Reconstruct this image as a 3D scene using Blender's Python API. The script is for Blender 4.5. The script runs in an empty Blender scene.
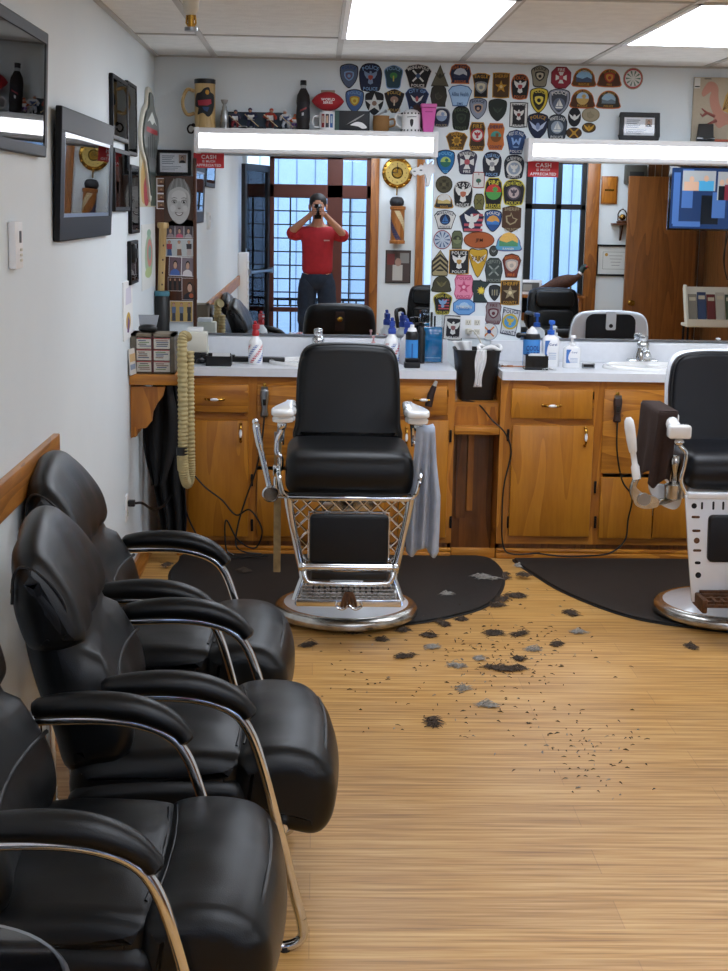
import bpy, bmesh, math, random
from math import sin, cos, pi, radians as rad, sqrt
from mathutils import Vector, Matrix

SC = bpy.context.scene
COL = SC.collection
# ------------------------------------------------------------------ camera
FPX, VPX, VPY, ROLL, EYE, D = 1500.0, 318.0, 207.0, rad(1.05), 1.70, 7.77
ZC = 2.43                                    # ceiling height
LW = -0.825                                  # left wall plane
CF = D - 0.53                                # cabinet fronts
_n = Vector(((VPX-364)/FPX, (485.5-VPY)/FPX, 1.0)).normalized()
_x = Vector((cos(ROLL), -sin(ROLL), 0.0)); _x = (_x - _n*_x.dot(_n)).normalized()
_z = _n.cross(_x)
if _z.y < 0: _z = -_z
def _w(a): return Vector((_x.dot(a), _n.dot(a), _z.dot(a)))
CR, CU, CFW = _w(Vector((1,0,0))), _w(Vector((0,1,0))), _w(Vector((0,0,1)))
EYEP = Vector((0, 0, EYE))
cam = bpy.data.cameras.new('camera'); camo = bpy.data.objects.new('camera', cam); COL.objects.link(camo)
cam.sensor_fit = 'VERTICAL'; cam.sensor_height = 24.0; cam.lens = 24.0*FPX/971.0
cam.clip_start = 0.01; cam.clip_end = 200
camo.matrix_world = Matrix(((CR.x, CU.x, -CFW.x, 0), (CR.y, CU.y, -CFW.y, 0), (CR.z, CU.z, -CFW.z, EYE), (0,0,0,1)))
SC.camera = camo
def hit(px, py, ax, v):
    d = CR*((px-364)/FPX) + CU*((485.5-py)/FPX) + CFW
    return EYEP + d*((v-EYEP[ax])/d[ax])
def B(px, py, d=0.0): return hit(px, py, 1, D-d)      # a point standing d metres off the back wall
def FL(px, py, z=0.0): return hit(px, py, 2, z)       # on the floor (or another level)
def LWP(px, py): return hit(px, py, 0, LW)            # on the left wall
def RV(px, py, y): return hit(px, py, 1, 2*D-y)       # a place seen in the mirror that really stands at depth y
# ------------------------------------------------------------------ view, world
SC.view_settings.view_transform = 'Standard'; SC.view_settings.look = 'None'
SC.view_settings.gamma = 1.0; SC.view_settings.use_curve_mapping = False
SC.view_settings.exposure = 1.0
SC.render.film_transparent = False
try:
    SC.cycles.use_denoising = True
    SC.cycles.max_bounces = 10; SC.cycles.glossy_bounces = 6; SC.cycles.transparent_max_bounces = 12
    SC.cycles.sample_clamp_indirect = 6.0
except Exception: pass
wd = bpy.data.worlds.new('sky'); SC.world = wd; wd.use_nodes = True
wb = wd.node_tree.nodes['Background']; wb.inputs[0].default_value = (0.74, 0.86, 1.0, 1); wb.inputs[1].default_value = 2.6
TROFFER, TUBE = 4.6, 4.2                     # emission of the ceiling panels and of the mirror lights

# ------------------------------------------------------------------ materials
MATS = {}
def s2l(c): return tuple((x/12.92 if x <= .04045 else ((x+.055)/1.055)**2.4) for x in c)
def hx(h):
    h = h.lstrip('#'); return s2l(tuple(int(h[i:i+2], 16)/255 for i in (0,2,4)))
def base(name):
    m = bpy.data.materials.new(name); m.use_nodes = True
    nt = m.node_tree; return m, nt, nt.nodes['Principled BSDF']
def mat(name, col, rough=.5, metal=0.0, spec=.5, var=0.0, vscale=8.0, bump=0.0, bscale=60.0, coat=0.0, trans=0.0, emit=None, es=0.0, sheen=0.0, alpha=1.0):
    if name in MATS: return MATS[name]
    c = hx(col) if isinstance(col, str) else col
    m, nt, b = base(name); N = nt.nodes; L = nt.links
    b.inputs['Base Color'].default_value = (*c, 1); b.inputs['Roughness'].default_value = rough
    b.inputs['Metallic'].default_value = metal; b.inputs['Specular IOR Level'].default_value = spec
    b.inputs['Coat Weight'].default_value = coat; b.inputs['Transmission Weight'].default_value = trans
    b.inputs['Coat Roughness'].default_value = .04
    b.inputs['Sheen Weight'].default_value = sheen
    if emit: b.inputs['Emission Color'].default_value = (*hx(emit), 1); b.inputs['Emission Strength'].default_value = es
    tc = N.new('ShaderNodeTexCoord')
    if var:
        n = N.new('ShaderNodeTexNoise'); n.inputs['Scale'].default_value = vscale; n.inputs['Detail'].default_value = 5
        L.new(tc.outputs['Object'], n.inputs['Vector'])
        mx = N.new('ShaderNodeMix'); mx.data_type = 'RGBA'
        mx.inputs[6].default_value = (*[max(0, x*(1-var)) for x in c], 1); mx.inputs[7].default_value = (*[min(1, x*(1+var)) for x in c], 1)
        r = N.new('ShaderNodeMapRange'); r.inputs[1].default_value = .3; r.inputs[2].default_value = .7
        L.new(n.outputs['Fac'], r.inputs[0]); L.new(r.outputs[0], mx.inputs[0]); L.new(mx.outputs[2], b.inputs['Base Color'])
    if bump:
        n = N.new('ShaderNodeTexNoise'); n.inputs['Scale'].default_value = bscale; n.inputs['Detail'].default_value = 4
        L.new(tc.outputs['Object'], n.inputs['Vector'])
        bp = N.new('ShaderNodeBump'); bp.inputs['Strength'].default_value = bump; bp.inputs['Distance'].default_value = .01
        L.new(n.outputs['Fac'], bp.inputs['Height']); L.new(bp.outputs[0], b.inputs['Normal'])
    MATS[name] = m; return m
def wood(name, c0, c1, grain='z', rough=.38, scale=1.0, cath=True, coat=.15):
    """varnished wood; the grain runs along local axis `grain`"""
    if name in MATS: return MATS[name]
    m, nt, b = base(name); N = nt.nodes; L = nt.links
    tc = N.new('ShaderNodeTexCoord'); mp = N.new('ShaderNodeMapping')
    s = {'x': (.12,1,1), 'y': (1,.12,1), 'z': (1,1,.12)}[grain]
    mp.inputs['Scale'].default_value = tuple(q*scale for q in s); L.new(tc.outputs['Object'], mp.inputs['Vector'])
    n1 = N.new('ShaderNodeTexNoise'); n1.inputs['Scale'].default_value = 5; n1.inputs['Detail'].default_value = 2; n1.inputs['Distortion'].default_value = .4
    L.new(mp.outputs[0], n1.inputs['Vector'])
    mu = N.new('ShaderNodeMath'); mu.operation = 'MULTIPLY'; mu.inputs[1].default_value = 9.0 if cath else 5.0; L.new(n1.outputs['Fac'], mu.inputs[0])
    fr = N.new('ShaderNodeMath'); fr.operation = 'FRACT'; L.new(mu.outputs[0], fr.inputs[0])
    n2 = N.new('ShaderNodeTexNoise'); n2.inputs['Scale'].default_value = 70; n2.inputs['Detail'].default_value = 3; L.new(mp.outputs[0], n2.inputs['Vector'])
    ad = N.new('ShaderNodeMath'); ad.operation = 'MULTIPLY_ADD'; ad.inputs[1].default_value = .42; L.new(fr.outputs[0], ad.inputs[0])
    m3 = N.new('ShaderNodeMath'); m3.operation = 'MULTIPLY'; m3.inputs[1].default_value = .62; L.new(n2.outputs['Fac'], m3.inputs[0]); L.new(m3.outputs[0], ad.inputs[2])
    rp = N.new('ShaderNodeValToRGB'); rp.color_ramp.elements[0].position = .18; rp.color_ramp.elements[1].position = .78
    rp.color_ramp.elements[0].color = (*hx(c0), 1); rp.color_ramp.elements[1].color = (*hx(c1), 1)
    L.new(ad.outputs[0], rp.inputs[0]); L.new(rp.outputs[0], b.inputs['Base Color'])
    b.inputs['Roughness'].default_value = rough; b.inputs['Coat Weight'].default_value = coat; b.inputs['Coat Roughness'].default_value = .2
    MATS[name] = m; return m
def glassmat(name, tint='#ffffff', rough=0.0, fac=None):
    """thin pane: lets light straight through and reflects by Fresnel"""
    if name in MATS: return MATS[name]
    m, nt, b = base(name); N = nt.nodes; L = nt.links; N.remove(b)
    o = [n for n in N if n.type == 'OUTPUT_MATERIAL'][0]
    t = N.new('ShaderNodeBsdfTransparent'); t.inputs[0].default_value = (*hx(tint), 1)
    g = N.new('ShaderNodeBsdfGlossy'); g.inputs['Roughness'].default_value = rough
    f = N.new('ShaderNodeFresnel'); f.inputs[0].default_value = 1.36
    x = N.new('ShaderNodeMixShader'); L.new(f.outputs[0], x.inputs[0]); L.new(t.outputs[0], x.inputs[1]); L.new(g.outputs[0], x.inputs[2]); L.new(x.outputs[0], o.inputs[0])
    MATS[name] = m; return m
def emitter(name, col, st):
    m, nt, b = base(name); b.inputs['Base Color'].default_value = (.9,.9,.9,1)
    b.inputs['Emission Color'].default_value = (*hx(col), 1); b.inputs['Emission Strength'].default_value = st
    MATS[name] = m; return m
def M(n):
    """material by name; a #hex name makes a plain satin material of that colour"""
    if n in MATS: return MATS[n]
    if n.startswith('#'): return mat(n, n, .6, var=.06, vscale=300)
    if n.startswith('%'): return mat(n, '#'+n[1:], .75, var=.22, vscale=900, bump=.25, bscale=1500)   # embroidery
    raise KeyError(n)

# wall paint
def mk_wall(name, c, smudge):
    m, nt, b = base(name); N = nt.nodes; L = nt.links; tc = N.new('ShaderNodeTexCoord')
    n = N.new('ShaderNodeTexNoise'); n.inputs['Scale'].default_value = 1.3; n.inputs['Detail'].default_value = 6; L.new(tc.outputs['Object'], n.inputs['Vector'])
    mx = N.new('ShaderNodeMix'); mx.data_type = 'RGBA'; k = hx(c)
    mx.inputs[6].default_value = (*[q*(1-smudge) for q in k], 1); mx.inputs[7].default_value = (*k, 1)
    r = N.new('ShaderNodeMapRange'); r.inputs[1].default_value = .3; r.inputs[2].default_value = .6
    L.new(n.outputs['Fac'], r.inputs[0]); L.new(r.outputs[0], mx.inputs[0]); L.new(mx.outputs[2], b.inputs['Base Color'])
    n2 = N.new('ShaderNodeTexNoise'); n2.inputs['Scale'].default_value = 160; L.new(tc.outputs['Object'], n2.inputs['Vector'])
    bp = N.new('ShaderNodeBump'); bp.inputs['Strength'].default_value = .12; bp.inputs['Distance'].default_value = .004; L.new(n2.outputs['Fac'], bp.inputs['Height']); L.new(bp.outputs[0], b.inputs['Normal'])
    b.inputs['Roughness'].default_value = .55; MATS[name] = m
mk_wall('paint', '#e3ebee', .05)
# floor: strip-grained vinyl planks laid along x
def mk_floor():
    m, nt, b = base('plank_floor'); N = nt.nodes; L = nt.links; tc = N.new('ShaderNodeTexCoord')
    br = N.new('ShaderNodeTexBrick'); br.offset = .37; br.inputs['Scale'].default_value = 1.0
    br.inputs['Brick Width'].default_value = 1.21; br.inputs['Row Height'].default_value = .152; br.inputs['Mortar Size'].default_value = .0013
    br.inputs['Color1'].default_value = (.45,.45,.45,1); br.inputs['Color2'].default_value = (.62,.62,.62,1); br.inputs['Mortar'].default_value = (.30,.30,.30,1)
    L.new(tc.outputs['Object'], br.inputs['Vector'])
    mp = N.new('ShaderNodeMapping'); mp.inputs['Scale'].default_value = (2.2, 62, 1); L.new(tc.outputs['Object'], mp.inputs['Vector'])
    n1 = N.new('ShaderNodeTexNoise'); n1.inputs['Scale'].default_value = 1; n1.inputs['Detail'].default_value = 4; L.new(mp.outputs[0], n1.inputs['Vector'])
    mp2 = N.new('ShaderNodeMapping'); mp2.inputs['Scale'].default_value = (6, 240, 1); L.new(tc.outputs['Object'], mp2.inputs['Vector'])
    n2 = N.new('ShaderNodeTexNoise'); n2.inputs['Scale'].default_value = 1; n2.inputs['Detail'].default_value = 3; L.new(mp2.outputs[0], n2.inputs['Vector'])
    a = N.new('ShaderNodeMath'); a.operation = 'MULTIPLY_ADD'; a.inputs[1].default_value = .75; L.new(n1.outputs['Fac'], a.inputs[0])
    s = N.new('ShaderNodeMath'); s.operation = 'MULTIPLY'; s.inputs[1].default_value = .35; L.new(n2.outputs['Fac'], s.inputs[0]); L.new(s.outputs[0], a.inputs[2])
    rp = N.new('ShaderNodeValToRGB'); e = rp.color_ramp.elements
    e[0].position = .34; e[0].color = (*hx('#85591f'), 1); e[1].position = .76; e[1].color = (*hx('#dcb276'), 1)
    k = rp.color_ramp.elements.new(.52); k.color = (*hx('#bb8a46'), 1)
    L.new(a.outputs[0], rp.inputs[0])
    mx = N.new('ShaderNodeMix'); mx.data_type = 'RGBA'; mx.blend_type = 'OVERLAY'; mx.inputs[0].default_value = .55
    L.new(rp.outputs[0], mx.inputs[6]); L.new(br.outputs['Color'], mx.inputs[7]); L.new(mx.outputs[2], b.inputs['Base Color'])
    b.inputs['Roughness'].default_value = .42
    bp = N.new('ShaderNodeBump'); bp.inputs['Strength'].default_value = .12; bp.inputs['Distance'].default_value = .002; L.new(n2.outputs['Fac'], bp.inputs['Height']); L.new(bp.outputs[0], b.inputs['Normal'])
    MATS['plank_floor'] = m
mk_floor()
mat('ceiling_tile', '#eeeeea', .9, var=.05, vscale=14, bump=.5, bscale=170)
mat('ceiling_grid', '#b9b6b0', .5)
wood('oak', '#945410', '#c47e26', 'z'); wood('oak_h', '#8f500c', '#cb862a', 'x'); wood('oak_y', '#8a4f14', '#c98536', 'y')
wood('oak_door', '#a0600f', '#bf7c1e', 'z', cath=False); wood('oak_dark', '#5a330f', '#8a5420', 'z')
wood('walnut', '#331a0e', '#5c3218', 'z'); wood('door_wood', '#6a3f1a', '#8f5a2a', 'z', scale=.7)
wood('trim_wood', '#7a4518', '#a8692c', 'z'); wood('pale_wood', '#a8854e', '#d6b87f', 'z')
mat('laminate', '#e4e6ea', .28, var=.02, vscale=40); mat('porcelain', '#f0f0ee', .12, coat=.6); mat('enamel', '#e6eaf0', .18, coat=.5, var=.03, vscale=12)
mat('chrome', '#d6d8da', .1, 1.0); mat('worn_chrome', '#b9b6b0', .24, 1.0, var=.25, vscale=30); mat('rusty', '#5a3c26', .6, .5, var=.4, vscale=60)
mat('brass', '#b58a3c', .25, 1.0); mat('steel', '#9a9da0', .3, 1.0); mat('dark_metal', '#1c1c1e', .4, .6)
mat('leather', '#060708', .35, spec=.32, var=.2, vscale=14, bump=.10, bscale=420)
mat('leather_navy', '#070910', .38, spec=.34, var=.15, vscale=9, bump=.08, bscale=420)
mat('leather_barber', '#07080a', .38, spec=.34, var=.15, vscale=9, bump=.06, bscale=420); mat('leather_edge', '#0b0c0d', .45)
mat('rubber', '#0e0e0f', .6, var=.25, vscale=40, bump=.3, bscale=120); mat('mat_rubber', '#141414', .6, var=.5, vscale=30, bump=.25, bscale=200)
mat('black', '#0b0b0c', .4); mat('black_gloss', '#08080a', .12, coat=.5); mat('black_frame', '#131416', .5, spec=.22); mat('pewter_frame', '#343638', .5, spec=.25)
mat('white', '#eeeeee', .5); mat('white_gloss', '#f2f2f2', .2); mat('offwhite', '#d9d5c6', .5); mat('paper', '#e8e8e6', .8); mat('red', '#b3202a', .4); mat('sign_red', '#c8242c', .45)
mat('mirror', (.80,.84,.86), 0.0, 1.0); mat('cloth_gray', '#aab3c2', .9, var=.12, vscale=20, bump=.3, bscale=500); mat('cloth_brown', '#33221c', .95, bump=.4, bscale=300, var=.15, vscale=30)
mat('cloth_black', '#0c0b0c', .9, bump=.3, bscale=200, var=.2, vscale=9); mat('hose', '#b3a272', .55, var=.14, vscale=40); mat('tan_leather', '#937f5a', .6, var=.3, vscale=25)
mat('skin', '#b27f66', .5); mat('shirt_red', '#a01722', .8, var=.1, vscale=20); mat('jeans', '#1d2738', .9, var=.2, vscale=30); mat('hair_dark', '#15100d', .6)
mat('hair_brown', '#54463a', .85, var=.4, vscale=90); mat('hair_grey', '#a39d94', .7, var=.3, vscale=90)
mat('blue_liquid', '#0f86c4', .1, coat=.6); mat('clear_plastic', '#c8d4da', .15, trans=.0, coat=.3)
glassmat('glass'); glassmat('window_glass', '#dfeaf5')
emitter('panel_light', '#e8f1ff', TROFFER); emitter('tube_light', '#f4f8ff', TUBE)
# ------------------------------------------------------------------ mesh helpers
def crv(pts, k=6, closed=False):
    """Catmull-Rom through points of any dimension"""
    P = [Vector(p) for p in pts]; n = len(P); out = []
    for i in range(n if closed else n-1):
        p0 = P[(i-1) % n] if closed or i > 0 else P[0]*2-P[1]
        p1, p2 = P[i], P[(i+1) % n]
        p3 = P[(i+2) % n] if closed or i+2 < n else P[-1]*2-P[-2]
        for j in range(k):
            t = j/k
            out.append(.5*((2*p1)+(p2-p0)*t+(2*p0-5*p1+4*p2-p3)*t*t+(3*p1-p0-3*p2+p3)*t**3))
    if not closed: out.append(P[-1])
    return out
def rrect(w, h, r, n=5, cx=0, cy=0):
    out = []
    for k, (sx, sy) in enumerate(((1,1), (-1,1), (-1,-1), (1,-1))):
        for i in range(n+1):
            a = (k+i/n)*pi/2; out.append((cx+sx*(w/2-r)+r*cos(a), cy+sy*(h/2-r)+r*sin(a)))
    return out
def ell(rx, ry, n=24, cx=0, cy=0, a0=0, a1=2*pi): return [(cx+rx*cos(a0+(a1-a0)*i/n), cy+ry*sin(a0+(a1-a0)*i/n)) for i in range(n if abs(a1-a0) > 6.28 else n+1)]
def star(r, q=.42, n=5, cx=0, cy=0): return [(cx+(r if i % 2 == 0 else r*q)*sin(pi*i/n), cy+(r if i % 2 == 0 else r*q)*cos(pi*i/n)) for i in range(2*n)][::-1]
_glyph = {}
def glyph(ch):
    if ch in _glyph: return _glyph[ch]
    cu = bpy.data.curves.new('g', 'FONT'); cu.body = ch; cu.size = 1.0; cu.resolution_u = 2; cu.offset = .018; cu.fill_mode = 'FRONT'
    o = bpy.data.objects.new('g', cu); COL.objects.link(o)
    bpy.context.view_layer.update()
    me = bpy.data.meshes.new_from_object(o.evaluated_get(bpy.context.evaluated_depsgraph_get()))
    vs = [(v.co.x, v.co.y) for v in me.vertices]; fs = [tuple(p.vertices) for p in me.polygons]
    bpy.data.objects.remove(o); bpy.data.meshes.remove(me); bpy.data.curves.remove(cu)
    if vs:
        x0 = min(v[0] for v in vs); x1 = max(v[0] for v in vs); vs = [(x-x0, y) for x, y in vs]; w = x1-x0
    else: w = .28
    _glyph[ch] = (vs, fs, w); return _glyph[ch]
class MB:
    def __init__(s): s.v = []; s.f = []; s.m = []; s.sl = []
    def mi(s, m):
        if m not in s.sl: s.sl.append(m)
        return s.sl.index(m)
    def add(s, vs, fs, m):
        o = len(s.v); s.v += [tuple(v) for v in vs]; k = s.mi(m)
        for f in fs: s.f.append(tuple(i+o for i in f)); s.m.append(k)
        return s
    def box(s, x0, x1, y0, y1, z0, z1, m):
        return s.add([(x0,y0,z0),(x1,y0,z0),(x1,y1,z0),(x0,y1,z0),(x0,y0,z1),(x1,y0,z1),(x1,y1,z1),(x0,y1,z1)],
                     [(0,3,2,1),(4,5,6,7),(0,1,5,4),(1,2,6,5),(2,3,7,6),(3,0,4,7)], m)
    def rbox(s, x0, x1, y0, y1, z0, z1, r, m, seg=2):
        bm = bmesh.new(); bmesh.ops.create_cube(bm, size=1)
        for v in bm.verts: v.co = Vector(((x0+x1)/2+v.co.x*(x1-x0), (y0+y1)/2+v.co.y*(y1-y0), (z0+z1)/2+v.co.z*(z1-z0)))
        bmesh.ops.bevel(bm, geom=bm.edges[:], offset=r, segments=seg, affect='EDGES', profile=.5)
        bm.verts.index_update(); s.add([v.co for v in bm.verts], [tuple(v.index for v in f.verts) for f in bm.faces], m); bm.free(); return s
    def cyl(s, p0, p1, r0, m, r1=None, n=16):
        r1 = r0 if r1 is None else r1; return s.tube([p0, p1], [r0, r1], m, n)
    def tube(s, pts, r, m, n=8, closed=False, flat=1.0):
        P = [Vector(p) for p in pts]; k = len(P); R = r if isinstance(r, (list, tuple)) else [r]*k
        vs = []; fs = []; up = None
        for i in range(k):
            a = P[(i-1) % k] if closed or i > 0 else P[0]; b = P[(i+1) % k] if closed or i < k-1 else P[-1]
            t = (b-a).normalized() if (b-a).length > 1e-9 else Vector((0,0,1))
            if up is None:
                up = Vector((0,0,1)) if abs(t.z) < .9 else Vector((1,0,0))
            u = (up - t*up.dot(t))
            u = u.normalized() if u.length > 1e-6 else t.orthogonal().normalized()
            w = t.cross(u); up = u
            for j in range(n):
                q = 2*pi*j/n; vs.append(P[i]+u*(R[i]*cos(q))+w*(R[i]*flat*sin(q)))
        for i in range(k if closed else k-1):
            for j in range(n):
                a = i*n+j; b = i*n+(j+1) % n; c = ((i+1) % k)*n+(j+1) % n; d = ((i+1) % k)*n+j; fs.append((a,b,c,d))
        if not closed: fs.append(tuple(range(n-1,-1,-1))); fs.append(tuple((k-1)*n+j for j in range(n)))
        return s.add(vs, fs, m)
    def lathe(s, prof, m, c=(0,0,0), n=28, ax='z', sc=(1,1)):
        """revolve (radius, height) pairs about an axis through c"""
        vs = []; fs = []; k = len(prof)
        for (r, h) in prof:
            for j in range(n):
                a = 2*pi*j/n; p = (r*cos(a)*sc[0], r*sin(a)*sc[1], h)
                if ax == 'y': p = (p[0], p[2], -p[1])
                elif ax == 'x': p = (p[2], p[0], p[1])
                vs.append((p[0]+c[0], p[1]+c[1], p[2]+c[2]))
        for i in range(k-1):
            for j in range(n): fs.append((i*n+j, i*n+(j+1) % n, (i+1)*n+(j+1) % n, (i+1)*n+j))
        if prof[0][0] > 1e-6: fs.append(tuple(range(n-1,-1,-1)))
        if prof[-1][0] > 1e-6: fs.append(tuple((k-1)*n+j for j in range(n)))
        return s.add(vs, fs, m)
    def prism(s, poly, o, u, v, w, m, ms=None):
        """2-D outline placed at o with axes u, v and pushed along w"""
        o, u, v, w = Vector(o), Vector(u), Vector(v), Vector(w); n = len(poly)
        a = [o+u*p[0]+v*p[1] for p in poly]; b = [q+w for q in a]
        s.add(a+b, [tuple(range(n-1,-1,-1)), tuple(range(n,2*n))], m)
        return s.add(a+b, [(i, (i+1) % n, n+(i+1) % n, n+i) for i in range(n)], ms or m)
    def face(s, poly, m, y=0.0):
        """flat outline in the local x-z plane, facing -y"""
        return s.add([(p[0], y, p[1]) for p in poly], [tuple(range(len(poly)))], m)
    def slab(s, poly, m, y0, y1, ms=None):
        """outline in x-z, solid between y0 (front) and y1 (back)"""
        return s.prism(poly, (0,y1,0), (1,0,0), (0,0,1), (0,y0-y1,0), m, ms)
    def ball(s, c, r, m, n=16, k=10, e=1.0):
        r = (r,r,r) if not isinstance(r, (tuple, list)) else r
        def pw(x): return math.copysign(abs(x)**e, x)
        vs = []; fs = []
        for i in range(k+1):
            t = -pi/2+pi*i/k
            for j in range(n):
                p = 2*pi*j/n; vs.append((c[0]+r[0]*pw(cos(t))*pw(cos(p)), c[1]+r[1]*pw(cos(t))*pw(sin(p)), c[2]+r[2]*pw(sin(t))))
        for i in range(k):
            for j in range(n): fs.append((i*n+j, i*n+(j+1) % n, (i+1)*n+(j+1) % n, (i+1)*n+j))
        return s.add(vs, fs, m)
    def surf(s, fn, nu, nv, m, th=0.0):
        vs = [Vector(fn(i/nu, j/nv)) for i in range(nu+1) for j in range(nv+1)]
        fs = [(i*(nv+1)+j, (i+1)*(nv+1)+j, (i+1)*(nv+1)+j+1, i*(nv+1)+j+1) for i in range(nu) for j in range(nv)]
        return s.add(vs, fs, m)
    def puff(s, prof, hw, er, f, m, bulge=0.0, ns=6, mid=6):
        """cushion: closed outline swept over t in [-hw, hw], its edges rolled over by er; f(a, b, t) -> point"""
        P = [Vector(p) for p in prof]; n = len(P); ar = sum(P[i].x*P[(i+1) % n].y-P[(i+1) % n].x*P[i].y for i in range(n)); sg = 1 if ar > 0 else -1
        nm = []
        for i in range(n):
            t = P[(i+1) % n]-P[(i-1) % n]; q = Vector((t.y, -t.x))*sg; nm.append(q.normalized() if q.length > 0 else q)
        sec = [(-hw+er*(1-cos(pi/2*i/ns)), er*(1-sin(pi/2*i/ns))) for i in range(ns)]
        sec += [(-hw+er+2*(hw-er)*i/mid, 0) for i in range(mid+1)] + [(hw-er*(1-cos(pi/2*i/ns)), er*(1-sin(pi/2*i/ns))) for i in range(ns-1,-1,-1)]
        vs = []
        for t, d in sec:
            k = bulge*(1-(t/hw)**2)
            for p, q in zip(P, nm): w = p-q*(d-k); vs.append(f(w.x, w.y, t))
        fs = [(i*n+j, i*n+(j+1) % n, (i+1)*n+(j+1) % n, (i+1)*n+j) for i in range(len(sec)-1) for j in range(n)]
        fs += [tuple(range(n-1,-1,-1)), tuple((len(sec)-1)*n+j for j in range(n))]
        return s.add(vs, fs, m)
    def text(s, t, cx, cz, h, m, y=0.0, w=None, arc=None):
        """lettering in the local x-z plane facing -y, cap height h, centred on (cx, cz); arc = radius bends it over a circle"""
        k = h/.70; sp = .10; tot = sum(glyph(c)[2] for c in t)+sp*(len(t)-1); kx = k
        if w and tot*k > w: kx = w/tot
        x = -tot/2
        for c in t:
            vs, fs, gw = glyph(c)
            if vs:
                if arc:
                    a = (x+gw/2)*kx/abs(arc); sg = 1 if arc > 0 else -1; R = abs(arc)
                    pts = []
                    for p in vs:
                        lx = (p[0]-gw/2)*kx; lz = p[1]*k-h/2
                        if sg > 0: pts.append((cx+R*sin(a)+lx*cos(a)+lz*sin(a), y, cz-R+R*cos(a)-lx*sin(a)+lz*cos(a)))
                        else: pts.append((cx+R*sin(a)+lx*cos(a)-lz*sin(a), y, cz+R-R*cos(a)+lx*sin(a)+lz*cos(a)))
                else: pts = [(cx+(x+p[0])*kx, y, cz-h/2+p[1]*k) for p in vs]
                s.add(pts, [f for f in fs], m)
            x += gw+sp
        return s
    def move(s, mtx, i0=0):
        for i in range(i0, len(s.v)): s.v[i] = tuple(mtx @ Vector(s.v[i]))
        return s
    def build(s, name, parent=None, bevel=0.0, smooth=40, sub=0, solid=0.0, seg=2, label=None, fix=True):
        me = bpy.data.meshes.new(name); me.from_pydata(s.v, [], s.f)
        for m in s.sl: me.materials.append(M(m))
        me.polygons.foreach_set('material_index', s.m)
        if fix:
            bm = bmesh.new(); bm.from_mesh(me); bmesh.ops.remove_doubles(bm, verts=bm.verts, dist=1e-6)
            bmesh.ops.recalc_face_normals(bm, faces=bm.faces); bm.to_mesh(me); bm.free()
        me.polygons.foreach_set('use_smooth', [True]*len(me.polygons)); me.set_sharp_from_angle(angle=rad(smooth)); me.update()
        o = bpy.data.objects.new(name, me); COL.objects.link(o)
        if solid:
            q = o.modifiers.new('s', 'SOLIDIFY'); q.thickness = solid; q.offset = 0
        if bevel:
            q = o.modifiers.new('b', 'BEVEL'); q.width = bevel; q.segments = seg; q.limit_method = 'ANGLE'; q.angle_limit = rad(40)
        if sub:
            q = o.modifiers.new('u', 'SUBSURF'); q.levels = sub; q.render_levels = sub
        if parent: o.parent = parent
        if label: o['label'] = label
        return o
def tag(o, label, cat, group=None, kind=None, loc=None, rz=None):
    o['label'] = label; o['category'] = cat
    if group: o['group'] = group
    if kind: o['kind'] = kind
    if loc is not None: o.location = loc
    if rz is not None: o.rotation_euler.z = rz
    return o
def thing(name, label, cat, loc=(0,0,0), rz=0.0, group=None):
    o = bpy.data.objects.new(name, None); o.empty_display_size = .05; COL.objects.link(o); o.location = loc; o.rotation_euler.z = rz
    return tag(o, label, cat, group)
def struct(mb, name, **k):
    o = mb.build(name, **k); o['kind'] = 'structure'; return o
def copy_thing(r, label, loc=None, rz=None):
    def cp(o, par=None):
        c = o.copy(); COL.objects.link(c)
        if par: c.parent = par
        for ch in [q for q in bpy.data.objects if q.parent == o]: cp(ch, c)
        return c
    c = cp(r); c['label'] = label
    if loc is not None: c.location = loc
    if rz is not None: c.rotation_euler.z = rz
    return c
XA, YA, ZA = (1,0,0), (0,1,0), (0,0,1)
# ------------------------------------------------------------------ the room
XR, YF = 4.3, -1.2
m = MB(); m.box(LW-.1, XR+.1, YF-.1, D+.1, -.06, 0, 'plank_floor'); struct(m, 'floor')
m = MB(); m.box(LW-.1, XR+.1, YF-.1, D+.1, ZC, ZC+.08, 'ceiling_tile'); struct(m, 'ceiling')
m = MB()
gx = [.092+.615*k for k in range(-1, 7)]; gy = [6.80-1.36*k for k in range(0, 6)]
for x in gx: m.box(x-.013, x+.013, YF, D, ZC-.006, ZC, 'ceiling_grid')
for y in gy: m.box(LW, XR, y-.012, y+.012, ZC-.0055, ZC, 'ceiling_grid')
m.box(LW, XR, D-.022, D, ZC-.008, ZC, 'ceiling_grid'); m.box(LW, LW+.022, YF, D, ZC-.008, ZC, 'ceiling_grid')
struct(m, 'trim_1')
m = MB(); m.box(LW-.1, XR+.1, D, D+.1, 0, ZC, 'paint'); struct(m, 'wall_back')
m = MB(); m.box(LW-.1, LW, YF-.1, D, 0, ZC, 'paint'); struct(m, 'wall_left')
wood('panelling', '#52331a', '#7f5228', 'z')
m = MB(); m.box(XR, XR+.1, YF-.1, D, 0, ZC, 'paint')
struct(m, 'wall_right')
AX0, AX1, BX0, BX1, TOPZ = -.78, .58, 1.16, 2.95, 2.26
m = MB()
m.box(LW, AX0, YF-.1, YF, 0, ZC, 'paint'); m.box(AX0, AX1, YF-.1, YF, TOPZ, ZC, 'paint'); m.box(AX1, BX0, YF-.1, YF, 0, ZC, 'paint')
m.box(BX0, BX1, YF-.1, YF, TOPZ, ZC, 'paint'); m.box(BX0, BX1, YF-.1, YF, 0, .55, 'paint'); m.box(BX1, XR, YF-.1, YF, 0, ZC, 'paint')
struct(m, 'wall_front')
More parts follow.
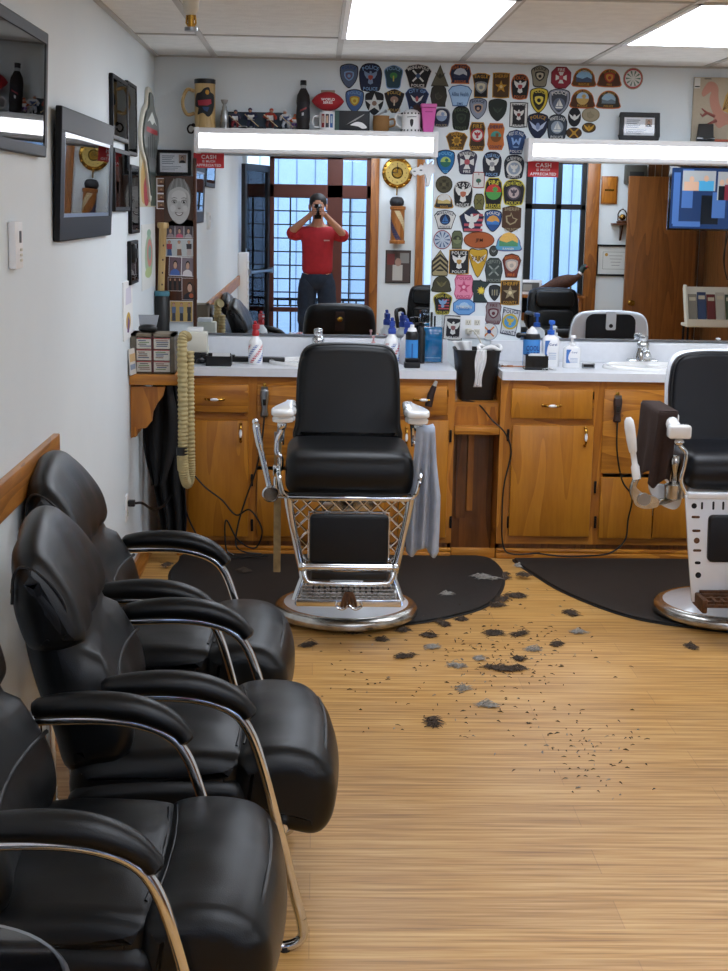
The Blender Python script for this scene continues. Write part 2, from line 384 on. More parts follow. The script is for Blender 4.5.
# oak chair rail and baseboard along the left wall
m = MB(); m.rbox(LW, LW+.022, YF, 4.70, .885, .985, .004, 'oak_y'); struct(m, 'trim_2')
m = MB(); m.rbox(LW, LW+.016, YF, CF, 0, .092, .004, 'oak_y'); m.rbox(LW, LW+.026, YF, CF, 0, .022, .004, 'oak_y'); struct(m, 'baseboard_left')
# ------------------------------------------------------------------ ceiling panels and mirror lights
def troffer(x0, x1, y0, y1, label):
    t = thing('ceiling_light', label, 'ceiling light', ((x0+x1)/2, (y0+y1)/2, ZC-.0085), 0, 'fluorescent ceiling panels')
    w, l = (x1-x0)/2, (y1-y0)/2; f = MB()
    for a in ((-w, w, -l, -l+.022), (-w, w, l-.022, l), (-w, -w+.022, -l, l), (w-.022, w, -l, l)): f.box(*a, 0, .008, 'white')
    f.build('frame', t)
    d = MB(); d.box(-w+.022, w-.022, -l+.022, l-.022, .002, .006, 'panel_light'); d.build('diffuser', t)
troffer(gx[1], gx[2], 5.44, 6.80, 'bright ceiling light panel above the first barber chair')
troffer(gx[3], gx[4], 5.44, 6.80, 'bright ceiling light panel above the white-shelled barber chair on the right')
for x, w_ in ((1, 'nearer the left wall'), (3, 'over the middle of the floor'), (5, 'nearer the right wall')):
    troffer(gx[x], gx[x+1], 1.36, 2.72, 'ceiling light panel over the waiting area, '+w_)  # row out of view, added to light the room
for x, w_ in ((1, 'nearest the left wall'), (3, 'in the middle of its row'), (5, 'nearest the right wall')):
    troffer(gx[x], gx[x+1], -1.0, .20, 'ceiling light panel by the front windows, '+w_)  # row out of view, added to brighten the dim front of the shop
troffer(gx[5], gx[6], 5.44, 6.80, 'ceiling light panel far to the right of the white barber chair')  # out of view as well, added for more room light
def bar_light(x0, x1, z0, z1, label):
    t = thing('mirror_light', label, 'light fixture', ((x0+x1)/2, D, z0), 0, 'long lights above the mirrors')
    w = (x1-x0)/2; h = z1-z0; b = MB()
    b.rbox(-w, w, -.15, -.001, h-.028, h, .004, 'white'); b.rbox(-w, w, -.125, -.001, .0, h-.03, .004, 'white'); b.rbox(-w, w, -.146, -.12, .0, .022, .003, 'white')
    b.build('housing', t)
    d = MB(); P = [(-.146, h-.03), (-.148, h-.05), (-.147, .040), (-.140, .028), (-.128, .025), (-.127, h-.03)]
    d.prism(P, (-w+.02, 0, 0), YA, ZA, (2*w-.04, 0, 0), 'tube_light'); d.build('diffuser', t)
    for s in (-1, 1):
        e = MB(); e.rbox(min(s*(w+.005), s*(w-.02)), max(s*(w+.005), s*(w-.02)), -.153, -.0005, -.003, h+.002, .003, 'white'); e.build('end_cap', t)
def R4(px0, py0, px1, py1, d):
    a, b, c, e = B(px0, py0, d), B(px1, py0, d), B(px0, py1, d), B(px1, py1, d)
    return (a.x+c.x)/2, (b.x+e.x)/2, (c.z+e.z)/2, (a.z+b.z)/2
bar_light(-.612, .588, 1.957, 2.076, 'long white light fixture above the left mirror, loaded with souvenirs')
bar_light(1.048, 2.60, 1.947, 2.056, 'long white light fixture above the right mirror')
def mirror(x0, x1, z0, z1, label):
    t = thing('wall_mirror', label, 'mirror', ((x0+x1)/2, D, z0), 0, 'barber mirrors'); w = (x1-x0)/2
    g = MB(); g.box(-w, w, -.012, -.0065, 0, z1-z0, 'mirror'); g.build('mirror_glass', t)
    b = MB(); b.box(-w, w, -.006, -.001, 0, z1-z0, 'dark_metal'); b.build('backing', t)
    e = MB(); e.box(-w, w, -.016, -.0125, 0, .012, 'steel'); e.build('bottom_channel', t)
mirror(-.615, .583, 1.042, 1.947, 'large frameless mirror over the left counter')
mirror(1.058, 2.65, 1.042, 1.949, 'large frameless mirror over the right counter')
# ------------------------------------------------------------------ cabinets and counters
HC = .931
def handle(par, x, z, y, vertical, l=.085):
    h = MB(); A = lambda s, o: (x, y-o, z+s) if vertical else (x+s, y-o, z)
    pts = crv([A(-l/2, .004), A(-l/2+.006, .018), A(-l*.2, .027), A(l*.2, .027), A(l/2-.006, .018), A(l/2, .004)], 5)
    k = len(pts); h.tube(pts, [.0045+.0025*sin(pi*i/(k-1)) for i in range(k)], 'brass', 8)
    for s in (-1, 1): h.ball(A(s*l*.5, .005), (.008,.006,.008), 'brass', 10, 6)
    h.tube([A(-l*.22, .0275), A(0, .0285), A(l*.22, .0275)], [.0062,.0078,.0062], 'white_gloss', 10)
    h.build('handle', par, label='brass handle with a white middle')
def front(kind, par, r, d=.018, m='oak_door', hnd=None, vert=False):
    x0, x1, z0, z1 = r; f = MB(); f.rbox(x0, x1, CF-d, CF, z0, z1, .005, m); o = f.build(kind, par)
    if hnd: handle(o, hnd[0], hnd[1], CF-d, vert)
    return o
def hinge(par, px, py):
    p = B(px, py, .53); h = MB(); h.rbox(p.x-.006, p.x+.006, CF-.008, CF, p.z-.03, p.z+.03, .002, 'dark_metal'); h.cyl((p.x, CF-.009, p.z-.022), (p.x, CF-.009, p.z+.022), .004, 'dark_metal', n=8); h.build('hinge', par)
def carcass(par, x0, x1, stiles):
    b = MB(); z1 = HC-.04
    b.box(x0, x0+.018, CF+.02, D-.002, .0, z1, 'oak'); b.box(x1-.018, x1, CF+.02, D-.002, 0, z1, 'oak'); b.box(x0, x1, CF+.02, D-.01, .10, .118, 'oak_h'); b.build('carcass', par)
    f = MB()
    for a, c in stiles: f.box(a, c, CF, CF+.02, .075, z1, 'oak')
    f.box(x0, x1, CF+.001, CF+.02, z1-.055, z1, 'oak_h'); f.box(x0, x1, CF+.001, CF+.02, .075, .115, 'oak_h'); f.box(x0, x1, CF+.004, CF+.02, .55, .80, 'oak_h'); f.build('face_frame', par)
    k = MB(); k.box(x0, x1, CF+.02, CF+.035, 0, .075, 'oak_dark'); k.rbox(x0, x1, CF-.012, CF+.02, .0, .03, .006, 'oak_h'); k.rbox(x0, x1, CF-.006, CF+.02, .03, .05, .006, 'oak_h'); k.build('base_molding', par)
def px(x, y=450): return B(x, y, .53).x
# left cabinet
LX0, LX1 = px(176), px(453.5)
t = thing('vanity_cabinet', 'oak cabinet behind the first barber chair, under the left counter', 'cabinet', (0,0,0), 0, 'oak counter cabinets')
carcass(t, LX0, LX1, [(LX0, px(188)), (px(248), px(257)), (px(391), px(399)), (px(447), LX1)])
p = B(215, 398.5, .53); front('drawer', t, R4(188, 384, 248.5, 412, .53), m='oak_h', hnd=(p.x, p.z))
p = B(241, 432, .53); front('door', t, R4(188, 420, 248.5, 536, .53), hnd=(p.x, p.z), vert=True)
front('false_front', t, R4(257, 386, 391, 467, .53), .012, 'oak_h')
front('door', t, R4(257, 470, 322, 536, .53)); front('door', t, R4(324, 470, 391, 536, .53))
p = B(423, 399, .53); front('drawer', t, R4(399, 386, 447, 415, .53), m='oak_h', hnd=(p.x, p.z))
p = B(406, 436, .53); front('door', t, R4(399, 420, 447, 537, .53), hnd=(p.x, p.z), vert=True)
for q in ((252, 480), (252, 525), (450.5, 436), (450.5, 522), (395, 480)): hinge(t, *q)
# right cabinet
RX0, RX1 = px(499), 2.6
t = thing('vanity_cabinet', 'oak cabinet under the right counter with one wide drawer', 'cabinet', (0,0,0), 0, 'oak counter cabinets')
carcass(t, RX0, RX1, [(RX0, px(511)), (px(592), px(604)), (px(728), px(738)), (RX1-.04, RX1)])
p = B(551, 405, .53); front('drawer', t, R4(511, 389, 592, 418.5, .53), hnd=(p.x, p.z))
p = B(584.5, 436, .53); front('door', t, R4(510, 425, 591, 536, .53), hnd=(p.x, p.z), vert=True)
front('false_front', t, R4(602, 390, 730, 474, .53), .012, 'oak_h')
front('door', t, R4(599, 477, 652, 538, .53)); front('door', t, R4(653, 477, 730, 538, .53))
front('drawer', t, R4(740, 390, 820, 419, .53)); front('door', t, R4(740, 425, 820, 538, .53))
for q in ((508, 435), (508, 522), (595, 487), (595, 522)): hinge(t, *q)
def counter(x0, x1, sx, label):
    o = MB(); y0, y1, z0, z1 = CF-.022, D-.001, HC-.04, HC; cy, rx, ry = D-.29, .245, .185
    corners = [(x0,y0),(x1,y0),(x1,y1),(x0,y1)]
    an = sorted([2*pi*i/40 for i in range(40)] + [math.atan2(c[1]-cy, c[0]-sx) % (2*pi) for c in corners])
    inn, out = [], []
    for a in an:
        c, s = cos(a), sin(a); tt = min((x1-sx)/c if c > 1e-9 else 1e9, (x0-sx)/c if c < -1e-9 else 1e9, (y1-cy)/s if s > 1e-9 else 1e9, (y0-cy)/s if s < -1e-9 else 1e9)
        out.append((sx+c*tt, cy+s*tt)); inn.append((sx+rx*.93*c, cy+ry*.93*s))
    n = len(an)
    for z, flip in ((z1, 0), (z0, 1)):
        o.add([(*p, z) for p in inn]+[(*p, z) for p in out], [(i, (i+1) % n, n+(i+1) % n, n+i) for i in range(n)], 'laminate')
    o.add([(*p, z0) for p in out]+[(*p, z1) for p in out], [(i, (i+1) % n, n+(i+1) % n, n+i) for i in range(n)], 'laminate')
    root = tag(o.build('countertop', smooth=20), label, 'countertop', 'white laminate counters')
    b = MB(); b.rbox(x0, x1, D-.021, D-.001, HC+.0005, 1.038, .003, 'laminate'); b.build('backsplash', root)
    s = MB(); prof = [(1.0, .0005), (1.0, .010), (.985, .016), (.95, .018), (.90, .012), (.86, -.01), (.78, -.07), (.55, -.115), (.2, -.13), (0, -.13)]
    s.lathe([(r, z) for r, z in prof], 'porcelain', (sx, cy, HC), 44, sc=(rx, ry))
    tag(s.build('sink'), 'white oval basin set in the '+('left' if sx < 1 else 'right')+' counter', 'sink', 'oval basins')
    f = MB(); fy = D-.075
    f.rbox(sx-.078, sx+.078, fy-.032, fy+.032, HC+.008, HC+.028, .009, 'chrome', 3); f.lathe([(.050,.022),(.046,.045),(.034,.072),(.030,.09)], 'chrome', (sx, fy, HC), 18)
    r_ = f.build('faucet'); tag(r_, 'chrome tap at the back of the '+('left' if sx < 1 else 'right')+' basin', 'faucet', 'basin taps')
    f = MB(); f.tube(crv([(sx, fy, HC+.05), (sx, fy-.04, HC+.07), (sx, fy-.10, HC+.066), (sx, fy-.118, HC+.045)], 5), .017, 'chrome', 10); f.build('spout', r_)
    f = MB(); f.lathe([(.031,.085),(.034,.098),(.028,.112),(.018,.122),(.024,.134),(.022,.146),(0,.152)], 'chrome', (sx, fy, HC), 16); f.build('knob', r_)
counter(px(187, 370), B(456.5, 370, .55).x, B(318, 350, .08).x, 'white counter over the left oak cabinet')
counter(B(502.5, 375, .55).x, 2.6, B(643, 350, .08).x, 'white counter over the right oak cabinet')
# oak shelf stand in the gap between the cabinets
GX0, GX1 = LX1+.002, RX0-.002
t = thing('gap_shelf', 'low oak shelf stand in the gap between the two cabinets', 'shelf', (0,0,0))
zt = B(478, 402, .45).z; zs = B(478, 427, .53).z
b = MB(); b.box(GX0, GX1, CF+.06, D-.002, zt-.02, zt, 'oak_h'); b.build('top_board', t)
b = MB(); b.box(GX0, GX1, CF+.062, CF+.08, zs, zt-.02, 'oak'); b.build('apron', t)
b = MB(); b.rbox(GX0, GX1, CF-.005, CF+.2, zs-.038, zs, .004, 'oak_h'); b.build('shelf_board', t)
b = MB(); b.box(GX0, GX1, CF+.22, CF+.24, 0, zs-.04, 'oak_dark'); b.build('back_board', t)
b = MB(); b.box(GX0+.035, GX0+.085, CF+.205, CF+.22, .16, zs-.05, 'oak_dark'); b.box(GX0+.09, GX0+.12, CF+.195, CF+.22, .2, zs-.05, 'oak'); b.build('brace', t)
b = MB(); b.rbox(GX0, GX1, CF+.0, CF+.02, 0, .05, .005, 'oak_h'); b.build('base_molding', t)
# oak wall shelf with a scrolled bracket, left of the cabinet
sy0 = 6.62; sx1 = hit(179, 380, 1, sy0).x; szt = hit(150, 375, 1, sy0).z
t = thing('corner_shelf', 'small oak wall shelf on a scrolled bracket beside the left cabinet', 'shelf', (0,0,0))
b = MB(); b.rbox(LW+.001, sx1, sy0, 7.18, szt-.045, szt, .004, 'oak_h'); b.build('shelf_board', t)
br = [hit(x, y, 1, sy0+.03) for x, y in ((131,387),(165,387),(163,396),(157,404),(153,412),(152,421),(146,428),(138,429),(137,436),(131,438))]
b = MB(); x0 = LW+.003; b.prism([(x0 if i in (0,9) else p.x, p.z) for i, p in enumerate(br)], (0, sy0+.03, 0), XA, ZA, (0,.022,0), 'oak'); b.build('bracket', t)
b = MB(); b.box(LW+.001, LW+.02, sy0+.055, 7.1, br[-1].z, szt-.046, 'oak_y'); b.build('cleat', t)
# ------------------------------------------------------------------ floor mats
def mat_piece(pts, label):
    P = crv([(p.x, p.y) for p in pts], 4, True); b = MB(); n = len(P)
    c = sum((Vector((p.x, p.y)) for p in P), Vector((0,0)))/n
    b.prism([tuple(p) for p in P], (0,0,.001), XA, YA, (0,0,.004), 'mat_rubber')
    b.prism([tuple(c+(p-c)*.985) for p in P], (0,0,.005), XA, YA, (0,0,.009), 'mat_rubber')
    tag(b.build('floor_mat', bevel=.003), label, 'mat', 'rounded anti-fatigue mats')
mat_piece([FL(*q) for q in ((192,554),(178,562),(168,576),(176,594),(205,606),(250,618),(300,626),(345,628.5),(400,626.5),(450,619),(490,606),(505,585),(499,566),(478,557.5),(400,556),(290,554.5))], 'black rounded rubber mat under the first barber chair')
rm = [FL(*q) for q in ((513,562),(535,577),(560,592),(600,609),(640,621),(685,628))]
cxm = 1.76; rm2 = rm + [Vector((cxm, 5.92, 0))] + [Vector((2*cxm-p.x, p.y, 0)) for p in rm[::-1]] + [Vector((2.0, 7.22, 0)), Vector((1.5, 7.22, 0)), Vector((1.05, 7.21, 0))]
mat_piece(rm2, 'black rounded rubber mat under the white-shelled barber chair')
# ------------------------------------------------------------------ barber chairs (local: facing -y, origin on the floor)
def seat_prof(zf0, zf1, zb): return [tuple(p) for p in crv([(-.265,zf0+.015),(-.290,(zf0+zf1)/2),(-.275,zf1-.01),(-.22,zf1+.016),(-.05,zb+.004),(.20,zb),(.235,zb-.05),(.23,zf0+.05),(.15,zf0),(-.2,zf0)], 4, True)]
def chair_base(t, top):
    b = MB(); b.lathe([(.20,.0),(.285,.001),(.302,.012),(.304,.028),(.296,.044),(.276,.054),(.264,.053)], 'worn_chrome', (0,0,.014), 56); b.build('base_ring', t)
    b = MB(); b.lathe([(.266,.052),(.22,.064),(.14,.082),(.09,.10),(.07,.13),(.07,.15)], top, (0,0,.014), 48); b.build('base_plate', t)
    b = MB(); b.lathe([(.068,.15),(.068,.38),(.085,.40),(.12,.46),(.12,.50)], 'worn_chrome', (0,.06,.014), 28); b.build('column', t)
def barber_chair_chrome():
    t = thing('barber_chair', 'black barber chair with chrome lattice footrest in front of the left mirror', 'barber chair', (.139, 6.13, .0), 0, 'vintage barber chairs')
    chair_base(t, 'enamel')
    b = MB(); b.puff(seat_prof(.568, .728, .738), .256, .05, lambda a, c, s: (s, a, c), 'leather_barber', .006)
    b.tube([(x*.245, -.284, .582) for x in (-1,-.5,0,.5,1)], .004, 'leather_edge', 6); b.build('seat', t)
    b = MB(); b.box(-.215, .215, -.22, .2, .548, .575, 'dark_metal'); b.build('seat_pan', t)
    sh = crv([(-.219,.72),(-.224,.80),(-.223,.92),(-.217,1.02),(-.200,1.09),(-.158,1.122),(-.08,1.130),(0,1.132),(.08,1.130),(.158,1.122),(.200,1.09),(.217,1.02),(.223,.92),(.224,.80),(.219,.72),(0,.715)], 4, True)
    f = lambda a, c, s: (a, .235+(c-.72)*.17+s, c)
    b = MB(); b.puff([tuple(p) for p in sh], .055, .042, f, 'leather_barber', .0, 6, 2)
    k = MB(); k.tube([f(p.x*.975, .93+(p.y-.93)*.985, -.052) for p in sh], .0035, 'leather_edge', 6, True)
    bo = b.build('backrest', t); k.build('piping', bo)
    b = MB(); b.rbox(-.028,.028,.350,.362,.97,1.085,.004,'cloth_brown'); b.lathe([(.010,0),(.016,.004),(.010,.008)], 'brass', (0,.368,1.04), 16, 'y'); b.build('back_plate', t, label='brown plate with a ring on the back')
    for s in (-1, 1):
        b = MB(); b.tube(crv([(s*.285, .22, .72), (s*.287, .0, .71), (s*.284, -.2, .69), (s*.279, -.285, .65), (s*.265, -.30, .59), (s*.238, -.305, .565)], 6), .009, 'chrome', 8); b.build('side_rail', t)
        pl = crv([(.222,-.225),(.232,-.262),(.265,-.275),(.302,-.262),(.314,-.225),(.308,-.16),(.290,-.10),(.272,-.04),(.258,.02),(.255,.06),(.225,.06),(.222,.02),(.220,-.04),(.222,-.12),(.216,-.18)], 5, True)
        pl = [(s*p.x, p.y) for p in pl]; cx_ = s*.265; b = MB()
        def ring(k, z): return [(cx_+(p[0]-cx_)*k, -.02+(p[1]+.02)*(.5+.5*k), z) for p in pl]
        lev = [(.82,.858),(.92,.862),(.94,.874),(.86,.879),(.86,.882),(1.0,.887),(1.03,.892),(1.03,.903),(.97,.910),(.80,.913)]
        R = [ring(k, z) for k, z in lev]; n = len(pl)
        b.add([p for r in R for p in r], [(i*n+j, i*n+(j+1) % n, (i+1)*n+(j+1) % n, (i+1)*n+j) for i in range(len(R)-1) for j in range(n)] + [tuple(range(n)), tuple((len(R)-1)*n+j for j in range(n))], 'porcelain')
        b.build('armrest', t, smooth=50, label='white porcelain arm pad')
        b = MB(); b.tube(crv([(s*.272,-.21,.858),(s*.274,-.212,.82),(s*.288,-.215,.79),(s*.292,-.22,.74),(s*.276,-.22,.715),(s*.275,-.22,.68),(s*.292,-.22,.64),(s*.290,-.22,.59),(s*.25,-.2,.565)], 5), .0105, 'chrome', 10)
        b.ball((s*.272,-.214,.845), (.02,.02,.022), 'chrome', 12, 8); b.rbox(s*.29-.016, s*.29+.016, -.245, -.195, .64, .685, .004, 'chrome')
        b.build('arm_post', t)
        b = MB(); b.tube(crv([(s*.245,.03,.860),(s*.262,.12,.83),(s*.275,.2,.78),(s*.280,.2,.70)], 4), .0105, 'chrome', 8); b.build('rear_post', t)
    b = MB(); b.tube(crv([(-.377,-.20,.852),(-.366,-.205,.79),(-.345,-.21,.70),(-.326,-.215,.62),(-.315,-.22,.572)], 6), [.010]+[.0155]*3+[.015]*5+[.0115]*16, 'chrome', 12)
    b.ball((-.378,-.20,.855), .0135, 'chrome'); b.lathe([(.0,-.012),(.028,-.012),(.034,-.004),(.034,.014),(.0,.018)], 'chrome', (-.315,-.225,.568), 24, 'y'); b.lathe([(.012,.0),(.012,.016),(0,.018)], 'worn_chrome', (-.315,-.227,.568), 6, 'y')
    b.tube([(-.315,-.21,.566),(-.25,-.18,.555),(-.12,-.10,.53)], .015, 'chrome', 10); b.build('lever', t)
    def rail(s, z):
        u = (.57-z)/.40; w_ = .243-.066*min(u,.8)**1.2/.765 if u < .8 else .177+.028*(u-.8)/.2; return s*w_, -.305-.035*u+.02*math.sin(u*pi)
    for s in (-1, 1):
        b = MB(); pts = [(*rail(s, z), z) for z in [.57-.41*i/14 for i in range(15)]]
        b.tube(pts, [.015+.004*abs(i-5)/9 for i in range(15)], 'chrome', 10); b.build('footrest_rail', t)
    b = MB(); b.rbox(-.245, .245, -.32, -.296, .560, .578, .004, 'chrome')
    def lat(x, z): return (x, rail(1, z)[1]+.004, z)
    sp = .056; hwid = lambda z: abs(rail(1, z)[0])-.012
    inp = lambda x, z: abs(x) < .158 and z < .508
    for k in range(-14, 15):
        for sg in (-1, 1):
            run = []
            for i in range(61):
                z = .305+.26*i/60; x = k*sp+sg*(z-.43)*1.0
                if abs(x) <= hwid(z) and not inp(x, z): run.append(lat(x, z))
                else:
                    if len(run) > 1: b.tube(run[::3]+[run[-1]] if len(run) > 3 else run, .0045, 'chrome', 6)
                    run = []
            if len(run) > 1: b.tube(run[::3]+[run[-1]] if len(run) > 3 else run, .0045, 'chrome', 6)
    b.tube([lat(x, z) for x, z in ((-.159,.31),(-.159,.512),(.159,.512),(.159,.31))], .005, 'chrome', 6)
    b.build('lattice', t)
    b = MB(); pr = [tuple(p) for p in rrect(.312, .198, .018, 4, 0, .411)]
    b.puff(pr, .02, .014, lambda a, c, s: (a, -.327+(.51-c)*-.05+s, c), 'leather_barber', 0, 5, 2); b.build('footrest_pad', t)
    b = MB(); b.tube([(-.182,-.37,.305),(.182,-.37,.305)], .0155, 'chrome', 12)
    for s in (-1, 1): b.ball((s*.182,-.371,.305), .019, 'chrome')
    b.build('toe_bar', t)
    b = MB(); b.tube(crv([(-.176,-.365,.295),(-.170,-.375,.26),(-.14,-.38,.241),(0,-.382,.239),(.14,-.38,.241),(.170,-.375,.26),(.176,-.365,.295)], 6), .010, 'chrome', 10); b.rbox(-.15,.15,-.374,-.362,.252,.285,.005,'black'); b.build('toe_bar', t)
    b = MB(); zf = .178
    for i in range(5): y = -.45+i*.028; b.box(-.195+.004*i, .195-.004*i, y-.005, y+.005, zf+i*.008, zf+.012+i*.008, 'worn_chrome')
    for i in range(17): x = -.186+.372*i/16; b.add([(x-.004,-.45,zf),(x+.004,-.45,zf),(x+.004,-.338,zf+.032),(x-.004,-.338,zf+.032),(x-.004,-.45,zf+.011),(x+.004,-.45,zf+.011),(x+.004,-.338,zf+.043),(x-.004,-.338,zf+.043)], [(0,3,2,1),(4,5,6,7),(0,1,5,4),(1,2,6,5),(2,3,7,6),(3,0,4,7)], 'worn_chrome')
    b.rbox(-.205,.205,-.464,-.448,.168,.197,.004,'chrome')
    b.build('step', t, label='slotted chrome step')
    b = MB()
    for k in range(-2, 3): b.tube(crv([(k*.005,-.455,.225),(k*.011,-.466,.20),(k*.014,-.468,.168)], 4), .006, 'rusty', 8)
    for s in (-1,1): b.tube(crv([(0,-.468,.178),(s*.025,-.469,.160),(s*.05,-.467,.172),(s*.045,-.466,.188)],5), .005, 'chrome', 8)
    b.build('step_ornament', t, label='rusty leaf ornament')
    for s in (-1, 1):
        b = MB(); b.tube([(s*.193,-.335,.165),(s*.197,-.40,.165),(s*.20,-.455,.180)], .012, 'chrome', 8); b.build('step_bracket', t)
    b = MB(); b.rbox(-.16,.16,-.10,.20,.512,.55,.008,'dark_metal'); b.build('yoke', t)
    return t
barber_chair_chrome()
def barber_chair_white():
    t = thing('barber_chair', 'black barber chair in a white enamel shell with punched white footrest panel', 'barber chair', (1.765, 6.19, 0), 0, 'vintage barber chairs')
    chair_base(t, 'enamel')
    b = MB(); b.puff(seat_prof(.60, .728, .738), .268, .05, lambda a, c, s: (s, a, c), 'leather_navy', .006); b.build('seat', t)
    b = MB(); b.box(-.24, .24, -.22, .2, .555, .602, 'enamel'); b.build('seat_pan', t)
    f = lambda a, c, s: (a, .235+(c-.72)*.17+s, c)
    def sh(k, k2=1.0): return [(p.x*k*.95, .915+(p.y-.93)*k2) for p in crv([(-.25,.72),(-.254,.80),(-.254,.92),(-.252,1.0),(-.235,1.08),(-.19,1.122),(-.10,1.136),(0,1.138),(.10,1.136),(.19,1.122),(.235,1.08),(.252,1.0),(.254,.92),(.254,.80),(.25,.72),(0,.715)], 4, True)]
    b = MB(); b.puff(sh(.975,.975), .035, .03, lambda a, c, s: f(a, c, s-.03), 'leather_navy', 0, 5, 2); bo = b.build('backrest', t)
    b = MB(); b.tube([f(p[0], p[1], -.062) for p in sh(.945,.955)], .003, 'leather_edge', 6, True); b.build('piping', bo)
    b = MB(); b.puff(sh(.995,.995), .022, .02, lambda a, c, s: f(a, c, s+.022), 'enamel', 0, 5, 2); b.build('back_shell', t, label='white enamel shell')
    # badge plate and open handle seen on the back of the shell
    b = MB(); b.prism(rrect(.30,.20,.05,5,0,1.0), (0,.34,0), XA, ZA, (0,.004,0), 'leather_navy'); b.prism(rrect(.06,.11,.01,3,0,1.06), (0,.345,0), XA, ZA, (0,.006,0), 'enamel'); b.prism(ell(.012,.012,16,0,1.03), (0,.352,0), XA, ZA, (0,.002,0), 'dark_metal')
    b.build('back_panel', t, label='black panel with a white badge plate')
    for s in (-1, 1):
        b = MB(); b.rbox(s*.305-.046, s*.305+.046, -.30, -.24, .812, .868, .012, 'porcelain', 3); b.rbox(s*.325-.036, s*.325+.036, -.205, .22, .862, .902, .012, 'porcelain', 3); b.tube([(s*.31,-.25,.838),(s*.325,-.17,.88)], .028, 'porcelain', 12)
        b.build('armrest', t, label='white porcelain arm')
        b = MB(); b.tube(crv([(s*.303,-.27,.812),(s*.300,-.275,.785),(s*.275,-.28,.755),(s*.278,-.28,.70),(s*.288,-.28,.64),(s*.262,-.28,.585)], 5), .009, 'chrome', 10); b.ball((s*.303,-.272,.797), (.022,.02,.016), 'chrome'); b.build('arm_post', t); b = MB()
        b.lathe([(.012,.55),(.040,.56),(.042,.615),(.016,.628),(.013,.66),(.020,.69),(.023,.715),(.014,.733),(0,.737)], 'worn_chrome', (s*.300,-.22,0), 16); b.build('brake_knob', t); b = MB()
        b.tube([(s*.325,.1,.865),(s*.30,.1,.74),(s*.262,.1,.60)], .013, 'enamel', 8); b.build('rear_post', t)
        b = MB(); b.prism([tuple(p) for p in crv([(.255,.61),(.30,.60),(.385,.605),(.375,.555),(.33,.515),(.28,.500),(.255,.53)], 5, True)], (0,-.17,0), (s,0,0), ZA, (0,.03,0), 'enamel'); b.build('side_bracket', t, bevel=.005)
    b = MB(); a0 = Vector((-.498,-.20,.885)); a1 = Vector((-.455,-.22,.635))
    L_ = lambda q: a0+(a1-a0)*q
    b.tube([L_(q) for q in (0,.05,.15,.35,.50,.55,.58,.75,.8,1)], [.010,.019,.022,.021,.018,.0165,.012,.0125,.018,.0175], 'porcelain', 14)
    b.build('lever', t, label='white porcelain lever handle')
    b = MB(); b.tube(crv([L_(.98), (-.47,-.22,.60), (-.46,-.22,.56), (-.42,-.22,.535), (-.34,-.20,.54), (-.24,-.15,.56)], 6), .014, 'worn_chrome', 10); b.prism([tuple(p) for p in crv([(-.472,.625),(-.455,.60),(-.42,.575),(-.37,.56),(-.365,.525),(-.42,.515),(-.465,.54)], 4, True)], (0,-.235,0), XA, ZA, (0,.025,0), 'worn_chrome'); b.lathe([(0,-.006),(.026,-.006),(.026,.012),(0,.012)], 'steel', (-.425,-.24,.555), 20, 'y')
    b.build('lever_bracket', t)
    # white punched footrest panel
    b = MB(); out = [(-.255,.585),(.222,.497),(.185,.08),(.13,.078),(.10,.12),(-.10,.12),(-.13,.078),(-.185,.08)]
    py = lambda z: -.30-(.58-z)*.09
    fp = lambda a, c, s: (a, py(c)+s, c)
    b.puff([(-.274,.585),(-.254,.36),(-.232,.155),(-.15,.153),(-.12,.205),(.12,.205),(.15,.153),(.232,.155),(.254,.36),(.274,.585)], .011, .006, fp, 'enamel', 0, 3, 1)
    b.rbox(-.268,.268,-.325,-.285,.575,.60,.006,'enamel'); h = b
    def hole(x, z, w, hh, r, mm='dark_metal'): h.prism(rrect(w, hh, r, 4), (x, py(z)-.0118, z), XA, (0,.09,1), (0,.0008,0), mm)
    for s in (-1, 1):
        hole(s*.238,.545,.022,.022,.0109); hole(s*.206,.546,.008,.030,.0039)
        for z, w, hh, r in ((.50,.034,.010,.0049),(.445,.034,.010,.0049),(.405,.024,.024,.0119),(.365,.034,.010,.0049),(.315,.024,.012,.0059),(.265,.024,.024,.0119)): hole(s*(.230-(.50-z)*.08), z, w, hh, r, 'rusty' if z in (.50,.445,.405,.365) else 'dark_metal')
    for i in range(-4, 5): hole(i*.040,.547,.0085,.034,.0042)
    b.build('footrest_panel', t, label='white enamel footrest panel with punched holes')
    b = MB(); b.puff([tuple(p) for p in rrect(.36,.190,.02,4,0,.416)], .016, .012, lambda a, c, s: (a, py(c)-.016+s, c), 'leather_navy', 0, 5, 2); b.build('footrest_pad', t)
    b = MB(); zf = .165
    for i in range(5): y = -.47+i*.03; b.box(-.205, .205, y-.006, y+.006, zf+i*.007, zf+.012+i*.007, 'rusty')
    for i in range(13): x = -.20+.40*i/12; b.box(x-.006, x+.006, -.47, -.345, zf+.012, zf+.024, 'rusty')
    for s in (-1, 1): b.rbox(s*.212-.01, s*.212+.01, -.475, -.31, .140, .195, .005, 'rusty')
    b.build('step', t, label='rusty slotted step')
    b = MB(); b.tube(crv([(-.06,-.40,.30),(-.07,-.41,.27),(-.06,-.415,.23),(-.02,-.42,.205),(.05,-.42,.205),(.07,-.41,.27),(.06,-.40,.30)], 5), .011, 'rusty', 8); b.build('step_ornament', t, label='rusty curled ornament')
    b = MB(); b.rbox(-.16,.16,-.10,.20,.512,.556,.008,'dark_metal'); b.build('yoke', t)
barber_chair_white()
